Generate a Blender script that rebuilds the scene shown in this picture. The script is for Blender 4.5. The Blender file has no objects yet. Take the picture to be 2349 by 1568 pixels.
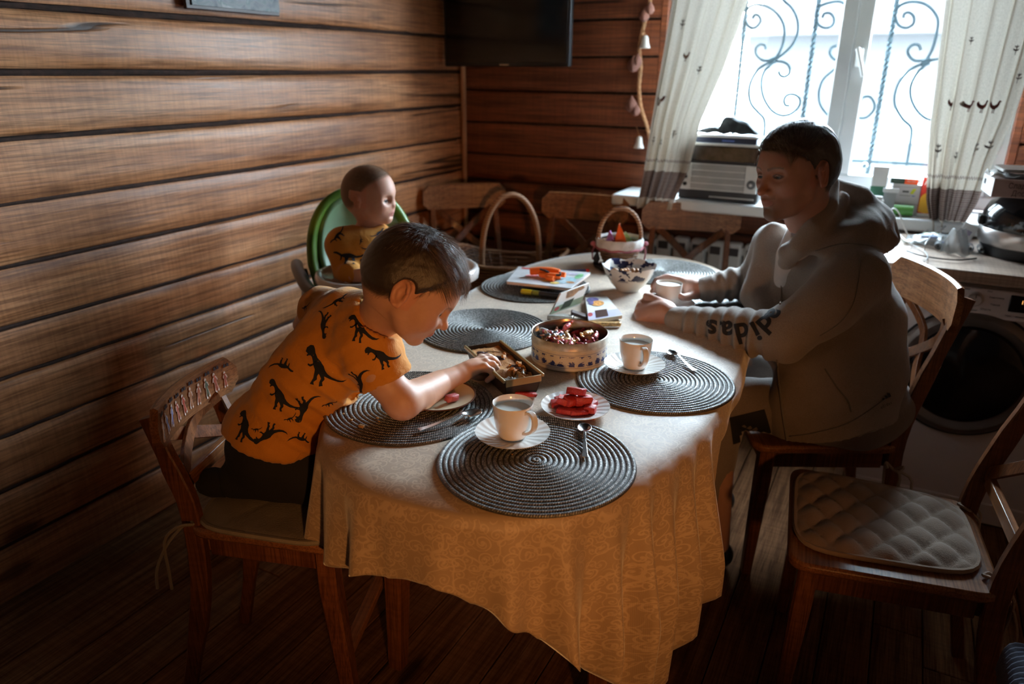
import bpy, bmesh, math, random
import numpy as np
from mathutils import Vector, Matrix
from mathutils.bvhtree import BVHTree

random.seed(7); np.random.seed(7)
scene = bpy.context.scene
COL = scene.collection

# ------------------------------------------------------------------ camera
FPX, PITCH, ROLL, YAW, CZ = 1674.0, 0.3578, 0.00547, 0.48016, 1.45
_cy, _sy, _cp, _sp = math.cos(YAW), math.sin(YAW), math.cos(PITCH), math.sin(PITCH)
_f = np.array([-_sy*_cp, _cy*_cp, -_sp]); _r0 = np.array([_cy, _sy, 0.0]); _u0 = np.cross(_r0, _f)
_r = math.cos(ROLL)*_r0 + math.sin(ROLL)*_u0; _u = -math.sin(ROLL)*_r0 + math.cos(ROLL)*_u0
cam_d = bpy.data.cameras.new('camera'); cam = bpy.data.objects.new('camera', cam_d); COL.objects.link(cam)
cam.matrix_world = Matrix(((_r[0], _u[0], -_f[0], 0), (_r[1], _u[1], -_f[1], 0), (_r[2], _u[2], -_f[2], CZ), (0, 0, 0, 1)))
cam_d.sensor_width = 36.0; cam_d.lens = 36.0*FPX/2349.0; cam_d.clip_start = 0.05
cam_d.dof.use_dof = True; cam_d.dof.focus_distance = 1.55; cam_d.dof.aperture_fstop = 2.6
scene.camera = cam

# ------------------------------------------------------------------ light
scene.view_settings.view_transform = 'Standard'; scene.view_settings.look = 'None'
scene.view_settings.gamma = 1.0; scene.view_settings.use_curve_mapping = False
scene.view_settings.exposure = 0.0
world = bpy.data.worlds.new('overcast_sky'); scene.world = world; world.use_nodes = True
bgn = world.node_tree.nodes['Background']; bgn.inputs[0].default_value = (0.78, 0.95, 1.10, 1); bgn.inputs[1].default_value = 92.0
# light portal in the window opening (guides sky sampling, gives no light itself)
pl = bpy.data.lights.new('window_portal', 'AREA'); pl.shape = 'RECTANGLE'; pl.size = 1.36; pl.size_y = 1.3; pl.cycles.is_portal = True
plo = bpy.data.objects.new('window_portal', pl); COL.objects.link(plo); plo.location = (-0.33, 3.56, 1.62); plo.rotation_euler = (math.radians(-90), 0, 0)
# warm spot in an unseen standing lamp, inferred from warm glints on the cups
wl = bpy.data.lights.new('warm_bulb', 'SPOT'); wl.energy = 112; wl.color = (1.0, 0.42, 0.12); wl.shadow_soft_size = 0.05
wl.spot_size = math.radians(39); wl.spot_blend = 1.0
wlo = bpy.data.objects.new('warm_bulb', wl); COL.objects.link(wlo); wlo.location = (1.00, -0.80, 1.22)
wlo.rotation_euler = (Vector((-0.50, 1.12, 0.76)) - Vector(wlo.location)).to_track_quat('-Z', 'Y').to_euler()

# ------------------------------------------------------------------ measuring helpers (real positions from known planes / distances)
def ray(px, py):
    return _r*((px-1174.5)/FPX) - _u*((py-784.0)/FPX) + _f
def at(px, py, D):
    return ray(px, py)*D + np.array([0, 0, CZ])
def atz(px, py, z):
    d = ray(px, py); return d*((z-CZ)/d[2]) + np.array([0, 0, CZ])
def aty(px, py, Y):
    d = ray(px, py); return d*(Y/d[1]) + np.array([0, 0, CZ])
def nrm(v):
    v = np.array(v, float); return v/np.linalg.norm(v)

# ------------------------------------------------------------------ materials
def hexlin(r, g, b):
    f = lambda c: ((c/255.0+0.055)/1.055)**2.4 if c > 10 else c/255.0/12.92
    return (f(r), f(g), f(b), 1)
class NT:
    def __init__(s, name):
        s.m = bpy.data.materials.new(name); s.m.use_nodes = True; s.t = s.m.node_tree
        s.b = s.t.nodes['Principled BSDF']; s.out = s.t.nodes['Material Output']
    def n(s, typ, **kw):
        nd = s.t.nodes.new(typ)
        for k, v in kw.items(): setattr(nd, k, v)
        return nd
    def l(s, a, b): s.t.links.new(a, b)
    def val(s, sock, v):
        if hasattr(v, 'is_output') or isinstance(v, bpy.types.NodeSocket): s.l(v, sock)
        else: sock.default_value = v
    def math(s, op, a, b=0.0, c=0.0, clamp=False):
        nd = s.n('ShaderNodeMath', operation=op); nd.use_clamp = clamp
        s.val(nd.inputs[0], a); s.val(nd.inputs[1], b); s.val(nd.inputs[2], c); return nd.outputs[0]
    def mix(s, f, a, b, mode='MIX'):
        nd = s.n('ShaderNodeMix', data_type='RGBA', blend_type=mode)
        s.val(nd.inputs[0], f); s.val(nd.inputs[6], a); s.val(nd.inputs[7], b); return nd.outputs[2]
    def ramp(s, f, stops):
        nd = s.n('ShaderNodeValToRGB'); e = nd.color_ramp.elements
        while len(e) < len(stops): e.new(0.5)
        for i, (p, c) in enumerate(stops): e[i].position = p; e[i].color = c if len(c) == 4 else (*c, 1)
        s.val(nd.inputs[0], f); return nd.outputs[0]
    def coord(s, kind='Object', scale=(1, 1, 1), loc=(0, 0, 0)):
        tc = s.n('ShaderNodeTexCoord'); mp = s.n('ShaderNodeMapping')
        mp.inputs['Scale'].default_value = scale; mp.inputs['Location'].default_value = loc
        s.l(tc.outputs[kind], mp.inputs[0]); return mp.outputs[0]
    def noise(s, vec, scale=5, detail=3, rough=0.5, dist=0.0, out=0):
        nd = s.n('ShaderNodeTexNoise'); s.l(vec, nd.inputs['Vector']); nd.inputs['Scale'].default_value = scale
        nd.inputs['Detail'].default_value = detail; nd.inputs['Roughness'].default_value = rough; nd.inputs['Distortion'].default_value = dist
        return nd.outputs[out]
    def bump(s, h, strength=0.3, dist=0.01):
        nd = s.n('ShaderNodeBump'); nd.inputs['Strength'].default_value = strength; nd.inputs['Distance'].default_value = dist
        s.l(h, nd.inputs['Height']); s.l(nd.outputs[0], s.b.inputs['Normal'])
    def set(s, **kw):
        for k, v in kw.items(): s.val(s.b.inputs[k.replace('_', ' ')], v)
        return s.m

def plain(name, col, rough=0.5, metal=0.0, spec=0.5, var=0.12, vscale=18, bump=0.0, bscale=120, **kw):
    t = NT(name); v = t.coord()
    nz = t.noise(v, vscale, 3)
    c = tuple(col[:3]) + (1,)
    dark = tuple(max(0, x*(1-var)) for x in col[:3]) + (1,)
    lite = tuple(min(1, x*(1+var)) for x in col[:3]) + (1,)
    t.set(Base_Color=t.ramp(nz, [(0.3, dark), (0.7, lite)]), Roughness=rough, Metallic=metal, Specular_IOR_Level=spec)
    if bump: t.bump(t.noise(v, bscale, 2), bump, 0.002)
    for k, x in kw.items(): t.val(t.b.inputs[k.replace('_', ' ')], x)
    return t.m

def wood(name, c_lo, c_mid, c_hi, along='X', grain=1.0, rough=0.5, knots=True, cracks=False, per_obj=True, spec=0.4, bump=0.25):
    t = NT(name)
    tc = t.n('ShaderNodeTexCoord'); oi = t.n('ShaderNodeObjectInfo')
    off = t.n('ShaderNodeVectorMath', operation='SCALE'); cmb = t.n('ShaderNodeCombineXYZ')
    t.l(oi.outputs['Random'], cmb.inputs[0]); t.val(cmb.inputs[1], t.math('MULTIPLY', oi.outputs['Random'], 7.3)); t.val(cmb.inputs[2], t.math('MULTIPLY', oi.outputs['Random'], 3.1))
    t.l(cmb.outputs[0], off.inputs[0]); off.inputs['Scale'].default_value = 13.0 if per_obj else 0.0
    add = t.n('ShaderNodeVectorMath', operation='ADD'); t.l(tc.outputs['Object'], add.inputs[0]); t.l(off.outputs[0], add.inputs[1])
    mp = t.n('ShaderNodeMapping'); s = {'X': (0.9, 9, 9), 'Y': (9, 0.9, 9), 'Z': (9, 9, 0.9)}[along]
    mp.inputs['Scale'].default_value = s; t.l(add.outputs[0], mp.inputs[0]); v = mp.outputs[0]
    big = t.noise(v, 1.1*grain, 4, 0.55, 0.8)
    fine = t.noise(v, 9*grain, 5, 0.65, 0.3)
    w = t.n('ShaderNodeTexWave', wave_type='BANDS', bands_direction={'X': 'Z', 'Y': 'X', 'Z': 'X'}[along]); t.l(v, w.inputs[0])
    w.inputs['Scale'].default_value = 0.55*grain; w.inputs['Distortion'].default_value = 9; w.inputs['Detail'].default_value = 3; w.inputs['Detail Scale'].default_value = 0.7
    f = t.math('ADD', t.math('MULTIPLY', big, 0.62), t.math('MULTIPLY', w.outputs['Fac'], 0.13)); f = t.math('ADD', f, t.math('MULTIPLY', fine, 0.36))
    col = t.ramp(f, [(0.28, c_lo), (0.55, c_mid), (0.85, c_hi)])
    mf = t.n('ShaderNodeMapping'); mf.inputs['Scale'].default_value = {'X': (1.6, 60, 60), 'Y': (60, 1.6, 60), 'Z': (60, 60, 1.6)}[along]; t.l(add.outputs[0], mf.inputs[0])
    f2 = t.noise(mf.outputs[0], 2.2*grain, 3, 0.7, 0.4); ms = t.n('ShaderNodeMapping'); ms.inputs['Scale'].default_value = {'X': (60, 3, 3), 'Y': (3, 60, 3), 'Z': (3, 3, 60)}[along]; t.l(add.outputs[0], ms.inputs[0])
    saw = t.noise(ms.outputs[0], 1.6, 2, 0.6)
    col = t.mix(t.ramp(f2, [(0.38, (0.62,)*3), (0.56, (0, 0, 0))]), col, tuple(x*0.55 for x in c_lo[:3])+(1,)); col = t.mix(0.35, col, t.ramp(saw, [(0.35, (0.55, 0.5, 0.48)), (0.6, (1.05, 1.05, 1.05))]), 'MULTIPLY')
    f = t.math('ADD', f, t.math('MULTIPLY', f2, 0.35))
    rg = t.math('ADD', t.math('MULTIPLY', fine, 0.25), rough-0.12)
    if knots:
        mk = t.n('ShaderNodeMapping'); sk = {'X': (2.4, 6.4, 6.4), 'Y': (6.4, 2.4, 6.4), 'Z': (6.4, 6.4, 2.4)}[along]
        mk.inputs['Scale'].default_value = sk; t.l(add.outputs[0], mk.inputs[0])
        vo = t.n('ShaderNodeTexVoronoi'); t.l(mk.outputs[0], vo.inputs['Vector']); vo.inputs['Scale'].default_value = 0.9
        k = t.ramp(t.math('ADD', vo.outputs['Distance'], t.math('MULTIPLY', fine, 0.06)), [(0.11, (1, 1, 1)), (0.20, (0, 0, 0))])
        col = t.mix(t.math('MULTIPLY', k, 0.75), col, tuple(x*0.25 for x in c_lo[:3])+(1,))
    if cracks:
        mc = t.n('ShaderNodeMapping'); sc = {'X': (0.22, 5, 5), 'Y': (5, 0.22, 5), 'Z': (5, 5, 0.22)}[along]
        mc.inputs['Scale'].default_value = sc; t.l(add.outputs[0], mc.inputs[0])
        cn = t.noise(mc.outputs[0], 0.9, 3, 0.5, 0.2)
        k2 = t.ramp(t.math('ABSOLUTE', t.math('SUBTRACT', cn, 0.5)), [(0.004, (1, 1, 1)), (0.012, (0, 0, 0))])
        gate = t.ramp(t.noise(mk.outputs[0] if knots else v, 0.5, 2), [(0.55, (0, 0, 0)), (0.6, (1, 1, 1))])
        kk = t.math('MULTIPLY', k2, gate)
        col = t.mix(t.math('MULTIPLY', kk, 0.9), col, tuple(x*0.12 for x in c_lo[:3])+(1,))
        f = t.math('SUBTRACT', f, t.math('MULTIPLY', kk, 1.6))
    t.set(Base_Color=col, Roughness=rg, Specular_IOR_Level=spec)
    t.bump(f, bump, 0.004)
    return t.m

def rgb(r, g, b): return hexlin(r, g, b)
M = {}
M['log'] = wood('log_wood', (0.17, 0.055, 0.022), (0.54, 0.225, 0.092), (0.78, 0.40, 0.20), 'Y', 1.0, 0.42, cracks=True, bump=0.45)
M['log_x'] = wood('log_wood_back', (0.08, 0.020, 0.008), (0.20, 0.056, 0.022), (0.30, 0.092, 0.038), 'X', 1.0, 0.5, cracks=True, bump=0.45)  # darker copy of the log wood: window wall's shade put into the colour
M['gap'] = plain('caulking', (0.035, 0.014, 0.008), 0.9, var=0.5, vscale=40, bump=0.8, bscale=90)
M['floor'] = wood('floor_wood', (0.07, 0.028, 0.012), (0.20, 0.088, 0.038), (0.31, 0.15, 0.07), 'Y', 1.5, 0.75, bump=0.3, spec=0.04)
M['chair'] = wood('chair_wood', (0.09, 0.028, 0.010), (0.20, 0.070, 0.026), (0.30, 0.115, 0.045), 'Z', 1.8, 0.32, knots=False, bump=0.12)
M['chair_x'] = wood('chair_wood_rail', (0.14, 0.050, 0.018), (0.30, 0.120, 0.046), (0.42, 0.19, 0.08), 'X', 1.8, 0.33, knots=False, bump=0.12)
M['dark'] = plain('dark_plastic', (0.012, 0.012, 0.014), 0.35)
M['black'] = plain('black_print', (0.012, 0.012, 0.016), 0.8)
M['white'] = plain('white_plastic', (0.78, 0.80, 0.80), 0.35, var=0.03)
M['porcelain'] = plain('porcelain', (0.80, 0.78, 0.74), 0.14, var=0.03, bump=0.15, bscale=60)
M['steel'] = plain('steel', (0.62, 0.61, 0.60), 0.22, 1.0, var=0.1)
M['tea'] = plain('milky_drink', (0.80, 0.80, 0.74), 0.4, var=0.03)
M['paper'] = plain('white_card', (0.75, 0.74, 0.72), 0.7, var=0.05)

# ------------------------------------------------------------------ objects
def tag(o, label=None, cat=None, group=None, kind=None):
    if label: o['label'] = label
    if cat: o['category'] = cat
    if group: o['group'] = group
    if kind: o['kind'] = kind
    return o
def empty(name, loc=(0, 0, 0), rz=0.0, label=None, cat=None, group=None, rot=None):
    o = bpy.data.objects.new(name, None); COL.objects.link(o); o.empty_display_size = 0.05
    o.location = Vector(loc); o.rotation_euler = rot if rot else (0, 0, rz)
    return tag(o, label, cat, group)
def copy_tree(o, parent=None):
    c = o.copy(); COL.objects.link(c); c.parent = parent
    for ch in o.children: copy_tree(ch, c)
    return c

class MB:
    def __init__(s): s.v = []; s.f = []; s.uv = {}; s.mi = []; s.cur = 0
    def add(s, v, f, uvs=None):
        o = len(s.v); s.v += [tuple(map(float, p)) for p in v]
        for k, q in enumerate(f):
            s.f.append(tuple(i+o for i in q)); s.mi.append(s.cur)
        return s
    def box(s, c, d, R=None):
        c = np.array(c, float); h = np.array(d, float)/2
        v = [np.array([x, y, z])*h for x in (-1, 1) for y in (-1, 1) for z in (-1, 1)]
        if R is not None: v = [np.array(R) @ p for p in v]
        s.add([p+c for p in v], [(0, 1, 3, 2), (4, 6, 7, 5), (0, 4, 5, 1), (2, 3, 7, 6), (0, 2, 6, 4), (1, 5, 7, 3)]); return s
    def tube(s, P, r, seg=8, caps=True, closed=False):
        P = [np.array(p, float) for p in P]; n = len(P); R = [r]*n if np.isscalar(r) else list(r)
        vs = []; fs = []; up = None
        for i in range(n):
            a = P[(i-1) % n] if (closed or i > 0) else P[i]; b = P[(i+1) % n] if (closed or i < n-1) else P[i]
            t = b-a; t = t/(np.linalg.norm(t)+1e-9)
            if up is None:
                up = np.array([0, 0, 1.0]) if abs(t[2]) < 0.9 else np.array([1.0, 0, 0])
            x = np.cross(up, t); x /= (np.linalg.norm(x)+1e-9); y = np.cross(t, x); up = y
            for k in range(seg):
                an = 2*math.pi*k/seg; vs.append(P[i]+R[i]*(math.cos(an)*x+math.sin(an)*y))
        m = n if closed else n-1
        for i in range(m):
            for k in range(seg):
                a = i*seg+k; b = i*seg+(k+1) % seg; c = ((i+1) % n)*seg+(k+1) % seg; d = ((i+1) % n)*seg+k
                fs.append((a, b, c, d))
        if caps and not closed:
            fs.append(tuple(range(seg))[::-1]); fs.append(tuple((n-1)*seg+k for k in range(seg)))
        return s.add(vs, fs)
    def lathe(s, prof, seg=32, c=(0, 0, 0), wob=None, caps=True):
        vs = []; fs = []; n = len(prof); c = np.array(c, float)
        for i, (r, z) in enumerate(prof):
            for k in range(seg):
                an = 2*math.pi*k/seg; rr = r*(wob(an, i) if wob else 1.0)
                vs.append(c+np.array([rr*math.cos(an), rr*math.sin(an), z]))
        for i in range(n-1):
            for k in range(seg):
                fs.append((i*seg+k, i*seg+(k+1) % seg, (i+1)*seg+(k+1) % seg, (i+1)*seg+k))
        if caps:
            if prof[0][0] > 1e-4: fs.append(tuple(range(seg))[::-1])
            if prof[-1][0] > 1e-4: fs.append(tuple((n-1)*seg+k for k in range(seg)))
        return s.add(vs, fs)
    def sweep(s, P, w, t, side):
        """rectangular bar through points P; side = direction of the width w; t = thickness (numbers or lists)"""
        P = [np.array(p, float) for p in P]; n = len(P); W = [w]*n if np.isscalar(w) else w; T = [t]*n if np.isscalar(t) else t
        vs = []; fs = []
        for i in range(n):
            a = P[max(i-1, 0)]; b = P[min(i+1, n-1)]; d = nrm(b-a); sd = np.array(side, float); sd = nrm(sd-d*np.dot(sd, d)); th = np.cross(d, sd)
            c = 0.25
            for (x, y) in ((-1, -1+c), (-1+c, -1), (1-c, -1), (1, -1+c), (1, 1-c), (1-c, 1), (-1+c, 1), (-1, 1-c)):
                # chamfer by equal absolute amounts
                ch = min(W[i], T[i])*0.12
                xx = np.sign(x)*(W[i]/2 - (ch if abs(x) < 1 else 0)); yy = np.sign(y)*(T[i]/2 - (ch if abs(y) < 1 else 0))
                vs.append(P[i]+sd*xx+th*yy)
        for i in range(n-1):
            for k in range(8): fs.append((i*8+k, i*8+(k+1) % 8, (i+1)*8+(k+1) % 8, (i+1)*8+k))
        fs.append(tuple(range(8))[::-1]); fs.append(tuple((n-1)*8+k for k in range(8)))
        return s.add(vs, fs)
    def prism(s, poly, z0, z1, fn=None):
        n = len(poly); fn = fn or (lambda x, y, z: (x, y, z))
        v = [fn(x, y, z0) for x, y in poly]+[fn(x, y, z1) for x, y in poly]
        f = [tuple(range(n))[::-1], tuple(range(n, 2*n))]+[(i, (i+1) % n, n+(i+1) % n, n+i) for i in range(n)]
        return s.add(v, f)
    def grid(s, nu, nv, fn, thick=None):
        v = [fn(i/(nu-1), j/(nv-1)) for i in range(nu) for j in range(nv)]
        f = [(i*nv+j, (i+1)*nv+j, (i+1)*nv+j+1, i*nv+j+1) for i in range(nu-1) for j in range(nv-1)]
        return s.add(v, f)
    def build(s, name, m, parent=None, smooth=True, bevel=0.0, solid=0.0, sub=0, uvfn=None, auto=40, fixn=True):
        me = bpy.data.meshes.new(name); me.from_pydata(s.v, [], s.f)
        ms = m if isinstance(m, (list, tuple)) else [m]
        for x in ms: me.materials.append(M[x] if isinstance(x, str) else x)
        if len(ms) > 1: me.polygons.foreach_set('material_index', s.mi)
        if fixn:
            bm = bmesh.new(); bm.from_mesh(me); bmesh.ops.recalc_face_normals(bm, faces=bm.faces); bm.to_mesh(me); bm.free()
        if uvfn:
            uv = me.uv_layers.new(name='UVMap'); vi = np.zeros(len(me.loops), int); me.loops.foreach_get('vertex_index', vi)
            U = np.array([uvfn(i, s.v[i]) for i in range(len(s.v))]); uv.data.foreach_set('uv', U[vi].astype(np.float32).ravel())
        if smooth:
            me.polygons.foreach_set('use_smooth', [True]*len(me.polygons))
            if auto and not sub: me.set_sharp_from_angle(angle=math.radians(auto))
        me.update()
        o = bpy.data.objects.new(name, me); COL.objects.link(o)
        if parent is not None: o.parent = parent
        if solid:
            md = o.modifiers.new('solid', 'SOLIDIFY'); md.thickness = solid; md.offset = 0
        if bevel:
            md = o.modifiers.new('bevel', 'BEVEL'); md.width = bevel; md.segments = 2; md.limit_method = 'ANGLE'
        if sub:
            md = o.modifiers.new('sub', 'SUBSURF'); md.levels = sub; md.render_levels = sub
        return o

def rpoly(w, h, r, n=5, taper=0.0):
    """rounded rectangle (w at y=-h/2 .. w*(1+taper) at y=+h/2)"""
    pts = []
    for cx, cy, a0 in ((w/2-r, h/2-r, 0), (-w/2+r, h/2-r, 90), (-w/2+r, -h/2+r, 180), (w/2-r, -h/2+r, 270)):
        for i in range(n+1):
            a = math.radians(a0+90*i/n); x = cx+r*math.cos(a); y = cy+r*math.sin(a)
            pts.append((x*(1+taper*(y/h)), y))
    return pts
def spline(P, n=6, closed=False):
    P = [np.array(p, float) for p in P]; out = []; N = len(P)
    rng = range(N) if closed else range(N-1)
    for i in rng:
        p0 = P[(i-1) % N] if (closed or i > 0) else P[0]; p1 = P[i]; p2 = P[(i+1) % N]; p3 = P[(i+2) % N] if (closed or i+2 < N) else P[-1]
        for k in range(n):
            t = k/n; out.append(0.5*((2*p1)+(-p0+p2)*t+(2*p0-5*p1+4*p2-p3)*t*t+(-p0+3*p1-3*p2+p3)*t**3))
    if not closed: out.append(P[-1])
    return out
def rotm(rz=0, rx=0, ry=0):
    return np.array(Matrix.Rotation(rz, 3, 'Z') @ Matrix.Rotation(rx, 3, 'X') @ Matrix.Rotation(ry, 3, 'Y'))

# ------------------------------------------------------------------ implicit modelling of bodies and clothes
class SDF:
    def __init__(s, lo, hi, h):
        s.lo = np.array(lo, float); s.h = h; s.n = np.ceil((np.array(hi)-s.lo)/h).astype(int)+1
        s.ax = [(s.lo[i]+h*np.arange(s.n[i])).astype(np.float32) for i in range(3)]
        s.F = np.full(s.n, 50*h, np.float32)
    def sub(s, lo, hi):
        a = np.clip(np.floor((np.array(lo)-s.lo)/s.h).astype(int), 0, s.n); b = np.clip(np.ceil((np.array(hi)-s.lo)/s.h).astype(int)+1, 0, s.n)
        if np.any(b <= a): return None
        sl = tuple(slice(a[i], b[i]) for i in range(3))
        return sl, s.ax[0][sl[0]][:, None, None], s.ax[1][sl[1]][None, :, None], s.ax[2][sl[2]][None, None, :]
    def _op(s, lo, hi, fn, k, mode):
        m = k+4*s.h; r = s.sub(np.array(lo)-m, np.array(hi)+m)
        if r is None: return s
        sl, x, y, z = r; d = fn(x, y, z).astype(np.float32); F = s.F[sl]
        if mode == 'cut':            # smooth max(F, -d)
            a = -F
            if k > 0: h_ = np.maximum(k-np.abs(a-d), 0)/k; s.F[sl] = -(np.minimum(a, d)-h_*h_*k*0.25)
            else: s.F[sl] = -np.minimum(a, d)
        else:
            if k > 0: h_ = np.maximum(k-np.abs(F-d), 0)/k; s.F[sl] = np.minimum(F, d)-h_*h_*k*0.25
            else: s.F[sl] = np.minimum(F, d)
        return s
    def cap(s, p0, p1, r0, r1=None, k=0.0, mode='add'):
        p0 = np.array(p0, float); p1 = np.array(p1, float); r1 = r0 if r1 is None else r1
        ab = p1-p0; L = float(ab@ab)+1e-12
        def fn(x, y, z):
            X = x-p0[0]; Y = y-p0[1]; Z = z-p0[2]
            t = np.clip((X*ab[0]+Y*ab[1]+Z*ab[2])/L, 0, 1)
            return np.sqrt((X-t*ab[0])**2+(Y-t*ab[1])**2+(Z-t*ab[2])**2)-(r0+(r1-r0)*t)
        R = max(r0, r1); return s._op(np.minimum(p0, p1)-R, np.maximum(p0, p1)+R, fn, k, mode)
    def chain(s, P, R, k=0.0, mode='add'):
        P = [np.array(p, float) for p in P]; seg = []
        for i in range(len(P)-1):
            ab = P[i+1]-P[i]; seg.append((P[i], ab, float(ab @ ab)+1e-12, R[i], R[i+1]))
        def fn(x, y, z):
            out = None
            for p0, ab, L, r0, r1 in seg:
                X = x-p0[0]; Y = y-p0[1]; Z = z-p0[2]; t = np.clip((X*ab[0]+Y*ab[1]+Z*ab[2])/L, 0, 1)
                d = np.sqrt((X-t*ab[0])**2+(Y-t*ab[1])**2+(Z-t*ab[2])**2)-(r0+(r1-r0)*t); out = d if out is None else np.minimum(out, d)
            return out
        A = np.array(P); m = max(R); return s._op(A.min(0)-m, A.max(0)+m, fn, k, mode)
    def ell(s, c, r, Rm=None, k=0.0, mode='add'):
        c = np.array(c, float); r = np.array(r, float); Rm = np.eye(3) if Rm is None else np.array(Rm)   # columns = axes
        def fn(x, y, z):
            X = x-c[0]; Y = y-c[1]; Z = z-c[2]
            u = [X*Rm[0, i]+Y*Rm[1, i]+Z*Rm[2, i] for i in range(3)]
            k0 = np.sqrt((u[0]/r[0])**2+(u[1]/r[1])**2+(u[2]/r[2])**2)+1e-6
            k1 = np.sqrt((u[0]/r[0]**2)**2+(u[1]/r[1]**2)**2+(u[2]/r[2]**2)**2)+1e-6
            return k0*(k0-1)/k1
        e = np.abs(Rm) @ r; return s._op(c-e, c+e, fn, k, mode)
    def half(s, p, n, k=0.0):
        """cut away the side the normal points to"""
        p = np.array(p, float); n = nrm(n)
        d = (s.ax[0][:, None, None]-p[0])*n[0]+(s.ax[1][None, :, None]-p[1])*n[1]+(s.ax[2][None, None, :]-p[2])*n[2]
        if k > 0:
            a = -s.F; b = -d; h_ = np.maximum(k-np.abs(a-b), 0)/k; s.F = -(np.minimum(a, b)-h_*h_*k*0.25)
        else: s.F = np.maximum(s.F, d)
        return s
    def mesh(s):
        F = s.F; F[0] = F[-1] = 1; F[:, 0] = F[:, -1] = 1; F[:, :, 0] = F[:, :, -1] = 1
        n = np.array(F.shape); ins = F < 0
        c = np.zeros(n-1, np.int8)
        for dx in (0, 1):
            for dy in (0, 1):
                for dz in (0, 1): c += ins[dx:n[0]-1+dx, dy:n[1]-1+dy, dz:n[2]-1+dz]
        act = (c > 0) & (c < 8); idx = np.argwhere(act); vid = np.full(n-1, -1, np.int32); vid[act] = np.arange(len(idx))
        acc = np.zeros((len(idx), 3)); cnt = np.zeros(len(idx))
        cor = [(a, b, d) for a in (0, 1) for b in (0, 1) for d in (0, 1)]
        val = {q: F[idx[:, 0]+q[0], idx[:, 1]+q[1], idx[:, 2]+q[2]] for q in cor}
        for a in cor:
            for ax in range(3):
                if a[ax] == 0:
                    b = list(a); b[ax] = 1; b = tuple(b); va, vb = val[a], val[b]; m = (va < 0) != (vb < 0)
                    t = va[m]/(va[m]-vb[m]); p = np.tile(np.array(a, float), (m.sum(), 1)); p[:, ax] += t
                    acc[m] += p; cnt[m] += 1
        V = s.lo+(idx+acc/cnt[:, None])*s.h
        Q = []
        for ax in range(3):
            o = [0, 1, 2]; o.remove(ax); u, w = o
            sl0 = [slice(1, n[i]-1) for i in range(3)]; sl1 = list(sl0); sl0[ax] = slice(0, n[ax]-1); sl1[ax] = slice(1, n[ax])
            A = ins[tuple(sl0)]; B = ins[tuple(sl1)]; e = np.argwhere(A != B); flip = A[A != B]
            base = e.copy(); base[:, u] += 1; base[:, w] += 1
            def vi(du, dw):
                q = base.copy(); q[:, u] += du; q[:, w] += dw; return vid[q[:, 0], q[:, 1], q[:, 2]]
            q = np.stack([vi(-1, -1), vi(0, -1), vi(0, 0), vi(-1, 0)], 1)
            if ax == 1: flip = ~flip
            q[~flip] = q[~flip][:, ::-1]; Q.append(q)
        return V, np.concatenate(Q)

def wob(V, f, seed=0):
    """cheap smooth noise, vectorised"""
    r = np.random.RandomState(seed); out = np.zeros(len(V))
    for o in range(3):
        for _ in range(3):
            d = r.randn(3); d /= np.linalg.norm(d); out += np.sin(V @ d*f*(1.7**o)*(0.8+0.4*r.rand())+r.rand()*6.3+1.3*np.sin(V @ r.randn(3)*f*0.6+r.rand()*6))/(1.7**o)
    return out/4.0
def vnormals(V, Q):
    a = V[Q[:, 0]]; b = V[Q[:, 1]]; c = V[Q[:, 2]]; d = V[Q[:, 3]] if Q.shape[1] == 4 else c
    fn = np.cross(c-a, (d-b) if Q.shape[1] == 4 else (b-a)*-1); N = np.zeros_like(V)
    for i in range(Q.shape[1]): np.add.at(N, Q[:, i], fn)
    return N/(np.linalg.norm(N, axis=1)[:, None]+1e-12)
def relax(V, Q, n=1, f=0.5):
    for _ in range(n):
        S = np.zeros_like(V); C = np.zeros(len(V))
        for i in range(4):
            np.add.at(S, Q[:, i], V[Q[:, (i+1) % 4]]); np.add.at(C, Q[:, i], 1)
            np.add.at(S, Q[:, i], V[Q[:, (i-1) % 4]]); np.add.at(C, Q[:, i], 1)
        V = V*(1-f)+f*S/np.maximum(C, 1)[:, None]
    return V
def mesh_obj(name, V, Q, m, parent=None, col=None, smooth=True):
    me = bpy.data.meshes.new(name); me.vertices.add(len(V)); me.vertices.foreach_set('co', np.asarray(V, np.float32).ravel())
    k = Q.shape[1]; me.loops.add(Q.size); me.loops.foreach_set('vertex_index', Q.astype(np.int32).ravel())
    me.polygons.add(len(Q)); me.polygons.foreach_set('loop_start', np.arange(0, Q.size, k, dtype=np.int32)); me.polygons.foreach_set('loop_total', np.full(len(Q), k, np.int32))
    me.polygons.foreach_set('use_smooth', np.full(len(Q), smooth))
    me.update(calc_edges=True); me.validate()
    me.materials.append(M[m] if isinstance(m, str) else m)
    if col is not None:
        ca = me.color_attributes.new('Col', 'FLOAT_COLOR', 'POINT'); c4 = np.ones((len(V), 4), np.float32); c4[:, :3] = col; ca.data.foreach_set('color', c4.ravel())
    o = bpy.data.objects.new(name, me); COL.objects.link(o)
    if parent is not None: o.parent = parent
    return o
def join(parts):
    V = []; Q = []; C = []; o = 0
    for v, q, c in parts: V.append(v); Q.append(q+o); C.append(c); o += len(v)
    return np.concatenate(V), np.concatenate(Q), np.concatenate(C)
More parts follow.
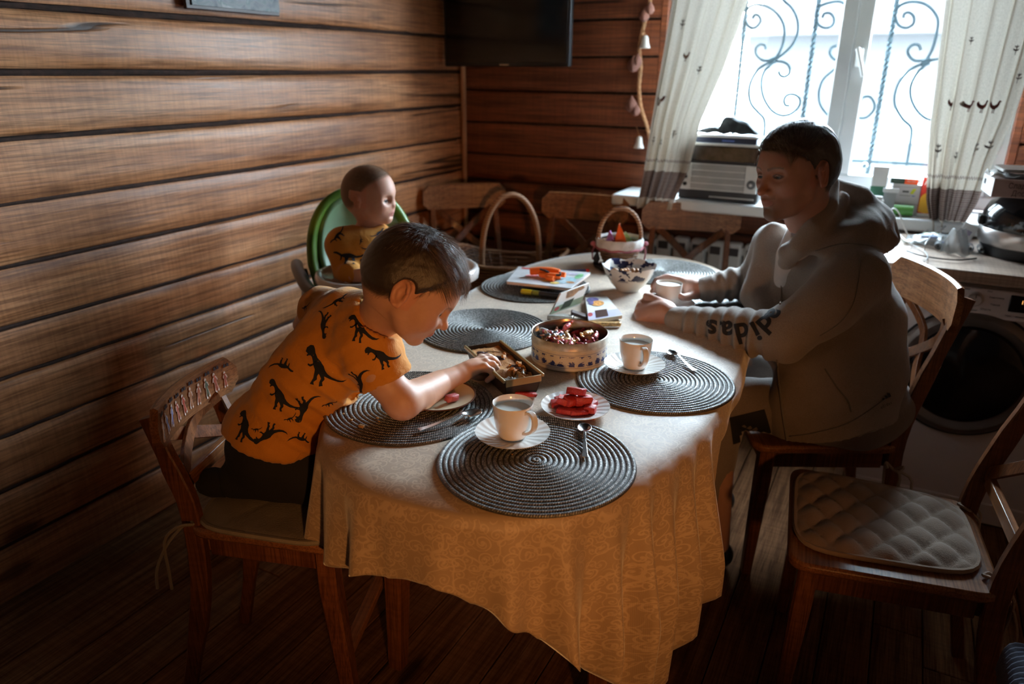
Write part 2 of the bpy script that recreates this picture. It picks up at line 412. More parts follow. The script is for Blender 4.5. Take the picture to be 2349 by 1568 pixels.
# ================================================================== ROOM
XL, YB, XR, YF, ZC = -2.07, 3.40, 1.75, -1.9, 2.45
WX0, WX1, WZ0, WZ1 = -1.02, 0.36, 0.93, 2.22          # window opening
def structure(name, loc=(0, 0, 0)):
    o = empty(name, loc); o['kind'] = 'structure'; return o
def log_mesh(L, h, seed, axis='Y', bulge=0.006):
    """a squared log lying along +axis from 0 to L; face at 0 looking to +x (axis Y) or -y (axis X)"""
    rs = np.random.RandomState(seed); b = MB(); nseg = max(2, int(L/0.22)); prof = []
    for z, d in ((0.0, -0.05), (0.0, -0.007), (0.008, -0.001), (0.3*h, 0.0), (0.72*h, 0.0), (h-0.008, -0.001), (h, -0.007), (h, -0.05)):
        prof.append((z, d))
    vs = []; fs = []
    ph = rs.rand(4)*6
    for i in range(nseg+1):
        u = L*i/nseg
        for j, (z, d) in enumerate(prof):
            w = 0.0025*math.sin(u*2.1+ph[0]+j)+0.0015*math.sin(u*7+ph[1]+2*j); zz = z+0.002*math.sin(u*3.1+ph[2]+(j > 3)*2)
            dd = d+w+bulge*0.15*math.sin(math.pi*min(max(z/h, 0), 1))
            vs.append((dd, u, zz) if axis == 'Y' else (u, -dd, zz))
    n = len(prof)
    for i in range(nseg):
        for j in range(n-1): fs.append((i*n+j, (i+1)*n+j, (i+1)*n+j+1, i*n+j+1))
        fs.append((i*n+n-1, (i+1)*n+n-1, (i+1)*n, i*n))
    fs.append(tuple(range(n))); fs.append(tuple(nseg*n+k for k in range(n))[::-1])
    return b.add(vs, fs)
wl_ = structure('wall_left')
ZL = [0.0, 0.17, 0.335, 0.49, 0.65, 0.785, 0.948, 1.107, 1.27, 1.434, 1.597, 1.76, 1.93, 2.10, 2.27, 2.44]
for i in range(len(ZL)-1):
    g = 0.0055 if i not in (8, 9, 10) else 0.0085
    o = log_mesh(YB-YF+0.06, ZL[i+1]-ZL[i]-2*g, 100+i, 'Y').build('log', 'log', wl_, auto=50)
    o.location = (XL+0.0, YF-0.03, ZL[i]+g)
MB().box((XL-0.075, (YB+YF)/2, ZC/2), (0.11, YB-YF+0.4, ZC+0.1)).build('caulking', 'gap', wl_)
# thin strand of caulking rope lying proud in every joint
for i in range(1, len(ZL)-1):
    rs = np.random.RandomState(i)
    P = [(XL-0.012+0.002*rs.randn(), y, ZL[i]+0.0018*rs.randn()) for y in np.arange(YF, YB+0.02, 0.07)]
    MB().tube(P, 0.0075, 6).build('caulking_rope', 'gap', wl_)

wb = structure('wall_back')
ZB = [0.0, 0.12, 0.27, 0.43, 0.585, 0.745, 0.905, 1.036, 1.193, 1.348, 1.503, 1.66, 1.82, 1.98, 2.14, 2.30, 2.44]
for i in range(len(ZB)-1):
    g = 0.006; h = ZB[i+1]-ZB[i]-2*g; z0 = ZB[i]+g
    spans = [(XL, XR)]
    if ZB[i+1] > WZ0+0.02 and ZB[i] < WZ1-0.02: spans = [(XL, WX0), (WX1, XR)]
    for x0, x1 in spans:
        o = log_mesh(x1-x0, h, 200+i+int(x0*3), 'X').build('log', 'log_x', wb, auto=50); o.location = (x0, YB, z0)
for (x0, x1, z0, z1) in ((XL-0.2, WX0, 0, ZC), (WX1, XR+0.2, 0, ZC), (WX0, WX1, 0, WZ0-0.01), (WX0, WX1, WZ1+0.01, ZC)):
    MB().box(((x0+x1)/2, YB+0.085, (z0+z1)/2), (x1-x0, 0.13, z1-z0)).build('caulking', 'gap', wb)
for sx, xx in ((1, WX0-0.005), (-1, WX1+0.005)):
    MB().box((xx, YB+0.08, (WZ0+WZ1)/2), (0.03, 0.17, WZ1-WZ0+0.05)).build('window_reveal', 'log_x', wb, bevel=0.003)
MB().box(((WX0+WX1)/2, YB+0.08, WZ1+0.015), (WX1-WX0, 0.17, 0.03)).build('window_reveal', 'log_x', wb, bevel=0.003)

M['wall_plain'] = wood('panel_wood', (0.03, 0.014, 0.008), (0.06, 0.028, 0.014), (0.09, 0.04, 0.02), 'Y', 1.0, 0.6, knots=False)
wr = structure('wall_right')
for i in range(15):
    o = log_mesh(YB-YF+0.06, 0.15, 300+i, 'Y').build('log', 'log', wr); o.location = (XR, YF-0.03, i*0.163+0.156); o.rotation_euler = (0, math.pi, 0)
MB().box((XR+0.085, (YB+YF)/2, ZC/2), (0.12, YB-YF+0.4, ZC+0.1)).build('caulking', 'gap', wr)
wf = structure('wall_front')
for i in range(15):
    o = log_mesh(XR-XL, 0.15, 400+i, 'X').build('log', 'wall_plain', wf); o.location = (XR, YF, i*0.163+0.006); o.rotation_euler = (0, 0, math.pi)
MB().box(((XR+XL)/2, YF-0.085, ZC/2), (XR-XL+0.4, 0.12, ZC+0.1)).build('caulking', 'gap', wf)
ce = structure('ceiling')
for i in range(26):
    x = XL+0.0735+i*0.149
    MB().box((x, (YB+YF)/2, ZC+0.01), (0.144, YB-YF+0.1, 0.022)).build('plank', 'wall_plain', ce, bevel=0.003)
MB().box(((XR+XL)/2, (YB+YF)/2, ZC+0.05), (XR-XL+0.5, YB-YF+0.5, 0.05)).build('deck', 'gap', ce)
# floor of planks
fl = structure('floor')
rs = np.random.RandomState(5); x = XL-0.02; k = 0
while x < XR:
    w = 0.124; y = YF-rs.rand()*1.2
    if abs(x+w/2-0.2) < 0.07: y = 1.93-2.2*2
    while y < YB:
        L = 1.5+rs.rand()*1.3 if abs(x+w/2-0.2) >= 0.07 else 2.2
        y0, y1 = max(y, YF-0.05), min(y+L, YB+0.05)
        if y1-y0 > 0.05:
            MB().box((0, 0, -0.012), (w-0.0035, y1-y0-0.003, 0.024)).build('plank', 'floor', fl, bevel=0.0018).location = (x+w/2, (y0+y1)/2, 0.0006*rs.randn())
        y += L
    x += w
MB().box(((XR+XL)/2, (YB+YF)/2, -0.05), (XR-XL+0.5, YB-YF+0.5, 0.05)).build('subfloor', 'gap', fl)
# light wooden strip covering the corner below the screen
st = MB().tube([(XL+0.022, YB-0.022, z) for z in np.linspace(0.2, ZC, 12)], 0.014, 8).build('trim_1', plain('pale_strip', (0.36, 0.17, 0.08), 0.6)); st['kind'] = 'structure'

# ------------------------------------------------------------------ window
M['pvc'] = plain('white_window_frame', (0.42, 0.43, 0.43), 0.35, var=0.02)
M['glass'] = NT('window_glass').m
def _glass():
    t = NT('clear_glass'); t.t.nodes.remove(t.b); tr = t.n('ShaderNodeBsdfTransparent'); gl = t.n('ShaderNodeBsdfGlossy'); mx = t.n('ShaderNodeMixShader')
    tr.inputs[0].default_value = (0.96, 0.98, 0.98, 1); gl.inputs['Roughness'].default_value = 0.02; fr = t.n('ShaderNodeFresnel'); fr.inputs[0].default_value = 1.45
    t.l(t.math('MULTIPLY', fr.outputs[0], 0.6), mx.inputs[0]); t.l(tr.outputs[0], mx.inputs[1]); t.l(gl.outputs[0], mx.inputs[2]); t.l(mx.outputs[0], t.out.inputs[0]); return t.m
M['glass'] = _glass()
win = structure('window_1'); YW = YB+0.045
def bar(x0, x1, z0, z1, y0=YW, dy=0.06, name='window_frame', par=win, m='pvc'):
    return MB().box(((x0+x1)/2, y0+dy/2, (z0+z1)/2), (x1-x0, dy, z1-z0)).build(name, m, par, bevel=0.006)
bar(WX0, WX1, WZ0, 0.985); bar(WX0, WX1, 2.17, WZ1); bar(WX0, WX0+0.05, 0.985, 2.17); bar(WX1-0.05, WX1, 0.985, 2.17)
bar(-0.285, -0.222, 0.985, 2.17, YW+0.005, 0.055)
sash = empty('sash', (0, 0, 0)); sash.parent = win
for x0, x1, nm in ((-0.970, -0.250, 'sash_left'), (-0.250, 0.310, 'sash_right')):
    for (a, b, c, d) in ((x0, x1, 0.985, 1.04), (x0, x1, 2.115, 2.17), (x0, x0+0.058, 1.04, 2.115), (x1-0.058, x1, 1.04, 2.115)):
        bar(a, b, c, d, YW-0.014, 0.05, 'sash_bar')
    MB().box(((x0+x1)/2, YW+0.03, 1.58), (x1-x0-0.10, 0.004, 1.09)).build('pane', 'glass', win)
bpy.data.objects.remove(sash)
for xx in (-0.972, 0.315):
    for zz in (1.2, 1.95): MB().tube([(xx, YW-0.02, zz-0.03), (xx, YW-0.02, zz+0.03)], 0.008, 8).build('hinge', 'white', win)
hd = MB().box((-0.222, YW-0.022, 1.50), (0.026, 0.016, 0.07)).build('window_handle', 'white', win, bevel=0.004)
q0 = aty(1968, 112, YW-0.055); q1 = aty(1980, 175, YW-0.06)
MB().tube([q0+np.array([0, 0.035, 0]), q0, q0*0.5+q1*0.5, q1], [0.009, 0.0095, 0.008, 0.0075], 10).build('lever', 'white', hd)
# sill board
sl_ = MB().box(((WX0+0.56)/2-0.07, 3.262, 0.905), (1.66, 0.275, 0.045)).build('trim_2', 'white', bevel=0.008); sl_['kind'] = 'structure'
# outside grille
M['iron'] = plain('painted_iron', (0.030, 0.042, 0.047), 1.0, spec=0.05, var=0.2)
gr = empty('window_grille', (0, 0, 0), label='scrolled wrought iron grille outside the window', cat='grille'); YG = 3.66
def G(pts, r=0.0065, n=5, name='scroll', flat=True):
    P = [aty(1450+x/2.5295, y/2.5295, YG) for x, y in pts]; P = spline(P, n)
    return MB().tube(P, r, 6).build(name, 'iron', gr)
def twisted(x, z0, z1):
    b = MB(); n = 70; vs = []; fs = []
    for i in range(n+1):
        z = z0+(z1-z0)*i/n; a = z*60
        for k in range(4):
            an = a+k*math.pi/2; vs.append((x+0.011*math.cos(an), YG+0.011*math.sin(an), z))
    for i in range(n):
        for k in range(4): fs.append((i*4+k, i*4+(k+1) % 4, (i+1)*4+(k+1) % 4, (i+1)*4+k))
    b.add(vs, fs); b.build('twisted_bar', 'iron', gr, auto=60)
for k in range(5): twisted(-1.035+0.302*k, 0.98, 2.3)
for z in (1.075, 2.25): MB().tube([(-1.2, YG, z), (0.5, YG, z)], 0.007, 6).build('rail', 'iron', gr)
S = [[(665, 60), (690, 35), (750, 28), (820, 60), (870, 120), (885, 190), (870, 270), (838, 330), (815, 350)],
 [(665, 60), (655, 110), (680, 155), (715, 160), (745, 125), (735, 92), (710, 88), (700, 110)],
 [(860, -60), (880, 0), (930, 50), (960, 120), (960, 190), (930, 260), (880, 310), (830, 345)],
 [(815, 350), (760, 350), (725, 322), (718, 285), (740, 260), (768, 262), (776, 285)],
 [(830, 355), (880, 360), (912, 385), (912, 425), (885, 445), (858, 435), (852, 412)],
 [(805, 360), (740, 395), (695, 460), (678, 530), (690, 600), (730, 650), (765, 690), (768, 760), (755, 860)],
 [(815, 365), (765, 420), (750, 490), (765, 570), (810, 640), (870, 670), (930, 655), (970, 610), (970, 570), (940, 548), (900, 552), (882, 580), (890, 610), (915, 612)],
 [(1065, 85), (1085, 40), (1150, 15), (1215, 12), (1270, 60)],
 [(1065, 85), (1080, 140), (1120, 162), (1160, 150), (1172, 110), (1150, 78), (1115, 80), (1105, 105)],
 [(1190, 265), (1160, 275), (1148, 310), (1175, 345), (1230, 350), (1290, 345)],
 [(1215, 365), (1165, 410), (1110, 460), (1085, 530), (1090, 600), (1125, 655), (1175, 690)],
 [(1230, 365), (1200, 430), (1190, 500), (1215, 590), (1260, 660), (1310, 682), (1360, 680), (1400, 640), (1405, 600), (1380, 562), (1340, 565), (1325, 590)],
 [(1525, 90), (1545, 40), (1610, 12), (1690, 20), (1745, 60), (1775, 120), (1765, 200), (1740, 290), (1705, 350)],
 [(1525, 90), (1545, 145), (1590, 162), (1630, 140), (1635, 100), (1610, 74), (1580, 80), (1575, 105)],
 [(1700, 350), (1640, 352), (1605, 320), (1602, 285), (1630, 260), (1662, 262), (1675, 290)],
 [(1715, 350), (1780, 340), (1820, 300), (1850, 240), (1860, 140)],
 [(1700, 365), (1620, 400), (1555, 470), (1525, 550), (1530, 620), (1570, 690), (1620, 745), (1610, 850), (1592, 960)],
 [(1710, 370), (1650, 430), (1615, 510), (1625, 590), (1670, 660), (1730, 695), (1800, 690), (1840, 640)]]
for p in S: G(p)
for (x, y) in ((818, 352), (1704, 362), (1222, 358)):
    c = aty(1450+x/2.5295, y/2.5295, YG)
    b = MB()
    for k in (-1, 0, 1): b.tube([c+np.array([-0.014, -0.004, 0.008*k-0.006]), c+np.array([0.014, -0.004, 0.008*k+0.006])], 0.0075, 8)
    b.build('collar', 'iron', gr)
# outside: snow and a pale house with a fence, washed out by the daylight
M['snow'] = plain('snow', (0.55, 0.58, 0.60), 0.9, var=0.05)
sn = MB().box((0, 26, -0.75), (80, 44, 0.5)).build('snow_ground', 'snow'); tag(sn, kind='structure')
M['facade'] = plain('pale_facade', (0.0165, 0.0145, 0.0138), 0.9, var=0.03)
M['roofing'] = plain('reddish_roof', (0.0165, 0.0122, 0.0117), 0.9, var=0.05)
hs = empty('neighbour_house', (-0.2, 14, -0.5), label='pale house with reddish roof seen faintly through the window', cat='house')
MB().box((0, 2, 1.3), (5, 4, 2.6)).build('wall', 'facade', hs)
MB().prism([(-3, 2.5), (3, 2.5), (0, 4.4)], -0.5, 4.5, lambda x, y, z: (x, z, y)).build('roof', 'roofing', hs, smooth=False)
for k in (-2, 0.4, 2.2): MB().box((k, -0.02, 1.4), (0.9, 0.06, 1.1)).build('window', plain('far_pane', (0.07, 0.08, 0.09), 0.5), hs)
fe = empty('garden_fence', (0, 9.5, -0.5), label='pale picket fence standing in snow behind the window grille', cat='fence')
for k in range(60): MB().box((-4.5+k*0.15, 0, 0.62), (0.085, 0.02, 1.15)).build('picket', 'facade', fe, smooth=False)
for z in (0.35, 0.95): MB().box((0, 0.03, z), (9.2, 0.03, 0.08)).build('rail', 'facade', fe, smooth=False)
# ================================================================== FURNITURE
def make_chair(name, loc, rz, label, group=None, W=0.42, SH=0.45, H=0.92, D=0.41, junior=False, legs=True):
    """cross-back chair, front towards +y"""
    t = empty(name, loc, rz, label, 'chair', group)
    w2 = W/2; th = 0.024
    sx = 0.86
    poly = [(x*(1+(y/D)*0.16), y) for x, y in rpoly(W-0.02, D, 0.045, 5)]
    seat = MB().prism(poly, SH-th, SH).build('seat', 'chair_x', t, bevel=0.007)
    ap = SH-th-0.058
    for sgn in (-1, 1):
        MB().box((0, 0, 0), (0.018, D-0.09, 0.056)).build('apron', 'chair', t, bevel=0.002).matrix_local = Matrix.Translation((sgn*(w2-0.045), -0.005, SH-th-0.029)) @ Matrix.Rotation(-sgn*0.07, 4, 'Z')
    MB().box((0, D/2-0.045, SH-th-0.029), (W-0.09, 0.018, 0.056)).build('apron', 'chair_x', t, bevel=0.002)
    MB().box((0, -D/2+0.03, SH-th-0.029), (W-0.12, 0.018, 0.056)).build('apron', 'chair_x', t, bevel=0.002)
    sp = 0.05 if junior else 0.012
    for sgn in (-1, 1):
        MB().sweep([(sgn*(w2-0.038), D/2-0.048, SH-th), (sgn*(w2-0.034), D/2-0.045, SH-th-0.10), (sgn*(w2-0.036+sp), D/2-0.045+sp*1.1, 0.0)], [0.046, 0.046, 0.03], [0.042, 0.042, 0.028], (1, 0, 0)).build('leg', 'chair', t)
        bx = w2-0.045
        lean = 0.10 if not junior else 0.06
        P = [(sgn*(bx+sp*0.4), -D/2-0.05-sp*0.5, 0.0), (sgn*bx, -D/2-0.002, SH*0.62), (sgn*(bx-0.002), -D/2+0.008, SH+0.02), (sgn*(bx-0.008), -D/2-lean*0.35, SH+(H-SH)*0.45), (sgn*(bx-0.014), -D/2-lean, H-0.035)]
        MB().sweep(spline(P, 4), 0.024, [0.03]*3+[0.042]*10+[0.034]*4, (1, 0, 0)).build('leg', 'chair', t).name = 'back_post'
    # curved top rail
    def rail(z0, z1, half, yc, bow, thk, rr):
        n = 15; vs = []; fs = []
        for i in range(n):
            u = -1+2*i/(n-1); x = u*half; y = yc-bow*(1-u*u)
            e = max(0, abs(u)-(1-rr/half))/(rr/half); c = rr*(1-math.sqrt(max(0, 1-e*e)))
            for zz, yy in ((z0+c*0.9, 0), (z0+c*0.9+0.004, thk), (z1-c-0.004, thk-0.002), (z1-c, thk*0.45), (z1-c-0.004, 0)):
                vs.append((x, y+yy, zz+0.0))
        for i in range(n-1):
            for k in range(5): fs.append((i*5+k, i*5+(k+1) % 5, (i+1)*5+(k+1) % 5, (i+1)*5+k))
        fs.append(tuple(range(5))); fs.append(tuple((n-1)*5+k for k in range(5))[::-1])
        return MB().add(vs, fs)
    hr = 0.125 if not junior else 0.095
    lean = 0.10 if not junior else 0.06
    yr = -D/2-lean+0.035
    top = rail(H-hr, H, w2-0.008, yr, 0.034, 0.020, 0.03).build('top_rail', 'chair_x', t)
    # crossed slats
    zc0 = SH+0.10; z1 = H-hr+0.012; bx = w2-0.055
    for sgn in (-1, 1):
        y1 = yr-0.006; y0 = -D/2+0.004-lean*0.2
        P = [(-sgn*(bx-0.02), y1, z1), (-sgn*bx*0.33, y1-0.030, z1-(z1-zc0)*0.33), (sgn*bx*0.33, y0-0.034, z1-(z1-zc0)*0.68), (sgn*(bx-0.005), y0, zc0)]
        MB().sweep(spline(P, 5), 0.030, 0.010 if sgn > 0 else 0.011, (sgn*0.8, 0, 0.6)).build('cross_slat', 'chair', t).location = (0, 0.006*sgn, 0)
    MB().box((0, -D/2-lean*0.17, zc0-0.015), (W-0.10, 0.016, 0.034)).build('lower_rail', 'chair_x', t, bevel=0.002)
    if junior:
        MB().sweep([(-w2+0.01, D/2-0.02, 0.22), (w2-0.01, D/2-0.02, 0.22)], 0.03, 0.02, (0, 1, 0)).build('footrest', 'chair_x', t)
    return t, top
def facing(dx, dy): return math.atan2(-dx, dy)      # rotation that sends +y to (dx, dy)

M['quilt'] = plain('quilted_cotton', (0.33, 0.235, 0.17), 0.9, var=0.12, vscale=9, bump=0.5, bscale=300, Sheen_Weight=0.3)
M['pad'] = plain('grey_brown_cotton', (0.26, 0.22, 0.17), 0.9, var=0.12, bump=0.5, bscale=250)
def cushion(W, D, loc, rz, label, m='quilt', puff=0.017, cell=0.052, curl=0.0, group=None, name='seat_cushion', ties=True, tilt=None):
    t = empty(name, loc, rz, label, 'cushion', group)
    n = 61; b = MB(); rim = []
    def fn(u, v, side):
        x = (u-0.5); y = (v-0.5)
        # squircle outline
        X = 2*x; Y = 2*y; s = (abs(X)**5+abs(Y)**5)**0.2 if (X or Y) else 0; mm = max(abs(X), abs(Y)); k = (mm/s if s > 0 else 1)
        X *= k; Y *= k
        px = X*W/2*(1+0.10*Y); py = Y*D/2
        a = (px+py*1.35)/cell; c = (px-py*1.35)/cell
        q = abs(math.sin(math.pi*a/2))**0.45*abs(math.sin(math.pi*c/2))**0.45
        e = max(0.0, 1-mm**10)
        z = 0.010+(puff*q+0.002*math.sin(40*px+9*py)*q)*e
        z += curl*max(0, -X-Y-0.9)*0.05
        return (px, py, z if side else 0.0+curl*max(0, -X-Y-0.9)*0.05)
    for side in (1, 0):
        b.grid(n if side else 15, n if side else 15, lambda u, v: fn(u, v, side))
    pad = b.build('pad', m, t, auto=0)
    P = []
    for i in range(64):
        a = 2*math.pi*i/64; X, Y = math.cos(a), math.sin(a); mm = max(abs(X), abs(Y)); X /= mm; Y /= mm; s = (abs(X)**5+abs(Y)**5)**0.2; X /= s; Y /= s
        P.append((X*W/2*(1+0.10*Y)*1.005, Y*D/2*1.005, 0.006+curl*max(0, -X-Y-0.9)*0.05))
    MB().tube(P, 0.0062, 6, closed=True).build('piping', m, t)
    if ties:
        for sgn in (-1, 1):
            x = sgn*W/2*0.86; y = -D/2*0.98
            MB().tube(spline([(x, y, 0.006), (x+sgn*0.012, y-0.03, 0.004), (x+sgn*0.02, y-0.06, -0.03), (x+sgn*0.03, y-0.055, -0.10), (x+sgn*0.025, y-0.06, -0.15)], 4), 0.0035, 6).build('tie', m, t)
            MB().tube(spline([(x, y, 0.006), (x-sgn*0.015, y-0.02, 0.002), (x+sgn*0.012, y-0.055, -0.035), (x+sgn*0.045, y-0.07, -0.08), (x+sgn*0.05, y-0.075, -0.13)], 4), 0.0035, 6).build('tie', m, t)
    return t

# foreground right chair
rz1 = facing(-0.985, -0.12)
ch1, _ = make_chair('dining_chair', (0.105, 1.695, 0), rz1, 'empty wooden chair in the right foreground carrying a quilted cushion', W=0.43, D=0.42)
cushion(0.335, 0.375, (0.095, 1.705, 0.452), rz1, 'diamond-quilted grey-brown cushion on the empty chair in the right foreground')
# man's chair
rz2 = facing(-0.92, -0.39)
ch2, _ = make_chair('dining_chair', (-0.13, 2.235, 0), rz2, 'wooden cross-back chair the man in the grey hoodie sits on', W=0.43, D=0.42)
b = MB()
pq = np.array([0.118, 2.035, 0.43])
for dx, dz in ((0.0, -0.16), (0.03, -0.13)): b.tube(spline([pq, pq+np.array([0.02+dx, -0.01, -0.02]), pq+np.array([0.01+dx, -0.012, dz])], 4), 0.004, 6)
for a in (0.6, 2.4): b.tube(spline([pq, pq+0.028*np.array([math.cos(a), -0.2, math.sin(a)]), pq+np.array([0.02*math.cos(a), -0.01, 0.004])], 4), 0.004, 6)
b.build('cushion_tie', plain('pale_tape', (0.5, 0.44, 0.38), 0.8), None).location = (0, 0, 0)
o = bpy.data.objects['cushion_tie']; tag(o, 'pale knotted cushion tie hanging from the rear post of the man\'s chair', 'tie')
# three chairs along the back wall
for (a, c, lab) in (((1490, 457), (1708, 468), 'wooden cross-back chair under the radio in front of the radiator'),
                    ((1272, 436), (1442, 448), 'dark wooden cross-back chair behind the small wicker basket'),
                    ((955, 434), (1085, 418), 'dark wooden cross-back chair in the far corner beside the green high chair')):
    p = atz(*a, 0.92); q = atz(*c, 0.92)
    if 'corner' in lab: p = aty(960, 434, 3.0); q = aty(1088, 420, 3.2)
    d = nrm((q-p)[:2]); mid = (p+q)/2; rz = math.atan2(d[1], d[0])+math.pi       # front towards the room
    if 'corner' in lab: rz = math.radians(222); mid = np.array([-1.90, 3.12, 0])
    if 'behind the small' in lab: mid = np.array([-1.25, 3.13, 0])
    if 'radio' in lab: mid = np.array([-0.765, 3.13, 0])
    fr = np.array([-math.sin(rz), math.cos(rz)])
    make_chair('dining_chair', (mid[0]+fr[0]*0.285, mid[1]+fr[1]*0.285, 0), rz, lab, W=0.43, D=0.42)
# boy's junior chair
rz3 = facing(0.94, 0.35)
JL = (-1.125, 1.06, 0)
ch3, rail3 = make_chair('child_chair', JL, rz3, 'small wooden child chair with sticker figures on its back rail', W=0.35, SH=0.52, H=0.80, D=0.36, junior=True)
cushion(0.33, 0.33, (-1.12, 1.055, 0.523), rz3, 'thin plain grey-brown cushion under the kneeling boy', m='pad', puff=0.004, cell=0.4, curl=1.0)
# stickers (little paper figures) on the rail: built in the rail's own frame
FIG = [(-.10, 1), (.10, 1), (.22, .82), (.13, .66), (.34, .52), (.44, .2), (.33, .16), (.2, .34), (.2, 0), (.34, -.55), (.36, -.95), (.12, -1), (.04, -.4), (-.06, -.4), (-.2, -1), (-.42, -.92), (-.3, -.5), (-.2, 0), (-.25, .3), (-.42, .1), (-.5, .2), (-.36, .52), (-.14, .66), (-.22, .82)]
cols = [(0.55, 0.55, 0.62), (0.22, 0.25, 0.42), (0.25, 0.25, 0.45), (0.45, 0.12, 0.08), (0.42, 0.07, 0.04), (0.45, 0.2, 0.1), (0.4, 0.12, 0.06), (0.1, 0.12, 0.08), (0.4, 0.1, 0.06), (0.35, 0.08, 0.05)]
half = 0.35/2-0.008
def rail_pt(x, z, off):
    u = x/half; return (x, -0.36/2-0.06+0.035-0.034*(1-u*u)+0.020+off, z)
M['pen'] = plain('pen_marks', (0.03, 0.02, 0.03), 0.8)
for i in range(10):
    x = half*0.84-i*half*0.178; z = 0.748+0.002*(i % 3); sc = 0.0235*(1 if i < 9 else 0.8); r_ = random.Random(i); ang = r_.uniform(-.35, .35)
    poly = [(px*math.cos(ang)-py*math.sin(ang), px*math.sin(ang)+py*math.cos(ang)) for px, py in FIG]
    poly = [(px*0.62*sc*r_.uniform(.95, 1.05), py*sc) for px, py in poly]
    big = [(a*1.16, c_*1.1) for a, c_ in poly]
    MB().prism(big, 0.0006, 0.0014, lambda a, c_, o: rail_pt(x+a, z+c_, o)).build('sticker', plain('sticker_edge', (0.62, 0.5, 0.45), 0.4), rail3, smooth=False)
    MB().prism([(a*.8, c_*.86) for a, c_ in poly], 0.0014, 0.0019, lambda a, c_, o: rail_pt(x+a, z+c_, o)).build('sticker_figure', plain('sticker_print', cols[i], 0.4, var=0.4, vscale=90), rail3, smooth=False)
    for j in range(2):
        MB().prism([(-.0035, 0), (.0035, 0), (.003, .006), (.0005, .009), (-.003, .006)], 0.0006, 0.0012, lambda a, c_, o: rail_pt(x+a+0.009*j-0.012, min(z+0.030+c_, 0.794), o)).build('pen_mark', 'pen', rail3, smooth=False)

# ------------------------------------------------------------------ table and cloth
TC = np.array([-0.746, 1.858]); TA, TB, TN, TT = 0.975, 0.450, 2.5, math.radians(6)
tax = np.array([-math.sin(TT), math.cos(TT)]); tbx = np.array([math.cos(TT), math.sin(TT)])
def per(t, off=0.0, sc=1.0):
    c, s = math.cos(t), math.sin(t)
    return TC+sc*((TA+off)*math.copysign(abs(s)**(2/TN), s)*tax+(TB+off)*math.copysign(abs(c)**(2/TN), c)*tbx)
TH = 0.748
tb = empty('dining_table', (TC[0], TC[1], 0), 0, 'oval extending dining table hidden under the patterned cloth', 'table')
NP = 72
MB().prism([tuple(per(2*math.pi*i/NP, -0.008)-TC) for i in range(NP)], TH-0.028, TH-0.004).build('table_top', 'chair_x', tb, bevel=0.004)
for (u, v) in ((0.62, 0.26), (0.62, -0.26), (-0.62, 0.26), (-0.62, -0.26)):
    p = u*tax+v*tbx
    MB().sweep([(p[0], p[1], TH-0.028), (p[0], p[1], TH-0.14), (p[0]*1.02, p[1]*1.05, 0)], [0.065, 0.065, 0.04], [0.065, 0.065, 0.04], (1, 0, 0)).build('leg', 'chair', tb)
for v in (0.26, -0.26):
    a = 0.62*tax+v*tbx; c = -0.62*tax+v*tbx
    MB().sweep([(a[0], a[1], TH-0.075), (c[0], c[1], TH-0.075)], 0.022, 0.09, (tbx[0], tbx[1], 0)).build('apron', 'chair', tb)
for u in (0.62, -0.62):
    a = u*tax+0.26*tbx; c = u*tax-0.26*tbx
    MB().sweep([(a[0], a[1], TH-0.075), (c[0], c[1], TH-0.075)], 0.022, 0.09, (tax[0], tax[1], 0)).build('apron', 'chair', tb)

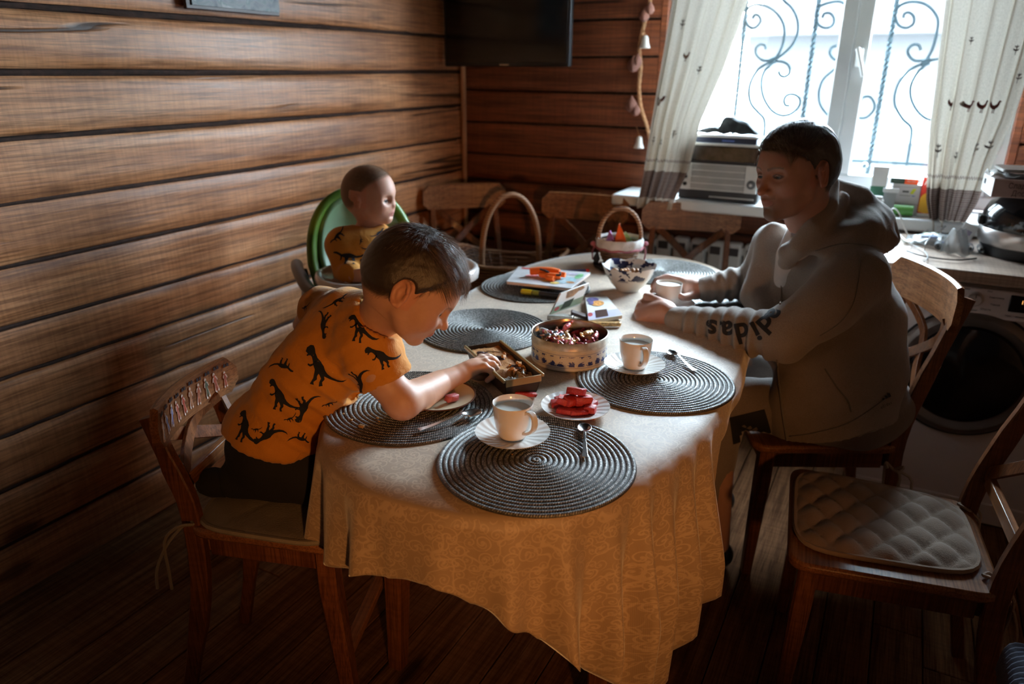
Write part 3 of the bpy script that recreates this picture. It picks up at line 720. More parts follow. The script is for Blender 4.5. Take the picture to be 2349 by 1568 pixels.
def cloth_mat():
    t = NT('scroll_patterned_cloth')
    uvn = t.n('ShaderNodeUVMap'); uvn.uv_map = 'UVMap'; uv = uvn.outputs[0]
    def scroll(scale, seed, wid):
        mp = t.n('ShaderNodeMapping'); mp.inputs['Scale'].default_value = (scale,)*3; mp.inputs['Location'].default_value = (seed, seed*0.7, 0); t.l(uv, mp.inputs[0])
        nz = t.n('ShaderNodeTexNoise'); t.l(mp.outputs[0], nz.inputs['Vector']); nz.inputs['Scale'].default_value = 0.8
        ad = t.n('ShaderNodeVectorMath', operation='MULTIPLY_ADD'); t.l(nz.outputs[1], ad.inputs[0]); ad.inputs[1].default_value = (0.35,)*3; t.l(mp.outputs[0], ad.inputs[2])
        vo = t.n('ShaderNodeTexVoronoi', voronoi_dimensions='2D'); t.l(ad.outputs[0], vo.inputs['Vector']); vo.inputs['Scale'].default_value = 1; vo.inputs['Randomness'].default_value = 0.75
        sb = t.n('ShaderNodeVectorMath', operation='SUBTRACT'); t.l(ad.outputs[0], sb.inputs[0]); t.l(vo.outputs['Position'], sb.inputs[1])
        sp = t.n('ShaderNodeSeparateXYZ'); t.l(sb.outputs[0], sp.inputs[0]); an = t.math('ARCTAN2', sp.outputs[1], sp.outputs[0])
        sc = t.n('ShaderNodeSeparateColor'); t.l(vo.outputs['Color'], sc.inputs[0])
        sgn = t.math('SUBTRACT', t.math('MULTIPLY', t.math('GREATER_THAN', sc.outputs[0], 0.5), 2), 1)
        d = vo.outputs['Distance']
        ph = t.math('ADD', t.math('MULTIPLY', t.math('MULTIPLY', an, 1/(2*math.pi)), sgn), t.math('SUBTRACT', sc.outputs[1], t.math('MULTIPLY', t.math('POWER', d, 0.75), 3.1)))
        fr = t.math('FRACT', t.math('ADD', ph, 10)); di = t.math('ABSOLUTE', t.math('SUBTRACT', fr, 0.5))
        line = t.ramp(t.math('DIVIDE', di, t.math('ADD', t.math('MULTIPLY', t.math('POWER', d, -0.6), wid), 0.02)), [(0.75, (1, 1, 1)), (1.0, (0, 0, 0))])
        gate = t.ramp(d, [(0.47, (1, 1, 1)), (0.56, (0, 0, 0))])
        blob = t.ramp(d, [(0.035, (1, 1, 1)), (0.06, (0, 0, 0))])
        return t.math('MAXIMUM', t.math('MULTIPLY', line, gate), blob)
    a = scroll(27, 0.0, 0.048); b2 = scroll(43, 3.3, 0.070)
    # long wandering stems
    st = t.noise(uv, 17, 1.5, 0.5, 0.6); stem = t.ramp(t.math('ABSOLUTE', t.math('SUBTRACT', st, 0.5)), [(0.010, (1, 1, 1)), (0.018, (0, 0, 0))])
    lines = t.math('MAXIMUM', t.math('MAXIMUM', a, t.math('MULTIPLY', b2, 0.75)), stem)
    base = t.ramp(t.noise(uv, 3, 3), [(0.3, (0.36, 0.25, 0.155)), (0.7, (0.41, 0.285, 0.18))])
    hi = (0.60, 0.44, 0.29, 1)
    weave = t.n('ShaderNodeTexWave'); weave.inputs['Scale'].default_value = 240; t.l(uv, weave.inputs[0])
    spots = t.ramp(t.noise(uv, 14, 2, 0.5), [(0.80, (0, 0, 0)), (0.83, (1, 1, 1))])
    col = t.mix(t.math('MULTIPLY', lines, 0.60), base, hi)
    h = t.math('ADD', t.math('MULTIPLY', lines, 0.05), t.math('MULTIPLY', weave.outputs['Fac'], 0.25))
    t.set(Base_Color=col, Roughness=0.5, Specular_IOR_Level=0.75, Sheen_Weight=0.7, Sheen_Roughness=0.35)
    wr = t.noise(t.coord('UV', (9, 13, 1)), 1.0, 3, 0.5, 0.5)
    t.bump(t.math('ADD', h, t.math('MULTIPLY', wr, 1.6)), 0.35, 0.0016)
    return t.m
M['cloth'] = cloth_mat()
dk = [(180, .26), (205, .25), (225, .24), (247, .215), (262, .165), (272, .14), (281, .175), (290, .235), (300, .33), (308, .43), (316, .56), (324, .47), (329, .43), (334, .40), (337.5, .39), (339.5, .07), (345, .045), (360, .05), (380, .06), (400, .10), (420, .20), (470, .28), (510, .24), (540, .26)]
def drop(deg):
    d = deg % 360; d = d+360 if d < 180 else d
    return float(np.interp(d, [a for a, _ in dk], [b for _, b in dk]))
NA, NR, ND = 540, 16, 34
def cloth_pts():
    vs = []; uv = []
    # arc length parameter
    ang = [2*math.pi*i/NA for i in range(NA)]
    P = [per(a, 0.006) for a in ang]; L = [0]
    for i in range(1, NA): L.append(L[-1]+np.linalg.norm(P[i]-P[i-1]))
    tot = L[-1]+np.linalg.norm(P[0]-P[-1])
    rs = np.random.RandomState(3)
    fold_c = [196, 214, 232, 243, 254, 266, 279, 291.5, 301.5, 310.5, 317, 323.5, 330, 337, 346, 360, 378, 396, 420, 445, 470, 495, 520]
    for i in range(NA):
        a = ang[i]; q = P[i]; nx = per(a+1e-3, 0.006)-per(a-1e-3, 0.006); nv = np.array([nx[1], -nx[0]]); nv /= np.linalg.norm(nv)
        deg = math.degrees(a); d0 = drop(deg); dd = deg if deg >= 180 else deg+360
        # folds: outward ridges between valleys
        j = max([k for k, c in enumerate(fold_c) if c <= dd], default=0); c0 = fold_c[j]; c1 = fold_c[min(j+1, len(fold_c)-1)] if j+1 < len(fold_c) else 540+14
        ph = (dd-c0)/max(c1-c0, 1e-3); ph = min(max(ph, 0), 1)
        ridge = (0.5-0.5*math.cos(2*math.pi*ph))
        amp = 0.045+0.035*((j*37) % 5)/4
        for k in range(NR):
            s = (k+1)/NR; s2 = s**0.9
            p = TC+(q-TC)*s2; w = 0.0006*math.sin(p[0]*21+p[1]*33)+0.0007*math.sin(p[0]*9-p[1]*17+1)
            if k == NR-1: z = TH+0.0005
            else: z = TH+0.004+w
            vs.append((p[0], p[1], z)); uv.append((p[0], p[1]))
        for k in range(1, ND+1):
            s = k/ND; L_ = d0*(1-0.10*(ridge-0.5)*min(1, d0*3)); dep = L_*s
            e = min(1.0, dep/0.30)
            out = 0.004+0.010*min(1, dep/0.02)+amp*(ridge-0.42)*e*(0.35+0.65*min(1, d0/0.3))+0.018*e+0.006*math.sin(dd*0.9+dep*9)*e
            tang = 0.008*math.sin(2*math.pi*ph)*e*0.6
            tv = np.array([-nv[1], nv[0]])
            p = q+nv*out+tv*tang
            vs.append((p[0], p[1], TH-0.001-dep)); 
            pe = q+nv*(dep+0.01); uv.append((pe[0]+0, pe[1]+0) if d0 < 0 else (q[0]+nv[0]*dep, q[1]+nv[1]*dep))
    # material coordinates of the hanging part: arc length / drop keeps the pattern unstretched
    n = NR+ND
    for i in range(NA):
        for k in range(ND):
            s = (k+1)/ND; dep = drop(math.degrees(ang[i]))*s
            uv[i*n+NR+k] = (L[i]+3.0, 5.0-dep)
    fs = []
    for i in range(NA):
        i2 = (i+1) % NA
        for k in range(n-1): fs.append((i*n+k, i2*n+k, i2*n+k+1, i*n+k+1))
    c = len(vs); vs.append((TC[0], TC[1], TH+0.004)); uv.append((TC[0], TC[1]))
    for i in range(NA): fs.append((c, ((i+1) % NA)*n, i*n))
    return vs, fs, uv
vs, fs, uvs = cloth_pts()
b = MB(); b.add(vs, fs)
cl = b.build('tablecloth', 'cloth', None, auto=0, uvfn=lambda i, v: uvs[i])
tag(cl, 'tan tablecloth with pale scroll pattern draped over the oval table', 'tablecloth')
md = cl.modifiers.new('solid', 'SOLIDIFY'); md.thickness = 0.0012; md.offset = -1
CT = TH+0.0055      # cloth surface height

# ------------------------------------------------------------------ woven placemats
def mat_weave():
    t = NT('woven_placemat')
    tc = t.n('ShaderNodeTexCoord'); sp = t.n('ShaderNodeSeparateXYZ'); t.l(tc.outputs['Object'], sp.inputs[0])
    r = t.math('SQRT', t.math('ADD', t.math('POWER', sp.outputs[0], 2), t.math('POWER', sp.outputs[1], 2)))
    an = t.math('ARCTAN2', sp.outputs[1], sp.outputs[0])
    ring = t.math('DIVIDE', r, 0.0104); fr = t.math('FRACT', ring); idx = t.math('FLOOR', ring)
    # stitches: constant length along the ring, slanted like a braid
    st = t.math('ADD', t.math('MULTIPLY', t.math('MULTIPLY', an, t.math('ADD', idx, 0.5)), 1.0/0.45), t.math('MULTIPLY', t.math('ABSOLUTE', t.math('SUBTRACT', fr, 0.5)), 1.5))
    sf = t.math('FRACT', t.math('ADD', st, t.math('MULTIPLY', idx, 0.37)))
    thread = t.ramp(t.math('ABSOLUTE', t.math('SUBTRACT', sf, 0.5)), [(0.20, (1, 1, 1)), (0.30, (0, 0, 0))])
    side = t.ramp(t.math('ABSOLUTE', t.math('SUBTRACT', fr, 0.5)), [(0.30, (1, 1, 1)), (0.42, (0, 0, 0))])
    nz = t.noise(tc.outputs['Object'], 330, 2, 0.7)
    gl = t.ramp(nz, [(0.47, (0, 0, 0)), (0.56, (1, 1, 1))])
    k = t.math('MULTIPLY', t.math('MULTIPLY', thread, side), t.math('ADD', t.math('MULTIPLY', gl, 0.85), 0.15))
    fine = t.noise(tc.outputs['Object'], 900, 2, 0.6)
    k2 = t.math('MAXIMUM', k, t.math('MULTIPLY', t.math('GREATER_THAN', fine, 0.62), 0.35))
    col = t.mix(k2, (0.022, 0.020, 0.019, 1), (0.72, 0.72, 0.69, 1))
    t.set(Base_Color=col, Roughness=t.math('SUBTRACT', 0.52, t.math('MULTIPLY', k2, 0.20)), Metallic=t.math('MULTIPLY', k2, 0.35), Specular_IOR_Level=0.6)
    t.bump(t.math('ADD', sf, fine), 0.5, 0.0012)
    return t.m
M['mat'] = mat_weave()
def placemat():
    b = MB(); NRG = 18; seg = 200; vs = []; fs = []; prof = []
    for i in range(NRG):
        r0 = 0.0104*i
        for f, z in ((0.06, 0.0012), (0.24, 0.0036), (0.5, 0.0046), (0.76, 0.0036), (0.94, 0.0012)): prof.append((r0+0.0104*f, z, i, f))
    prof.append((0.0104*NRG, -0.001, NRG, 0)); prof.append((0.0104*NRG-0.004, -0.001, NRG, 0))
    for (r, z, i, f) in prof:
        for k in range(seg):
            a = 2*math.pi*k/seg; ph = a*(i+0.5)/0.62*2*math.pi/(2*math.pi)
            w = 0.0006*math.sin(ph*2*math.pi*0+k*math.pi*1.0) if 0.2 < f < 0.8 and i > 6 else 0
            vs.append((r*math.cos(a)*(1+0.004*math.sin(3*a+1)), r*math.sin(a)*(1+0.004*math.sin(2*a)), z+w))
    n = len(prof)
    for i in range(n-1):
        for k in range(seg): fs.append((i*seg+k, i*seg+(k+1) % seg, (i+1)*seg+(k+1) % seg, (i+1)*seg+k))
    fs.append(tuple(range(seg)))
    return b.add(vs, fs).build('placemat', 'mat', None, fixn=False, auto=0)
mats = [((1230, 1056), 'round black woven placemat nearest the camera under the cup at the table end', 0.0035),
        ((940, 925), 'round black woven placemat under the boy\'s bent arm and cream plate', 0),
        ((1502, 868), 'round black woven placemat at the right edge of the table beside the tin', 0),
        ((1110, 752), 'empty round grey woven placemat behind the cake tray', 0),
        ((1228, 655), 'round woven placemat under the picture book and yellow marker', 0),
        ((1640, 712), 'round woven placemat under the man\'s forearm', 0),
        ((1526, 621), 'round pale woven placemat behind the blue and white bowl', 0)]
pm = placemat()
for i, (q, lab, dz) in enumerate(mats):
    o = pm if i == 0 else pm.copy()
    if i: COL.objects.link(o)
    p = atz(*q, CT+0.004); o.location = (p[0], p[1], CT+dz); o.rotation_euler = (0.004 if i == 0 else 0, 0, i*0.9)
    tag(o, lab, 'placemat', 'round woven placemats')
MT = CT+0.0048
# ================================================================== THINGS ON THE TABLE
def scallop(an, i): return 1.0
cup_out = [(0.001, 0.0), (0.0235, 0.0), (0.0265, 0.0015), (0.0285, 0.006), (0.0335, 0.022), (0.0372, 0.042), (0.0390, 0.062), (0.0400, 0.074), (0.0403, 0.0765), (0.0396, 0.0778), (0.0385, 0.0768), (0.0375, 0.062), (0.0355, 0.042), (0.031, 0.020), (0.022, 0.0065), (0.001, 0.005)]
def cup(loc, hang, label, level=0.058, sc=1.0, group='white cups of milky drink', handle=True):
    t = empty('cup', loc, 0, label, 'cup', group)
    MB().lathe([(r*sc, z*0.94) for r, z in cup_out], 48).build('body', 'porcelain', t, auto=60)
    rl = float(np.interp(level, [0.02, 0.042, 0.062, 0.077], [0.031, 0.0355, 0.0375, 0.0385]))*sc
    MB().lathe([(0.0005, level*sc), (rl+0.0003, level*sc)], 40, caps=False).build('drink', 'tea', t, auto=0)
    if handle:
        c, s = math.cos(hang), math.sin(hang)
        P = [(0.0365, 0.062), (0.047, 0.0665), (0.0565, 0.062), (0.0605, 0.050), (0.058, 0.036), (0.050, 0.026), (0.040, 0.0205), (0.032, 0.0185)]
        P = [(r*c*sc, r*s*sc, z*sc) for r, z in P]; P = spline(P, 4)
        MB().sweep(P, 0.0125*sc, 0.0062*sc, (-s, c, 0)).build('handle', 'porcelain', t, bevel=0.0015)
    return t
def saucer(loc, label, r=0.0745, group='white saucers'):
    t = empty('saucer', loc, 0, label, 'saucer', group)
    k = r/0.0745
    pr = [(0.001, 0.0035), (0.020*k, 0.0035), (0.0235*k, 0.0050), (0.030*k, 0.0052), (0.048*k, 0.0095), (0.066*k, 0.0150), (0.0735*k, 0.0172), (0.0745*k, 0.0176), (0.0738*k, 0.0160), (0.060*k, 0.0105), (0.042*k, 0.0050), (0.026*k, 0.0015), (0.024*k, 0.0), (0.001, 0.0)]
    def w(a, i): return 1.0
    MB().lathe(pr, 64, wob=w).build('dish', 'porcelain_fluted', t, auto=70)
    return t
def _fl():
    t = NT('fluted_porcelain'); tc = t.n('ShaderNodeTexCoord'); sp = t.n('ShaderNodeSeparateXYZ'); t.l(tc.outputs['Object'], sp.inputs[0])
    an = t.math('ARCTAN2', sp.outputs[1], sp.outputs[0]); r = t.math('SQRT', t.math('ADD', t.math('POWER', sp.outputs[0], 2), t.math('POWER', sp.outputs[1], 2)))
    wv = t.math('MULTIPLY', t.math('SINE', t.math('ADD', t.math('MULTIPLY', an, 22), t.math('MULTIPLY', r, 130))), t.ramp(r, [(0.028, (0, 0, 0)), (0.04, (1, 1, 1))]))
    t.set(Base_Color=(0.80, 0.78, 0.75, 1), Roughness=0.13, Specular_IOR_Level=0.6); t.bump(wv, 0.35, 0.0012); return t.m
M['porcelain_fluted'] = _fl()
VW = lambda dx, dy: math.atan2(0.46*dx+0.887*dy, 0.887*dx-0.46*dy)   # image-right/away direction to world angle
pc = atz(1176, 987, MT+0.021)
saucer((pc[0], pc[1], MT+0.0035), 'white saucer under the cup nearest the camera')
cup((pc[0], pc[1], MT+0.0095), VW(0.70, -0.72), 'white cup of milky drink nearest the camera')
pd = atz(1456, 831, MT+0.018)
saucer((pd[0], pd[1], MT+0.0005), 'white saucer under the cup on the right-hand placemat')
cup((pd[0], pd[1], MT+0.0058), VW(0.25, -0.97), 'white cup of milky drink on the right-hand placemat')
pe = atz(1532, 692, MT+0.017)
saucer((pe[0]+0.008, pe[1], MT+0.0005), 'white saucer under the cup held by the man')
cup((pe[0], pe[1], MT+0.0058), VW(-0.4, 0.9), 'white cup held between the man\'s hands', level=0.066, handle=False)

# cream dessert plate with brown rim
t = NT('cream_glaze'); t.set(Base_Color=(0.72, 0.62, 0.43, 1), Roughness=0.18); M['cream'] = t.m
t = NT('brown_glaze'); t.set(Base_Color=(0.10, 0.05, 0.035, 1), Roughness=0.2); M['brownglaze'] = t.m
pp = atz(1006, 905, MT+0.0145); pl_ = empty('dessert_plate', (pp[0], pp[1], MT+0.0005), 0, 'cream dessert plate with brown rim under the boy\'s forearm', 'plate')
MB().lathe([(0.001, 0.003), (0.05, 0.003), (0.062, 0.006), (0.078, 0.0125), (0.0815, 0.0145), (0.0815, 0.0135), (0.062, 0.004), (0.045, 0.0), (0.001, 0.0)], 56).build('dish', 'cream', pl_, auto=60)
MB().tube([(0.0815*math.cos(a), 0.0815*math.sin(a), 0.0143) for a in np.linspace(0, 2*math.pi, 56, endpoint=False)], 0.0017, 6, closed=True).build('rim', 'brownglaze', pl_)
# fruit paste pieces
def pastemat(n, c):
    t = NT(n); v = t.coord(); nz = t.noise(v, 300, 3, 0.7)
    t.set(Base_Color=t.ramp(nz, [(0.35, tuple(x*0.7 for x in c)), (0.62, c), (0.75, tuple(min(1, x*1.3+0.12) for x in c))]), Roughness=0.45, Subsurface_Weight=0.12, Subsurface_Radius=(0.01, 0.003, 0.002), Subsurface_Scale=0.2)
    t.bump(nz, 0.7, 0.002); return t.m
M['paste'] = pastemat('red_fruit_paste', (0.52, 0.030, 0.026)); M['paste2'] = pastemat('pink_fruit_paste', (0.52, 0.10, 0.10))
def paste_mesh(d, seed, m='paste'):
    r = random.Random(seed); bm = bmesh.new(); bmesh.ops.create_cube(bm, size=1.0)
    for v in bm.verts: v.co = Vector((v.co.x*d[0]*r.uniform(.85, 1.1), v.co.y*d[1]*r.uniform(.85, 1.1), v.co.z*d[2]*r.uniform(.9, 1.1)))
    bmesh.ops.bevel(bm, geom=bm.edges[:], offset=min(d)*0.06, segments=1, affect='EDGES'); bmesh.ops.subdivide_edges(bm, edges=bm.edges[:], cuts=1, use_grid_fill=True)
    for v in bm.verts: v.co += Vector((r.uniform(-1, 1), r.uniform(-1, 1), r.uniform(-1, 1)))*min(d)*(0.12 if m == 'cake' else 0.03)
    me = bpy.data.meshes.new('fruit_paste'); bm.to_mesh(me); bm.free(); me.materials.append(M[m]); me.polygons.foreach_set('use_smooth', [True]*len(me.polygons)); return me
def paste(loc, d, rot, seed, label, group=None, m='paste'):
    o = bpy.data.objects.new('fruit_paste_piece', paste_mesh(d, seed, m)); COL.objects.link(o); o.location = Vector(loc); o.rotation_euler = rot; tag(o, label, 'sweet', group); return o
q = atz(1036, 912, MT+0.014); paste(q, (0.030, 0.014, 0.014), (0.1, 0.1, VW(0.75, 0.65)), 1, 'pink bar of fruit paste on the cream plate under the boy\'s arm', m='paste2')
q = atz(1206, 903, CT+0.006); paste(q, (0.050, 0.012, 0.008), (0, 0.05, VW(0.9, -0.05)), 2, 'thin red slice of fruit paste lying alone on the cloth behind the near cup')
q = atz(1330, 893, CT+0.009); paste(q, (0.020, 0.012, 0.004), (0, 0.05, VW(0.9, -0.05)), 3, 'small red scrap of fruit paste at the far edge of the white plate') if False else None
pr_ = atz(1320, 928, CT+0.0175); saucer((pr_[0], pr_[1], CT+0.0005), 'white plate heaped with red fruit paste pieces', 0.0745, 'white saucers')['category'] = 'plate'
spec = [(-30, 12, 0, .030, .022, .012, .2, 0), (-18, -22, 0, .034, .018, .014, 2.9, 0), (4, -26, 0, .030, .016, .014, .3, 0), (26, -18, 0, .018, .022, .022, 1.2, 0), (30, 10, 0, .026, .018, .012, .9, 0), (8, 22, 0, .030, .018, .013, .1, .1), (-22, 30, 0, .028, .018, .013, .5, 0),
        (-6, 2, 1, .032, .022, .015, .7, .2), (14, -4, 1, .030, .014, .022, .1, 0), (-24, 4, 1, .026, .02, .012, 1.4, .3), (12, 18, 1, .028, .017, .012, 2.2, .2), (2, 8, 2, .034, .018, .013, 2.5, .25), (22, 2, 1, .016, .016, .02, .5, .3)]
PL = ['red fruit paste bar at the left edge of the heap on the white plate', 'long red fruit paste bar at the near left of the heap', 'red fruit paste bar lying at the near edge of the white plate', 'small upright red fruit paste cube at the near right of the heap', 'red fruit paste piece at the right edge of the heap', 'red fruit paste piece at the far side of the heap', 'red fruit paste piece at the far left of the heap', 'broad red fruit paste slab in the middle layer of the heap', 'thick red fruit paste block standing at the front of the middle layer', 'red fruit paste piece leaning on the left of the middle layer', 'red fruit paste piece at the back of the middle layer', 'topmost red fruit paste bar crowning the heap', 'small red fruit paste cube resting high on the right of the heap']
for i, (dx, dy, lv, a, b_, c_, rz, tl) in enumerate(spec):
    wx = 1.14*(0.887*dx-0.46*dy); wy = 1.14*(0.46*dx+0.887*dy)
    paste((pr_[0]+wx*0.001, pr_[1]+wy*0.001, CT+0.0125+lv*0.0135+(0.006 if lv == 2 else 0)), (a*1.2, b_*1.15, c_*1.15), (tl, tl*0.6, rz+0.45), 20+i, PL[i], 'red fruit paste pieces on the white plate')
# spoons
def spoon(p, q, label, m='steel', L=0.145, z=None, tilt=0.0):
    """p = bowl centre, q = handle end"""
    p = np.array(p); q = np.array(q); d = (q-p)[:2]; rz = math.atan2(d[1], d[0]); t = empty('teaspoon', (p[0], p[1], z), rz, label, 'spoon', 'teaspoons'); k = L/0.145
    b = MB(); n = 22; mw = 11; vs = []; fs = []
    for i in range(n):
        u = -1+2*i/(n-1); x = u*0.0225*k; hw = 0.0148*k*math.sqrt(max(0.0, 1-abs(u)**2.2))*(1-0.12*u)+0.0008
        for j in range(mw):
            v = -1+2*j/(mw-1); vs.append((x, hw*v, 0.0075-0.0065*(1-v*v)*(1-u*u)+(0.003*max(0, u)**2)))
    for i in range(n-1):
        for j in range(mw-1): fs.append((i*mw+j, (i+1)*mw+j, (i+1)*mw+j+1, i*mw+j+1))
    b.add(vs, fs).build('bowl', m, t, solid=0.0012, auto=0)
    P = spline([(0.0215*k, 0, 0.010), (0.034*k, 0, 0.0125), (0.060*k, 0, 0.008), (0.095*k, 0, 0.004), (0.122*k, 0, 0.0035)], 6)
    n2 = len(P); W = [0.0055+(0.0085-0.001)*max(0, (i/n2-0.45))/0.55*1.2 for i in range(n2)]
    MB().sweep(P, [w*k for w in W], 0.0022, (0, 1, 0)).build('handle', m, t, bevel=0.0005)
    return t
s1 = atz(1340, 988, MT+0.004); s2 = atz(1342, 1058, MT+0.003); spoon(s1, s2, 'steel teaspoon with bowl away from the camera on the nearest placemat', L=0.135, z=MT+0.004)
s1 = atz(1541, 812, MT+0.003); s2 = atz(1597, 853, MT+0.003); spoon(s1, s2, 'shiny steel teaspoon on the right-hand placemat beside the cup', L=0.138, z=MT+0.0005)
s1 = atz(1082, 952, MT+0.004); s2 = atz(962, 988, MT+0.003); spoon(s1, s2, 'dark-looking teaspoon lying beneath the boy\'s forearm', L=0.150, z=MT+0.0025)
s1 = atz(1500, 727, CT); s2 = atz(1558, 745, CT); spoon(s2, s1, 'teaspoon half hidden under the man\'s cuff', L=0.13, z=CT)
# crumbs
M['crumb'] = pastemat('cake_crumb', (0.50, 0.30, 0.12))
for i, (x, y, s_) in enumerate([(829, 978, .0055), (806, 962, .0025), (866, 958, .003), (870, 966, .002), (788, 948, .002), (1175, 1044, .0016), (1152, 907, .002), (1188, 909, .0018), (905, 960, .002)]):
    p = atz(x, y, MT+0.001); me = paste_mesh((s_*2, s_*1.4, s_), 60+i, 'crumb'); o = bpy.data.objects.new('crumb', me); COL.objects.link(o); o.location = (p[0], p[1], MT+s_*0.4+(0.003 if i in (5,) else 0))
    tag(o, 'largest pale cake crumb on the left placemat' if i == 0 else 'tiny pale cake crumb scattered near the boy\'s place', 'crumb', None if i == 0 else 'tiny cake crumbs')
# cake in a baking tray
tl, tr, br, bl = [atz(x, y, CT+0.047) for x, y in ((1070, 787), (1160, 779), (1239, 858), (1147, 882))]
cx_ = (tl+tr+br+bl)/4; ex = nrm(((tr-tl)+(br-bl))[:2]); Lx = 0.90*(np.linalg.norm((tr-tl)[:2])+np.linalg.norm((br-bl)[:2]))/2; Ly = 0.93*(np.linalg.norm((tl-bl)[:2])+np.linalg.norm((tr-br)[:2]))/2
cake_a = math.atan2(ex[1], ex[0])
ck = empty('cake_tray', (cx_[0], cx_[1], CT+0.0005), cake_a, 'rectangular dark and gold cardboard tray of half-eaten cake', 'cake tray')
M['gold'] = plain('dull_gold_card', (0.40, 0.27, 0.13), 0.35, 0.4, var=0.1); M['browncard'] = plain('dark_brown_card', (0.035, 0.018, 0.013), 0.55)
hx, hy, hz = Lx/2, Ly/2, 0.045
def tray_side(sx, sy):
    b = MB()
    if sx: 
        y0 = hy; P = [(sx*(hx-0.010), -hy+0.008, 0), (sx*(hx-0.010), hy-0.008, 0), (sx*hx, hy, hz), (sx*hx, -hy, hz)]; n = np.array([sx*0.0018, 0, 0])
    else:
        P = [(-hx+0.010, sy*(hy-0.008), 0), (hx-0.010, sy*(hy-0.008), 0), (hx, sy*hy, hz), (-hx, sy*hy, hz)]; n = np.array([0, sy*0.0018, 0])
    v = [np.array(p) for p in P]+[np.array(p)-n for p in P]
    return b.add(v, [(0, 1, 2, 3), (7, 6, 5, 4), (0, 4, 5, 1), (1, 5, 6, 2), (2, 6, 7, 3), (3, 7, 4, 0)]).build('side', 'browncard', ck, smooth=False)
for sx, sy in ((1, 0), (-1, 0), (0, 1), (0, -1)): tray_side(sx, sy)
MB().box((0, 0, 0.001), (2*hx-0.02, 2*hy-0.016, 0.002)).build('base', 'browncard', ck)
for sgn in (-1, 1): MB().box((sgn*(hx+0.001), 0, hz-0.001), (0.0065, 2*hy+0.006, 0.008)).build('gold_edge', 'gold', ck, bevel=0.002)
MB().box((0, -hy-0.0015, hz-0.007), (2*hx-0.006, 0.004, 0.017)).build('gold_edge', 'gold', ck, bevel=0.0015)
MB().box((0, hy, hz-0.004), (2*hx-0.004, 0.003, 0.008)).build('gold_edge', 'gold', ck, bevel=0.001)
def cakemat():
    t = NT('baked_cake'); v = t.coord(); a = t.noise(v, 45, 4, 0.6); c = t.ramp(a, [(0.3, (0.36, 0.12, 0.03)), (0.5, (0.58, 0.25, 0.07)), (0.7, (0.66, 0.36, 0.13))])
    t.set(Base_Color=c, Roughness=0.6); t.bump(t.noise(v, 160, 4, 0.7), 0.8, 0.003); return t.m
M['cake'] = cakemat(); M['choc'] = plain('chocolate', (0.045, 0.020, 0.018), 0.35, var=0.3)
rs = np.random.RandomState(11)
b = MB()
def cakez(x, y):
    z = 0.036+0.0015*math.sin(x*90)*math.cos(y*70)
    if y < -hy*0.35 and x < 0.2*hx: z -= 0.020*min(1, (-hy*0.35-y)/0.02)
    if y < -hy*0.35 and x > 0.1*hx: z -= 0.008*abs(math.sin(x*150+y*90))
    return z
gx, gy = 26, 44
b.grid(gx, gy, lambda u, v: ((u-0.5)*2*(hx-0.007), (v-0.5)*2*(hy-0.007), cakez((u-0.5)*2*hx, (v-0.5)*2*hy)+rs.uniform(-.0009, .0009)))
cake = b.build('cake', 'cake', ck, auto=0)
for i in range(26):
    u = rs.uniform(-0.8, 0.9); v = rs.uniform(-0.85, -0.1) if i < 20 else rs.uniform(-.1, .5)
    me = paste_mesh((rs.uniform(.006, .014), rs.uniform(.005, .010), rs.uniform(.004, .008)), 90+i, 'cake'); o = bpy.data.objects.new('cake_lump', me); COL.objects.link(o); o.parent = ck
    o.location = (u*(hx-0.012) if i > 8 else (hx-0.014)*0.92, v*(hy-0.014), cakez(u*hx, v*hy)+0.003); o.rotation_euler = (rs.rand()*3, rs.rand()*3, rs.rand()*3)
for (u, v, s_) in ((-0.45, 0.62, .016), (0.25, 0.28, .014), (0.45, -0.28, .014), (-0.1, -0.60, .012)):
    x0, y0 = u*hx, v*hy; bb = MB()
    for k in range(3):
        a0 = k*2.1+u; cx2, cy2 = x0+s_*0.55*math.cos(a0), y0+s_*0.55*math.sin(a0)
        bb.lathe([(0.0005, 0.0035), (s_*0.5, 0.003), (s_*0.62, 0.0012), (s_*0.63, 0.0)], 14, c=(cx2, cy2, cakez(x0, y0)), wob=lambda a, i: 1+0.12*math.sin(3*a+a0))
    bb.build('chocolate_flower', 'choc', ck)
    bb = MB().tube(spline([(x0, y0, cakez(x0, y0)+.002), (x0+.02, y0+.006, cakez(x0, y0)+.003), (x0+.045, y0-.008, cakez(x0, y0)+.002)], 5), 0.0009, 5); bb.build('chocolate_stem', 'choc', ck)
M['foil'] = plain('crumpled_foil', (0.55, 0.53, 0.48), 0.35, 0.6, var=0.2, bump=1.0, bscale=150)
bb = MB(); bb.grid(14, 9, lambda u, v: (-hx*0.95+u*0.07, -hy*0.93+v*0.045, 0.018+0.016*u*v+0.006*math.sin(9*u+5*v)+0.004*math.sin(23*u*v+3)+(0.02 if u < 0.08 else 0)))
bb.build('foil', 'foil', ck, solid=0.0006)
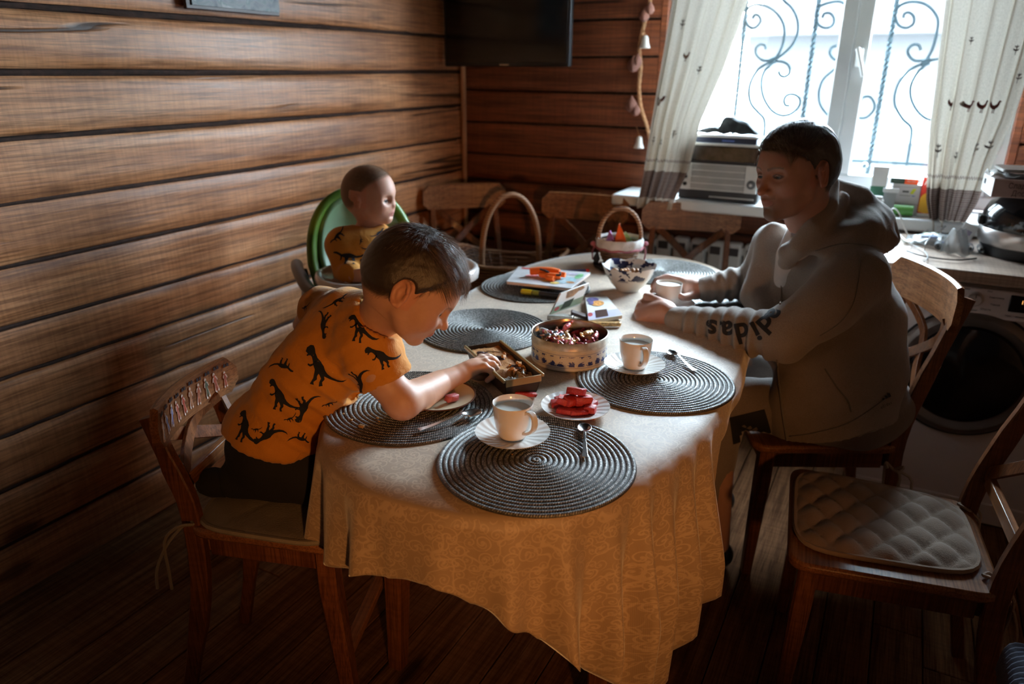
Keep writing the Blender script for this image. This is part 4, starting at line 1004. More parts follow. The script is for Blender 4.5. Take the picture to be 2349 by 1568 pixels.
# ------------------------------------------------------------------ biscuit tin with candies
def tinmat():
    t = NT('printed_tin'); tc = t.n('ShaderNodeTexCoord'); sp = t.n('ShaderNodeSeparateXYZ'); t.l(tc.outputs['Object'], sp.inputs[0])
    an = t.math('ARCTAN2', sp.outputs[1], sp.outputs[0]); cb = t.n('ShaderNodeCombineXYZ'); t.val(cb.inputs[0], t.math('MULTIPLY', an, 0.098)); t.l(sp.outputs[2], cb.inputs[1])
    vo = t.n('ShaderNodeTexVoronoi', voronoi_dimensions='2D'); mp = t.n('ShaderNodeMapping'); mp.inputs['Scale'].default_value = (40, 38, 1); t.l(cb.outputs[0], mp.inputs[0])
    nz = t.n('ShaderNodeTexNoise'); t.l(cb.outputs[0], nz.inputs['Vector']); nz.inputs['Scale'].default_value = 260
    ad = t.n('ShaderNodeVectorMath', operation='MULTIPLY_ADD'); t.l(nz.outputs[1], ad.inputs[0]); ad.inputs[1].default_value = (0.9,)*3; t.l(mp.outputs[0], ad.inputs[2])
    t.l(ad.outputs[0], vo.inputs['Vector']); vo.inputs['Scale'].default_value = 1; vo.inputs['Randomness'].default_value = 0.25
    fl = t.ramp(vo.outputs['Distance'], [(0.30, (1, 1, 1)), (0.36, (0, 0, 0))])
    z = sp.outputs[2]; band = t.math('MULTIPLY', t.math('GREATER_THAN', z, 0.014), t.math('LESS_THAN', z, 0.040))
    base = t.ramp(t.noise(tc.outputs['Object'], 30, 3), [(0.3, (0.50, 0.46, 0.40)), (0.7, (0.66, 0.62, 0.55))])
    lines = t.math('LESS_THAN', t.math('ABSOLUTE', t.math('SUBTRACT', t.math('ABSOLUTE', t.math('SUBTRACT', z, 0.027)), 0.0165)), 0.0007)
    col = t.mix(t.math('MULTIPLY', fl, band), base, (0.02, 0.035, 0.20, 1)); col = t.mix(t.math('MULTIPLY', lines, 0.7), col, (0.08, 0.10, 0.25, 1))
    t.set(Base_Color=col, Roughness=0.42, Metallic=0.0); return t.m
M['tin'] = tinmat(); M['tin_in'] = plain('tin_inside', (0.30, 0.22, 0.17), 0.25, 0.85, var=0.15)
pt = atz(1307, 760, CT+0.073); tin = empty('biscuit_tin', (pt[0], pt[1], CT+0.0005), 0, 'open round biscuit tin with blue flowers filled with candies', 'tin')
R_ = 0.0965
MB().lathe([(0.001, 0), (R_-0.003, 0), (R_, 0.003), (R_, 0.050), (R_-0.0008, 0.0515), (R_+0.0012, 0.053), (R_+0.0012, 0.055)], 72, caps=False).build('body', 'tin', tin, auto=35)
MB().lathe([(R_+0.0012, 0.055), (R_+0.0008, 0.058), (R_-0.0005, 0.068), (R_+0.0006, 0.071), (R_+0.0012, 0.073), (R_, 0.0742), (R_-0.0012, 0.073)], 72, caps=False).build('rim', plain('worn_pale_metal', (0.58, 0.53, 0.45), 0.3, 0.5, var=0.25, vscale=60), tin, auto=35)
MB().lathe([(R_-0.0012, 0.073), (R_-0.003, 0.066), (R_-0.003, 0.006), (0.001, 0.006)], 72, caps=False).build('inside', 'tin_in', tin)
wr = [('pink', (0.62, 0.16, 0.20)), ('red', (0.38, 0.03, 0.04)), ('gold', (0.62, 0.36, 0.14)), ('white', (0.75, 0.72, 0.66)), ('blue_grey', (0.10, 0.17, 0.24)), ('brown', (0.24, 0.09, 0.045))]
for n_, c_ in wr: M['w_'+n_] = plain(n_+'_wrapper', c_, 0.28, 0.25, var=0.5, vscale=110, bump=0.6, bscale=200)
def candy_mesh(n_):
    b = MB(); pr = [(-0.024, .006), (-0.020, .0075), (-0.014, .0025), (-0.012, .0065), (-0.006, .0082), (0.006, .0082), (0.012, .0065), (0.014, .0025), (0.020, .0075), (0.024, .006)]
    vs = []; fs = []; sg = 10
    for i, (x, r) in enumerate(pr):
        for k in range(sg):
            a = 2*math.pi*k/sg; rr = r*(1+0.25*((i+k) % 2) if abs(x) > .013 else 1); fl = 0.35 if abs(x) > 0.018 else 0.85
            vs.append((x, rr*math.cos(a), rr*math.sin(a)*fl))
    for i in range(len(pr)-1):
        for k in range(sg): fs.append((i*sg+k, i*sg+(k+1) % sg, (i+1)*sg+(k+1) % sg, (i+1)*sg+k))
    fs += [tuple(range(sg))[::-1], tuple((len(pr)-1)*sg+k for k in range(sg))]
    b.add(vs, fs); me = bpy.data.meshes.new('candy'); me.from_pydata(b.v, [], b.f); me.materials.append(M['w_'+n_]); return me
CM = {n_: candy_mesh(n_) for n_, _ in wr}
rs = np.random.RandomState(4)
cl_ = []
for i in range(56):
    for _ in range(40):
        a = rs.rand()*6.283; r = (R_-0.026)*math.sqrt(rs.rand()); lvl = 0 if i < 14 else (1 if i < 30 else 2)
        if i >= 36: a = rs.uniform(3.3, 5.2); r = rs.uniform(0.03, R_-0.034)
        x, y = r*math.cos(a), r*math.sin(a)
        if all((x-p[0])**2+(y-p[1])**2 > 0.020**2 or p[2] != lvl for p in cl_): break
    cl_.append((x, y, lvl)); n_, _ = wr[[0, 1, 2, 3, 4, 5, 1, 2, 0, 5][i % 10]]
    o = bpy.data.objects.new('candy', CM[n_]); COL.objects.link(o); o.location = (pt[0]+x, pt[1]+y, CT+0.030+0.0165*lvl); o.rotation_euler = (rs.rand()*3, rs.uniform(-.35, .35), rs.rand()*6.28)
    nm = n_.replace('_', ' '); tag(o, f'candy in a {nm} wrapper inside the open round tin', 'candy', f'{nm} wrapped candies in the tin')
# ------------------------------------------------------------------ chocolate bars
M['cardw'] = plain('off_white_card', (0.70, 0.69, 0.66), 0.5, var=0.04); M['khaki'] = plain('grey_green_print', (0.22, 0.27, 0.17), 0.5); M['dkgreen'] = plain('dark_green_print', (0.025, 0.035, 0.015), 0.4)
M['nutbrown'] = plain('brown_print', (0.30, 0.15, 0.06), 0.5, var=0.4, vscale=70); M['redspot'] = plain('red_print', (0.40, 0.04, 0.04), 0.5); M['lilac'] = plain('lilac_print', (0.45, 0.43, 0.62), 0.5)
M['violet'] = plain('violet_print', (0.13, 0.11, 0.28), 0.5, var=0.5, vscale=120); M['orangep'] = plain('orange_print', (0.72, 0.30, 0.07), 0.5, var=0.5, vscale=120); M['chocp'] = plain('dark_brown_print', (0.06, 0.025, 0.018), 0.35)
def bar_pack(P, n, th, parts_, label, sidem='cardw'):
    """P = four world corners (a,b,c,d), n = outward normal, parts = (name, material, u,v polygon)"""
    P = [np.array(p, float) for p in P]; n = nrm(n); o_ = sum(P)/4; t = empty('chocolate_bar', o_, 0, label, 'chocolate bar')
    L = [p-o_ for p in P]
    v = L+[p-n*th for p in L]
    MB().add(v, [(0, 1, 2, 3), (7, 6, 5, 4), (0, 4, 5, 1), (1, 5, 6, 2), (2, 6, 7, 3), (3, 7, 4, 0)]).build('wrapper', sidem, t, bevel=0.0015)
    def uv(u, w): return (L[0]*(1-u)+L[1]*u)*(1-w)+(L[3]*(1-u)+L[2]*u)*w
    for k, (nm, m, poly) in enumerate(parts_):
        MB().add([uv(u, w)+n*(0.0005+0.0002*k) for u, w in poly], [tuple(range(len(poly)))]).build(nm, m, t, smooth=False, solid=0.0002)
    return t, uv
circ = lambda cx, cy, rx, ry, n=14: [(cx+rx*math.cos(2*math.pi*k/n), cy+ry*math.sin(2*math.pi*k/n)) for k in range(n)]
A = atz(1262, 722, CT+0.010); B_ = atz(1330, 700, CT+0.010); Dp = aty(1287, 672, A[1]+0.055); Cp = aty(1352, 648, B_[1]+0.055)
n1 = nrm(np.cross(B_-A, Dp-A)); n1 = n1 if n1 @ (-_f) > 0 else -n1
t1, uv1 = bar_pack([A, B_, Cp, Dp], n1, 0.006, [('print', 'khaki', [(0, .02), (1, .10), (1, .42), (0, .34)]), ('print', 'dkgreen', [(.28, .10), (.60, .14), (.64, .50), (.32, .44)]), ('print', 'redspot', circ(.13, .22, .08, .09)),
    ('print', 'nutbrown', [(.32, .62), (.55, .60), (.85, .98), (.25, .95)]), ('print', 'nutbrown', circ(.75, .85, .12, .08))], 'propped white chocolate bar with grey-green band behind the tin')
bb = MB(); bb.prism([(0, 0), (.075, .0), (.080, .022), (.045, .030), (.002, .012)], 0, 0.014); o = bb.build('open_flap', 'foil', t1, bevel=0.002); o.location = Vector((A-sum([A, B_, Cp, Dp])/4-np.array([0.0, 0.022, 0.010]))); o.rotation_euler = (0, 0, 0.35)
A = atz(1350, 735, CT+0.016); B_ = atz(1428, 722, CT+0.016); Cp = atz(1392, 678, CT+0.016); Dp = atz(1342, 682, CT+0.016)
t2, uv2 = bar_pack([A, B_, Cp, Dp], (0, 0, 1), 0.012, [('print', 'lilac', [(0, .02), (1, .02), (1, .30), (0, .30)]), ('print', 'chocp', [(.22, .05), (.60, .05), (.66, .36), (.26, .36)]), ('print', 'redspot', circ(.08, .22, .08, .08)),
    ('print', 'violet', circ(.30, .85, .26, .12)), ('print', 'orangep', circ(.45, .66, .24, .13)), ('print', 'violet', circ(.20, .72, .10, .10))], 'flat white chocolate bar with orange and violet print')
bb = MB(); bb.prism([(0, 0), (.105, .012), (.108, .030), (.0, .022)], 0, 0.012); o = bb.build('open_flap', 'w_gold', t2, bevel=0.003); o.location = Vector((A-sum([A, B_, Cp, Dp])/4-np.array([0.004, 0.022, 0.014]))); o.rotation_euler = (0, 0, 0.40)
o = MB().box((0, 0, 0), (0.055, 0.03, 0.010)).build('chocolate_block', 'choc', t1, bevel=0.002); o.location = Vector((atz(1330, 722, CT+0.010)-sum([atz(1262, 722, CT+0.010), atz(1330, 700, CT+0.010)])/2*0-np.array(t1.location))); o.rotation_euler = (0, 0.3, 0.4)
# ------------------------------------------------------------------ picture book, orange toy, marker, pen
c4 = [atz(x, y, MT+0.030) for x, y in ((1162, 646), (1310, 662), (1354, 626), (1190, 612))]
o_ = sum(c4)/4; bk = empty('picture_book', o_, 0, 'white picture board book with colourful cover under the orange toy', 'book')
L = [p-o_ for p in c4]; n = np.array([0, 0, 1.0])
def inset(k): return [p*(1-k) for p in L]
MB().add([*L, *[p-n*0.009 for p in L]], [(0, 1, 2, 3), (7, 6, 5, 4), (0, 4, 5, 1), (1, 5, 6, 2), (2, 6, 7, 3), (3, 7, 4, 0)]).build('pages', plain('page_block', (0.72, 0.55, 0.48), 0.6), bk, bevel=0.003)
MB().add([*[p*1.01 for p in L], *[p*1.01+n*0.002 for p in L]], [(3, 2, 1, 0), (4, 5, 6, 7), (0, 4, 5, 1), (1, 5, 6, 2), (2, 6, 7, 3), (3, 7, 4, 0)]).build('cover', plain('glossy_white', (0.74, 0.75, 0.77), 0.25), bk, bevel=0.001)
def buv(u, w): return (L[0]*(1-u)+L[1]*u)*(1-w)+(L[3]*(1-u)+L[2]*u)*w
pr_spec = [((0.62, 0.10, 0.10), circ(.10, .90, .05, .05)), ((0.62, 0.12, 0.1), [(.06, .86), (.20, .86), (.20, .96), (.06, .96)]), ((0.45, 0.68, 0.80), circ(.78, .40, .17, .22)), ((0.70, 0.78, 0.85), circ(.62, .72, .16, .16)), ((0.25, 0.55, 0.28), circ(.92, .70, .05, .16)),
           ((0.80, 0.60, 0.20), circ(.70, .18, .07, .07)), ((0.75, 0.35, 0.15), circ(.90, .30, .06, .05)), ((0.65, 0.62, 0.80), circ(.80, .80, .08, .07)), ((0.70, 0.30, 0.30), circ(.30, .45, .10, .08)), ((0.30, 0.35, 0.2), [(.26, .62), (.42, .60), (.45, .68), (.28, .70)]), ((0.78, 0.72, 0.3), circ(.55, .25, .06, .05))]
for k, (c_, poly) in enumerate(pr_spec):
    MB().add([buv(u, w)+n*(0.0023+0.00015*k) for u, w in poly], [tuple(range(len(poly)))]).build('cover_picture', plain('cover_print', c_, 0.3, var=0.35, vscale=60), bk, smooth=False, solid=0.0001)
tp = atz(1252, 630, MT+0.042); toy = empty('orange_toy', (tp[0], tp[1], MT+0.0335), VW(0.95, -0.1), 'bright orange felt toy with black marks lying on the book', 'toy')
M['orange'] = plain('orange_felt', (0.95, 0.17, 0.015), 0.7, var=0.1, bump=0.4, bscale=200)
for P, rr in (([(-.055, .010, .016), (-.02, .014, .018), (.02, .010, .018), (.045, .004, .016)], [.012, .014, .014, .012]), ([(-.02, .0, .010), (.015, -.018, .010), (.05, -.022, .012)], [.009, .011, .010]), ([(0.0, .004, .010), (.01, -.03, .006), (.03, -.045, .008)], [.008, .009, .009]), ([(.04, .0, .012), (.066, -.006, .012)], [.010, .009])):
    MB().tube(spline(P, 4), list(np.interp(np.linspace(0, 1, (len(P)-1)*4+1), np.linspace(0, 1, len(rr)), rr)), 10).build('limb', 'orange', toy)
for P in ([(-.02, .004, .026), (.0, -.006, .024), (.012, -.014, .020)], [(.048, -.010, .022), (.05, -.03, .018)], [(.036, -.034, .018), (.05, -.034, .018)]):
    MB().tube(P, 0.0035, 6).build('mark', 'black', toy)
mk1 = atz(1196, 668, MT+0.010); mk2 = atz(1300, 680, MT+0.010); d = nrm(mk2-mk1); mk = empty('marker', tuple(mk1), 0, 'yellow-capped marker pen in front of the picture book', 'pen')
MB().tube([(0, 0, 0), d*0.002, d*0.036, d*0.037], [0.008, 0.0092, 0.0092, 0.0075], 14).build('cap', plain('yellow_plastic', (0.72, 0.55, 0.02), 0.3), mk)
MB().tube([d*0.037, d*0.05, d*0.13], [0.0072, 0.0078, 0.0078], 12).build('barrel', plain('dark_barrel', (0.06, 0.05, 0.05), 0.3), mk)
MB().tube([d*0.040, d*0.062], [0.0080, 0.0081], 12).build('label', plain('yellow_green', (0.35, 0.33, 0.05), 0.4), mk)
pn = atz(1344, 620, MT+0.008); pn2 = atz(1300, 622, MT+0.008); d = nrm(pn2-pn); pe_ = empty('ballpoint_pen', tuple(pn), 0, 'dark blue pen with red end behind the picture book', 'pen')
MB().tube([(0, 0, 0), -d*0.010, -d*0.012], [0.0055, 0.0065, 0.004], 10).build('cap', plain('red_plastic', (0.45, 0.02, 0.02), 0.3), pe_)
MB().tube([(0, 0, 0), d*0.11], 0.005, 10).build('barrel', plain('navy_plastic', (0.03, 0.04, 0.12), 0.3), pe_)
# ------------------------------------------------------------------ blue and white bowl of nuts
def bowlmat():
    t = NT('blue_white_porcelain'); tc = t.n('ShaderNodeTexCoord'); sp = t.n('ShaderNodeSeparateXYZ'); t.l(tc.outputs['Object'], sp.inputs[0]); z = sp.outputs[2]
    nz = t.noise(tc.outputs['Object'], 34, 3, 0.6); v2 = t.n('ShaderNodeTexVoronoi'); t.l(tc.outputs['Object'], v2.inputs[0]); v2.inputs['Scale'].default_value = 38
    pat = t.math('MULTIPLY', t.math('GREATER_THAN', t.math('ADD', nz, t.math('MULTIPLY', t.math('SUBTRACT', 0.35, v2.outputs['Distance']), 0.45)), 0.45), t.ramp(z, [(0.040, (0, 0, 0)), (0.050, (1, 1, 1))]))
    t.set(Base_Color=t.mix(pat, (0.66, 0.66, 0.64, 1), (0.022, 0.026, 0.075, 1)), Roughness=0.15); return t.m
pb = atz(1436, 668, CT); bw = empty('bowl', (pb[0], pb[1]+0.02, CT+0.0005), 0, 'blue and white wavy-rimmed bowl of nuts', 'bowl')
b = MB(); prf = [(0.001, 0.004), (0.030, 0.004), (0.033, 0.0), (0.037, 0.0), (0.040, 0.006), (0.058, 0.024), (0.074, 0.048), (0.082, 0.066), (0.087, 0.080), (0.0845, 0.079), (0.078, 0.066), (0.069, 0.048), (0.052, 0.024), (0.034, 0.009), (0.001, 0.008)]
vs = []; fs = []; sg = 64
for i, (r, z) in enumerate(prf):
    for k in range(sg):
        a = 2*math.pi*k/sg; e = max(0, z-0.03)/0.05; rr = r*(1+0.05*e*abs(math.sin(3*a)) ); zz = z+0.009*e*abs(math.sin(3*a))**0.7
        vs.append((rr*math.cos(a), rr*math.sin(a), zz))
for i in range(len(prf)-1):
    for k in range(sg): fs.append((i*sg+k, i*sg+(k+1) % sg, (i+1)*sg+(k+1) % sg, (i+1)*sg+k))
b.add(vs, fs).build('dish', bowlmat(), bw, auto=60)
M['nut'] = plain('almond_skin', (0.42, 0.19, 0.07), 0.5, var=0.3, vscale=60, bump=0.4)
nm_ = MB().lathe([(0.0005, -0.011), (0.004, -0.0095), (0.0068, -0.004), (0.0072, 0.0), (0.006, 0.006), (0.0025, 0.011), (0.0005, 0.013)], 12)
me = None
for i in range(44):
    a = rs.rand()*6.28; lvl = i//18; r = (0.042+0.006*lvl)*math.sqrt(rs.rand())
    if me is None: o = nm_.build('nut', 'nut', None); me = o.data
    else: o = bpy.data.objects.new('nut', me); COL.objects.link(o)
    o.location = (pb[0]+r*math.cos(a), pb[1]+0.02+r*math.sin(a), CT+0.040+0.011*lvl); o.rotation_euler = (rs.rand()*3, 1.57+rs.uniform(-.5, .5), rs.rand()*6.28)
    tag(o, 'brown almond heaped in the blue and white bowl', 'nut', 'nuts in the blue and white bowl')
# ------------------------------------------------------------------ small wicker basket with coloured paper
def wickermat(n, c1, c2, sc=1.0):
    t = NT(n); v = t.coord(); w = t.n('ShaderNodeTexWave', bands_direction='Z'); t.l(v, w.inputs[0]); w.inputs['Scale'].default_value = 30*sc; w.inputs['Distortion'].default_value = 2
    nz = t.noise(v, 60*sc, 3); f = t.math('ADD', t.math('MULTIPLY', w.outputs['Fac'], 0.6), t.math('MULTIPLY', nz, 0.5))
    t.set(Base_Color=t.ramp(f, [(0.25, c1), (0.8, c2)]), Roughness=0.55); t.bump(f, 0.6, 0.003); return t.m
M['wicker'] = wickermat('wicker', (0.16, 0.07, 0.035), (0.42, 0.22, 0.11)); M['wicker_dark'] = wickermat('dark_wicker', (0.10, 0.045, 0.025), (0.30, 0.15, 0.075), 0.7)
ps = atz(1420, 608, CT); ps = np.array([ps[0]-0.005, ps[1]+0.005, CT]); bs = empty('easter_basket', tuple(ps), 0, 'small wicker basket with arched handle filled with coloured paper', 'basket')
def woven(par, prof, nst, rs_, m, strand=0.0042, name='wicker_strand', oval=(1, 1), seg=72, rot=0.0):
    """horizontal strands weaving in and out of the stakes"""
    z0, z1 = prof[0][1], prof[-1][1]; k = int(round((z1-z0)/(strand*1.75)))
    for i in range(k+1):
        z = z0+(z1-z0)*i/k; r = float(np.interp(z, [p[1] for p in prof], [p[0] for p in prof]))
        P = []
        for j in range(seg):
            a = 2*math.pi*j/seg; rr = r+strand*0.7*math.cos(a*nst/2*1.0+(i % 2)*math.pi)
            P.append((rr*oval[0]*math.cos(a), rr*oval[1]*math.sin(a), z))
        MB().tube(P, strand, 6, closed=True).build(name, m, par)
    for j in range(nst):
        a = 2*math.pi*j/nst; P = [(r*oval[0]*math.cos(a), r*oval[1]*math.sin(a), z) for r, z in prof]
        MB().tube(P, strand*0.9, 6).build('stake', m, par)
woven(bs, [(0.050, 0.004), (0.062, 0.03), (0.074, 0.062), (0.080, 0.085)], 16, 0, 'wicker', 0.004)
MB().lathe([(0.001, 0.002), (0.050, 0.002)], 24, caps=False).build('base', 'wicker', bs)
M['napkin'] = plain('white_cotton_lace', (0.62, 0.60, 0.58), 0.85, var=0.12, vscale=40, bump=0.6)
MB().lathe([(0.074, 0.098), (0.084, 0.106), (0.088, 0.098), (0.087, 0.082), (0.084, 0.066)], 48, wob=lambda a, i: 1+0.03*math.sin(13*a+i), caps=False).build('lace_frill', 'napkin', bs, solid=0.002)
M['pinkyarn'] = plain('pink_ribbon', (0.42, 0.13, 0.16), 0.8, var=0.3)
MB().tube([(0.088*math.cos(a), 0.088*math.sin(a), 0.070+0.002*math.sin(9*a)) for a in np.linspace(0, 6.283, 40, endpoint=False)], 0.0038, 6, closed=True).build('ribbon', 'pinkyarn', bs)
ha = math.atan2(0.46, 0.887)
P = [(0.080*math.cos(a)*math.cos(ha), 0.080*math.cos(a)*math.sin(ha), 0.09+0.125*math.sin(a)**0.85) for a in np.linspace(0.02, math.pi-0.02, 26)]
MB().tube(P, 0.0082, 8).build('handle', 'wicker', bs)
bb = MB()
for j in range(90):
    a = j/90*2*math.pi*24; i0 = j/90*(len(P)-1); k0 = int(i0); p0 = np.array(P[k0])*(1-(i0-k0))+np.array(P[min(k0+1, len(P)-1)])*(i0-k0)
    bb.v.append(tuple(p0+0.0084*np.array([math.cos(a)*0.5, -math.cos(a)*0.8, math.sin(a)])))
Pw = bb.v; MB().tube(Pw, 0.0018, 5).build('handle_wrapping', 'wicker', bs)
for (sx, nm) in ((-1, 'pompom_string'), (1, 'pompom_string')):
    x, y = sx*0.093*math.cos(ha), sx*0.093*math.sin(ha)
    MB().tube(spline([(x, y, 0.072), (x*1.08, y*1.08, 0.05), (x*1.05, y*1.05, 0.02)], 4), 0.003, 6).build('ribbon_end', 'pinkyarn', bs)
    MB().lathe([(0.0005, -0.010), (0.008, -0.007), (0.011, 0), (0.008, 0.007), (0.0005, 0.010)], 12, c=(x*1.06, y*1.06, 0.082)).build('bobble', 'pinkyarn', bs)
for c_, nm, pts, h in (((0.90, 0.16, 0.02), 'orange', (0.008, -0.012, -0.35), 0.085), ((0.30, 0.52, 0.28), 'green', (0.036, 0.010, 0.5), 0.052), ((0.42, 0.16, 0.42), 'purple', (-0.034, 0.0, -0.6), 0.055), ((0.33, 0.05, 0.06), 'dark red', (0.0, -0.035, 0.1), 0.03), ((0.28, 0.50, 0.27), 'pale green', (0.020, 0.035, 0.9), 0.046)):
    t = empty('coloured_paper', (ps[0]+pts[0]*0.887, ps[1]+pts[0]*0.46+pts[1], CT+0.072), VW(1, 0)+pts[2], f'{nm} paper leaf sticking out of the small basket', 'paper')
    MB().grid(9, 7, lambda u, v: (((u-0.5)*0.056*(1-v**1.6)+v*v*-0.012), 0.012*math.sin(u*3.0)+0.01*v, -0.02+(h+0.02)*v)).build('leaf', plain(nm.replace(' ', '_')+'_paper', c_, 0.6, var=0.08), t, solid=0.0006)
M['scarf'] = plain('dark_strap_cloth', (0.018, 0.015, 0.016), 0.8)
b = MB(); c0 = atz(1365, 600, CT+0.006); c1 = atz(1400, 622, CT+0.008)
b.sweep(spline([atz(1372, 586, CT+0.06)*1, atz(1366, 600, CT+0.012), atz(1378, 612, CT+0.008), atz(1402, 624, CT+0.008)], 5), [0.03]*16, 0.008, (0.5, -0.8, 0))
o = b.build('strap', 'scarf', None); tag(o, 'dark fabric strap beside the base of the small basket', 'strap')

# ================================================================== BACK OF THE ROOM
# television
tvx0, tvx1 = -2.025, -1.390
tv = empty('television', (-1.71, 3.20, 1.46), 0, 'black flat television hanging in the corner above the chairs', 'television')
MB().box((0, 0.01, 0.24), (0.652, 0.035, 0.48)).build('housing', 'dark', tv, bevel=0.006)
MB().box((0, -0.0085, 0.245), (0.628, 0.004, 0.455)).build('screen', plain('black_glass', (0.004, 0.004, 0.005), 0.12, var=0.0), tv, bevel=0.001)
MB().box((0, -0.010, 0.008), (0.05, 0.004, 0.004)).build('status_strip', 'steel', tv)
MB().box((0, 0.10, 0.26), (0.16, 0.18, 0.12)).build('wall_bracket', 'dark', tv, bevel=0.004)
b = MB().tube(spline([aty(1028, 150, 3.36), aty(1024, 210, 3.37), aty(1022, 290, 3.37), aty(1030, 350, 3.37), aty(1034, 380, 3.37)], 6), 0.003, 6)
cd = b.build('power_cord', 'dark', None); tag(cd, 'thin dark cord hanging in the corner below the television', 'cord')
p = aty(1035, 392, 3.37); MB().tube([p+np.array([0, 0, 0.022]), p, p-np.array([0, 0, 0.02])], [0.006, 0.011, 0.007], 8).build('plug', 'dark', cd)
MB().tube([p-np.array([0, 0, 0.02]), p-np.array([0, 0, 0.032])], 0.003, 6).build('plug_tip', 'white', cd)
p = aty(1122, 440, YB-0.02); so = empty('wall_socket', tuple(p), 0, 'dark wall socket low on the back log wall', 'socket'); MB().box((0, 0, 0), (0.05, 0.035, 0.095)).build('box', plain('dark_blue_plastic', (0.012, 0.020, 0.026), 0.5), so, bevel=0.005); MB().lathe([(0.0005, 0), (0.018, 0), (0.018, 0.004)], 16).build('socket_face', 'dark', so).matrix_local = Matrix.Translation((0, -0.0175, 0)) @ Matrix.Rotation(math.pi/2, 4, 'X')
# picture on the left wall
pf = empty('wall_picture', (XL+0.012, 1.93, 1.64), 0, 'edge of a grey and teal picture resting against the upper left wall', 'picture')
MB().box((0.006, 0.0, 0.16), (0.012, 0.40, 0.36)).build('frame', plain('dark_frame', (0.05, 0.02, 0.012), 0.5), pf, bevel=0.003)
def pic():
    t = NT('picture_print'); v = t.coord(); nz = t.noise(v, 16, 2, 0.5, 1.2); t.set(Base_Color=t.ramp(nz, [(0.35, (0.03, 0.035, 0.04)), (0.5, (0.14, 0.13, 0.13)), (0.58, (0.06, 0.09, 0.08)), (0.66, (0.24, 0.22, 0.21))]), Roughness=0.5); return t.m
MB().box((0.0145, 0.008, 0.165), (0.004, 0.375, 0.345)).build('print', pic(), pf)
# string of dried gourds and little bells
gl_ = empty('bell_garland', (0, 0, 0), 0, 'rope garland with brown pods and white bells hanging left of the curtain', 'garland')
YG2 = YB-0.035
P = spline([aty(1497, -40, YG2), aty(1490, 10, YG2), aty(1478, 55, YG2), aty(1467, 110, YG2), aty(1470, 150, YG2), aty(1466, 200, YG2), aty(1470, 245, YG2), aty(1484, 290, YG2), aty(1492, 320, YG2)], 8)
M['rope'] = plain('jute_rope', (0.34, 0.17, 0.08), 0.85, var=0.25, bump=0.8, bscale=180)
for ph in (0, 2.09, 4.19):
    PP = [p+0.0045*np.array([math.cos(i*0.9+ph), math.sin(i*0.9+ph), 0]) for i, p in enumerate(P)]; MB().tube(PP, 0.0052, 6).build('rope_strand', 'rope', gl_)
M['pod'] = plain('dried_pod', (0.17, 0.065, 0.045), 0.8, var=0.3, bump=0.8, bscale=60)
for (x, y, s_) in ((1478, 35, .9), (1491, 20, .8), (1453, 148, 1.1), (1462, 140, .9), (1448, 240, 1.1), (1458, 252, .9)):
    p = aty(x, y, YG2-0.02); MB().lathe([(0.0005, -.030*s_), (.014*s_, -.026*s_), (.024*s_, -.010*s_), (.022*s_, .008*s_), (.010*s_, .024*s_), (.004*s_, .034*s_), (.0005, .036*s_)], 14, c=p, wob=lambda a, i: 1+0.10*math.sin(5*a+i)).build('pod', 'pod', gl_)
M['bell'] = plain('white_ceramic', (0.62, 0.58, 0.54), 0.3, var=0.06)
for (x, y) in ((1480, 98), (1466, 328)):
    p = aty(x, y, YG2-0.02); o = MB().lathe([(0.0005, .030), (.008, .029), (.013, .020), (.016, .0), (.022, -.016), (.024, -.022), (.021, -.021), (.012, .0), (.0005, .018)], 20, c=p).build('bell', 'bell', gl_)
    MB().tube([p+np.array([0, 0, .03]), aty(x-6, y-38, YG2)], 0.0015, 5).build('thread', 'rope', gl_)

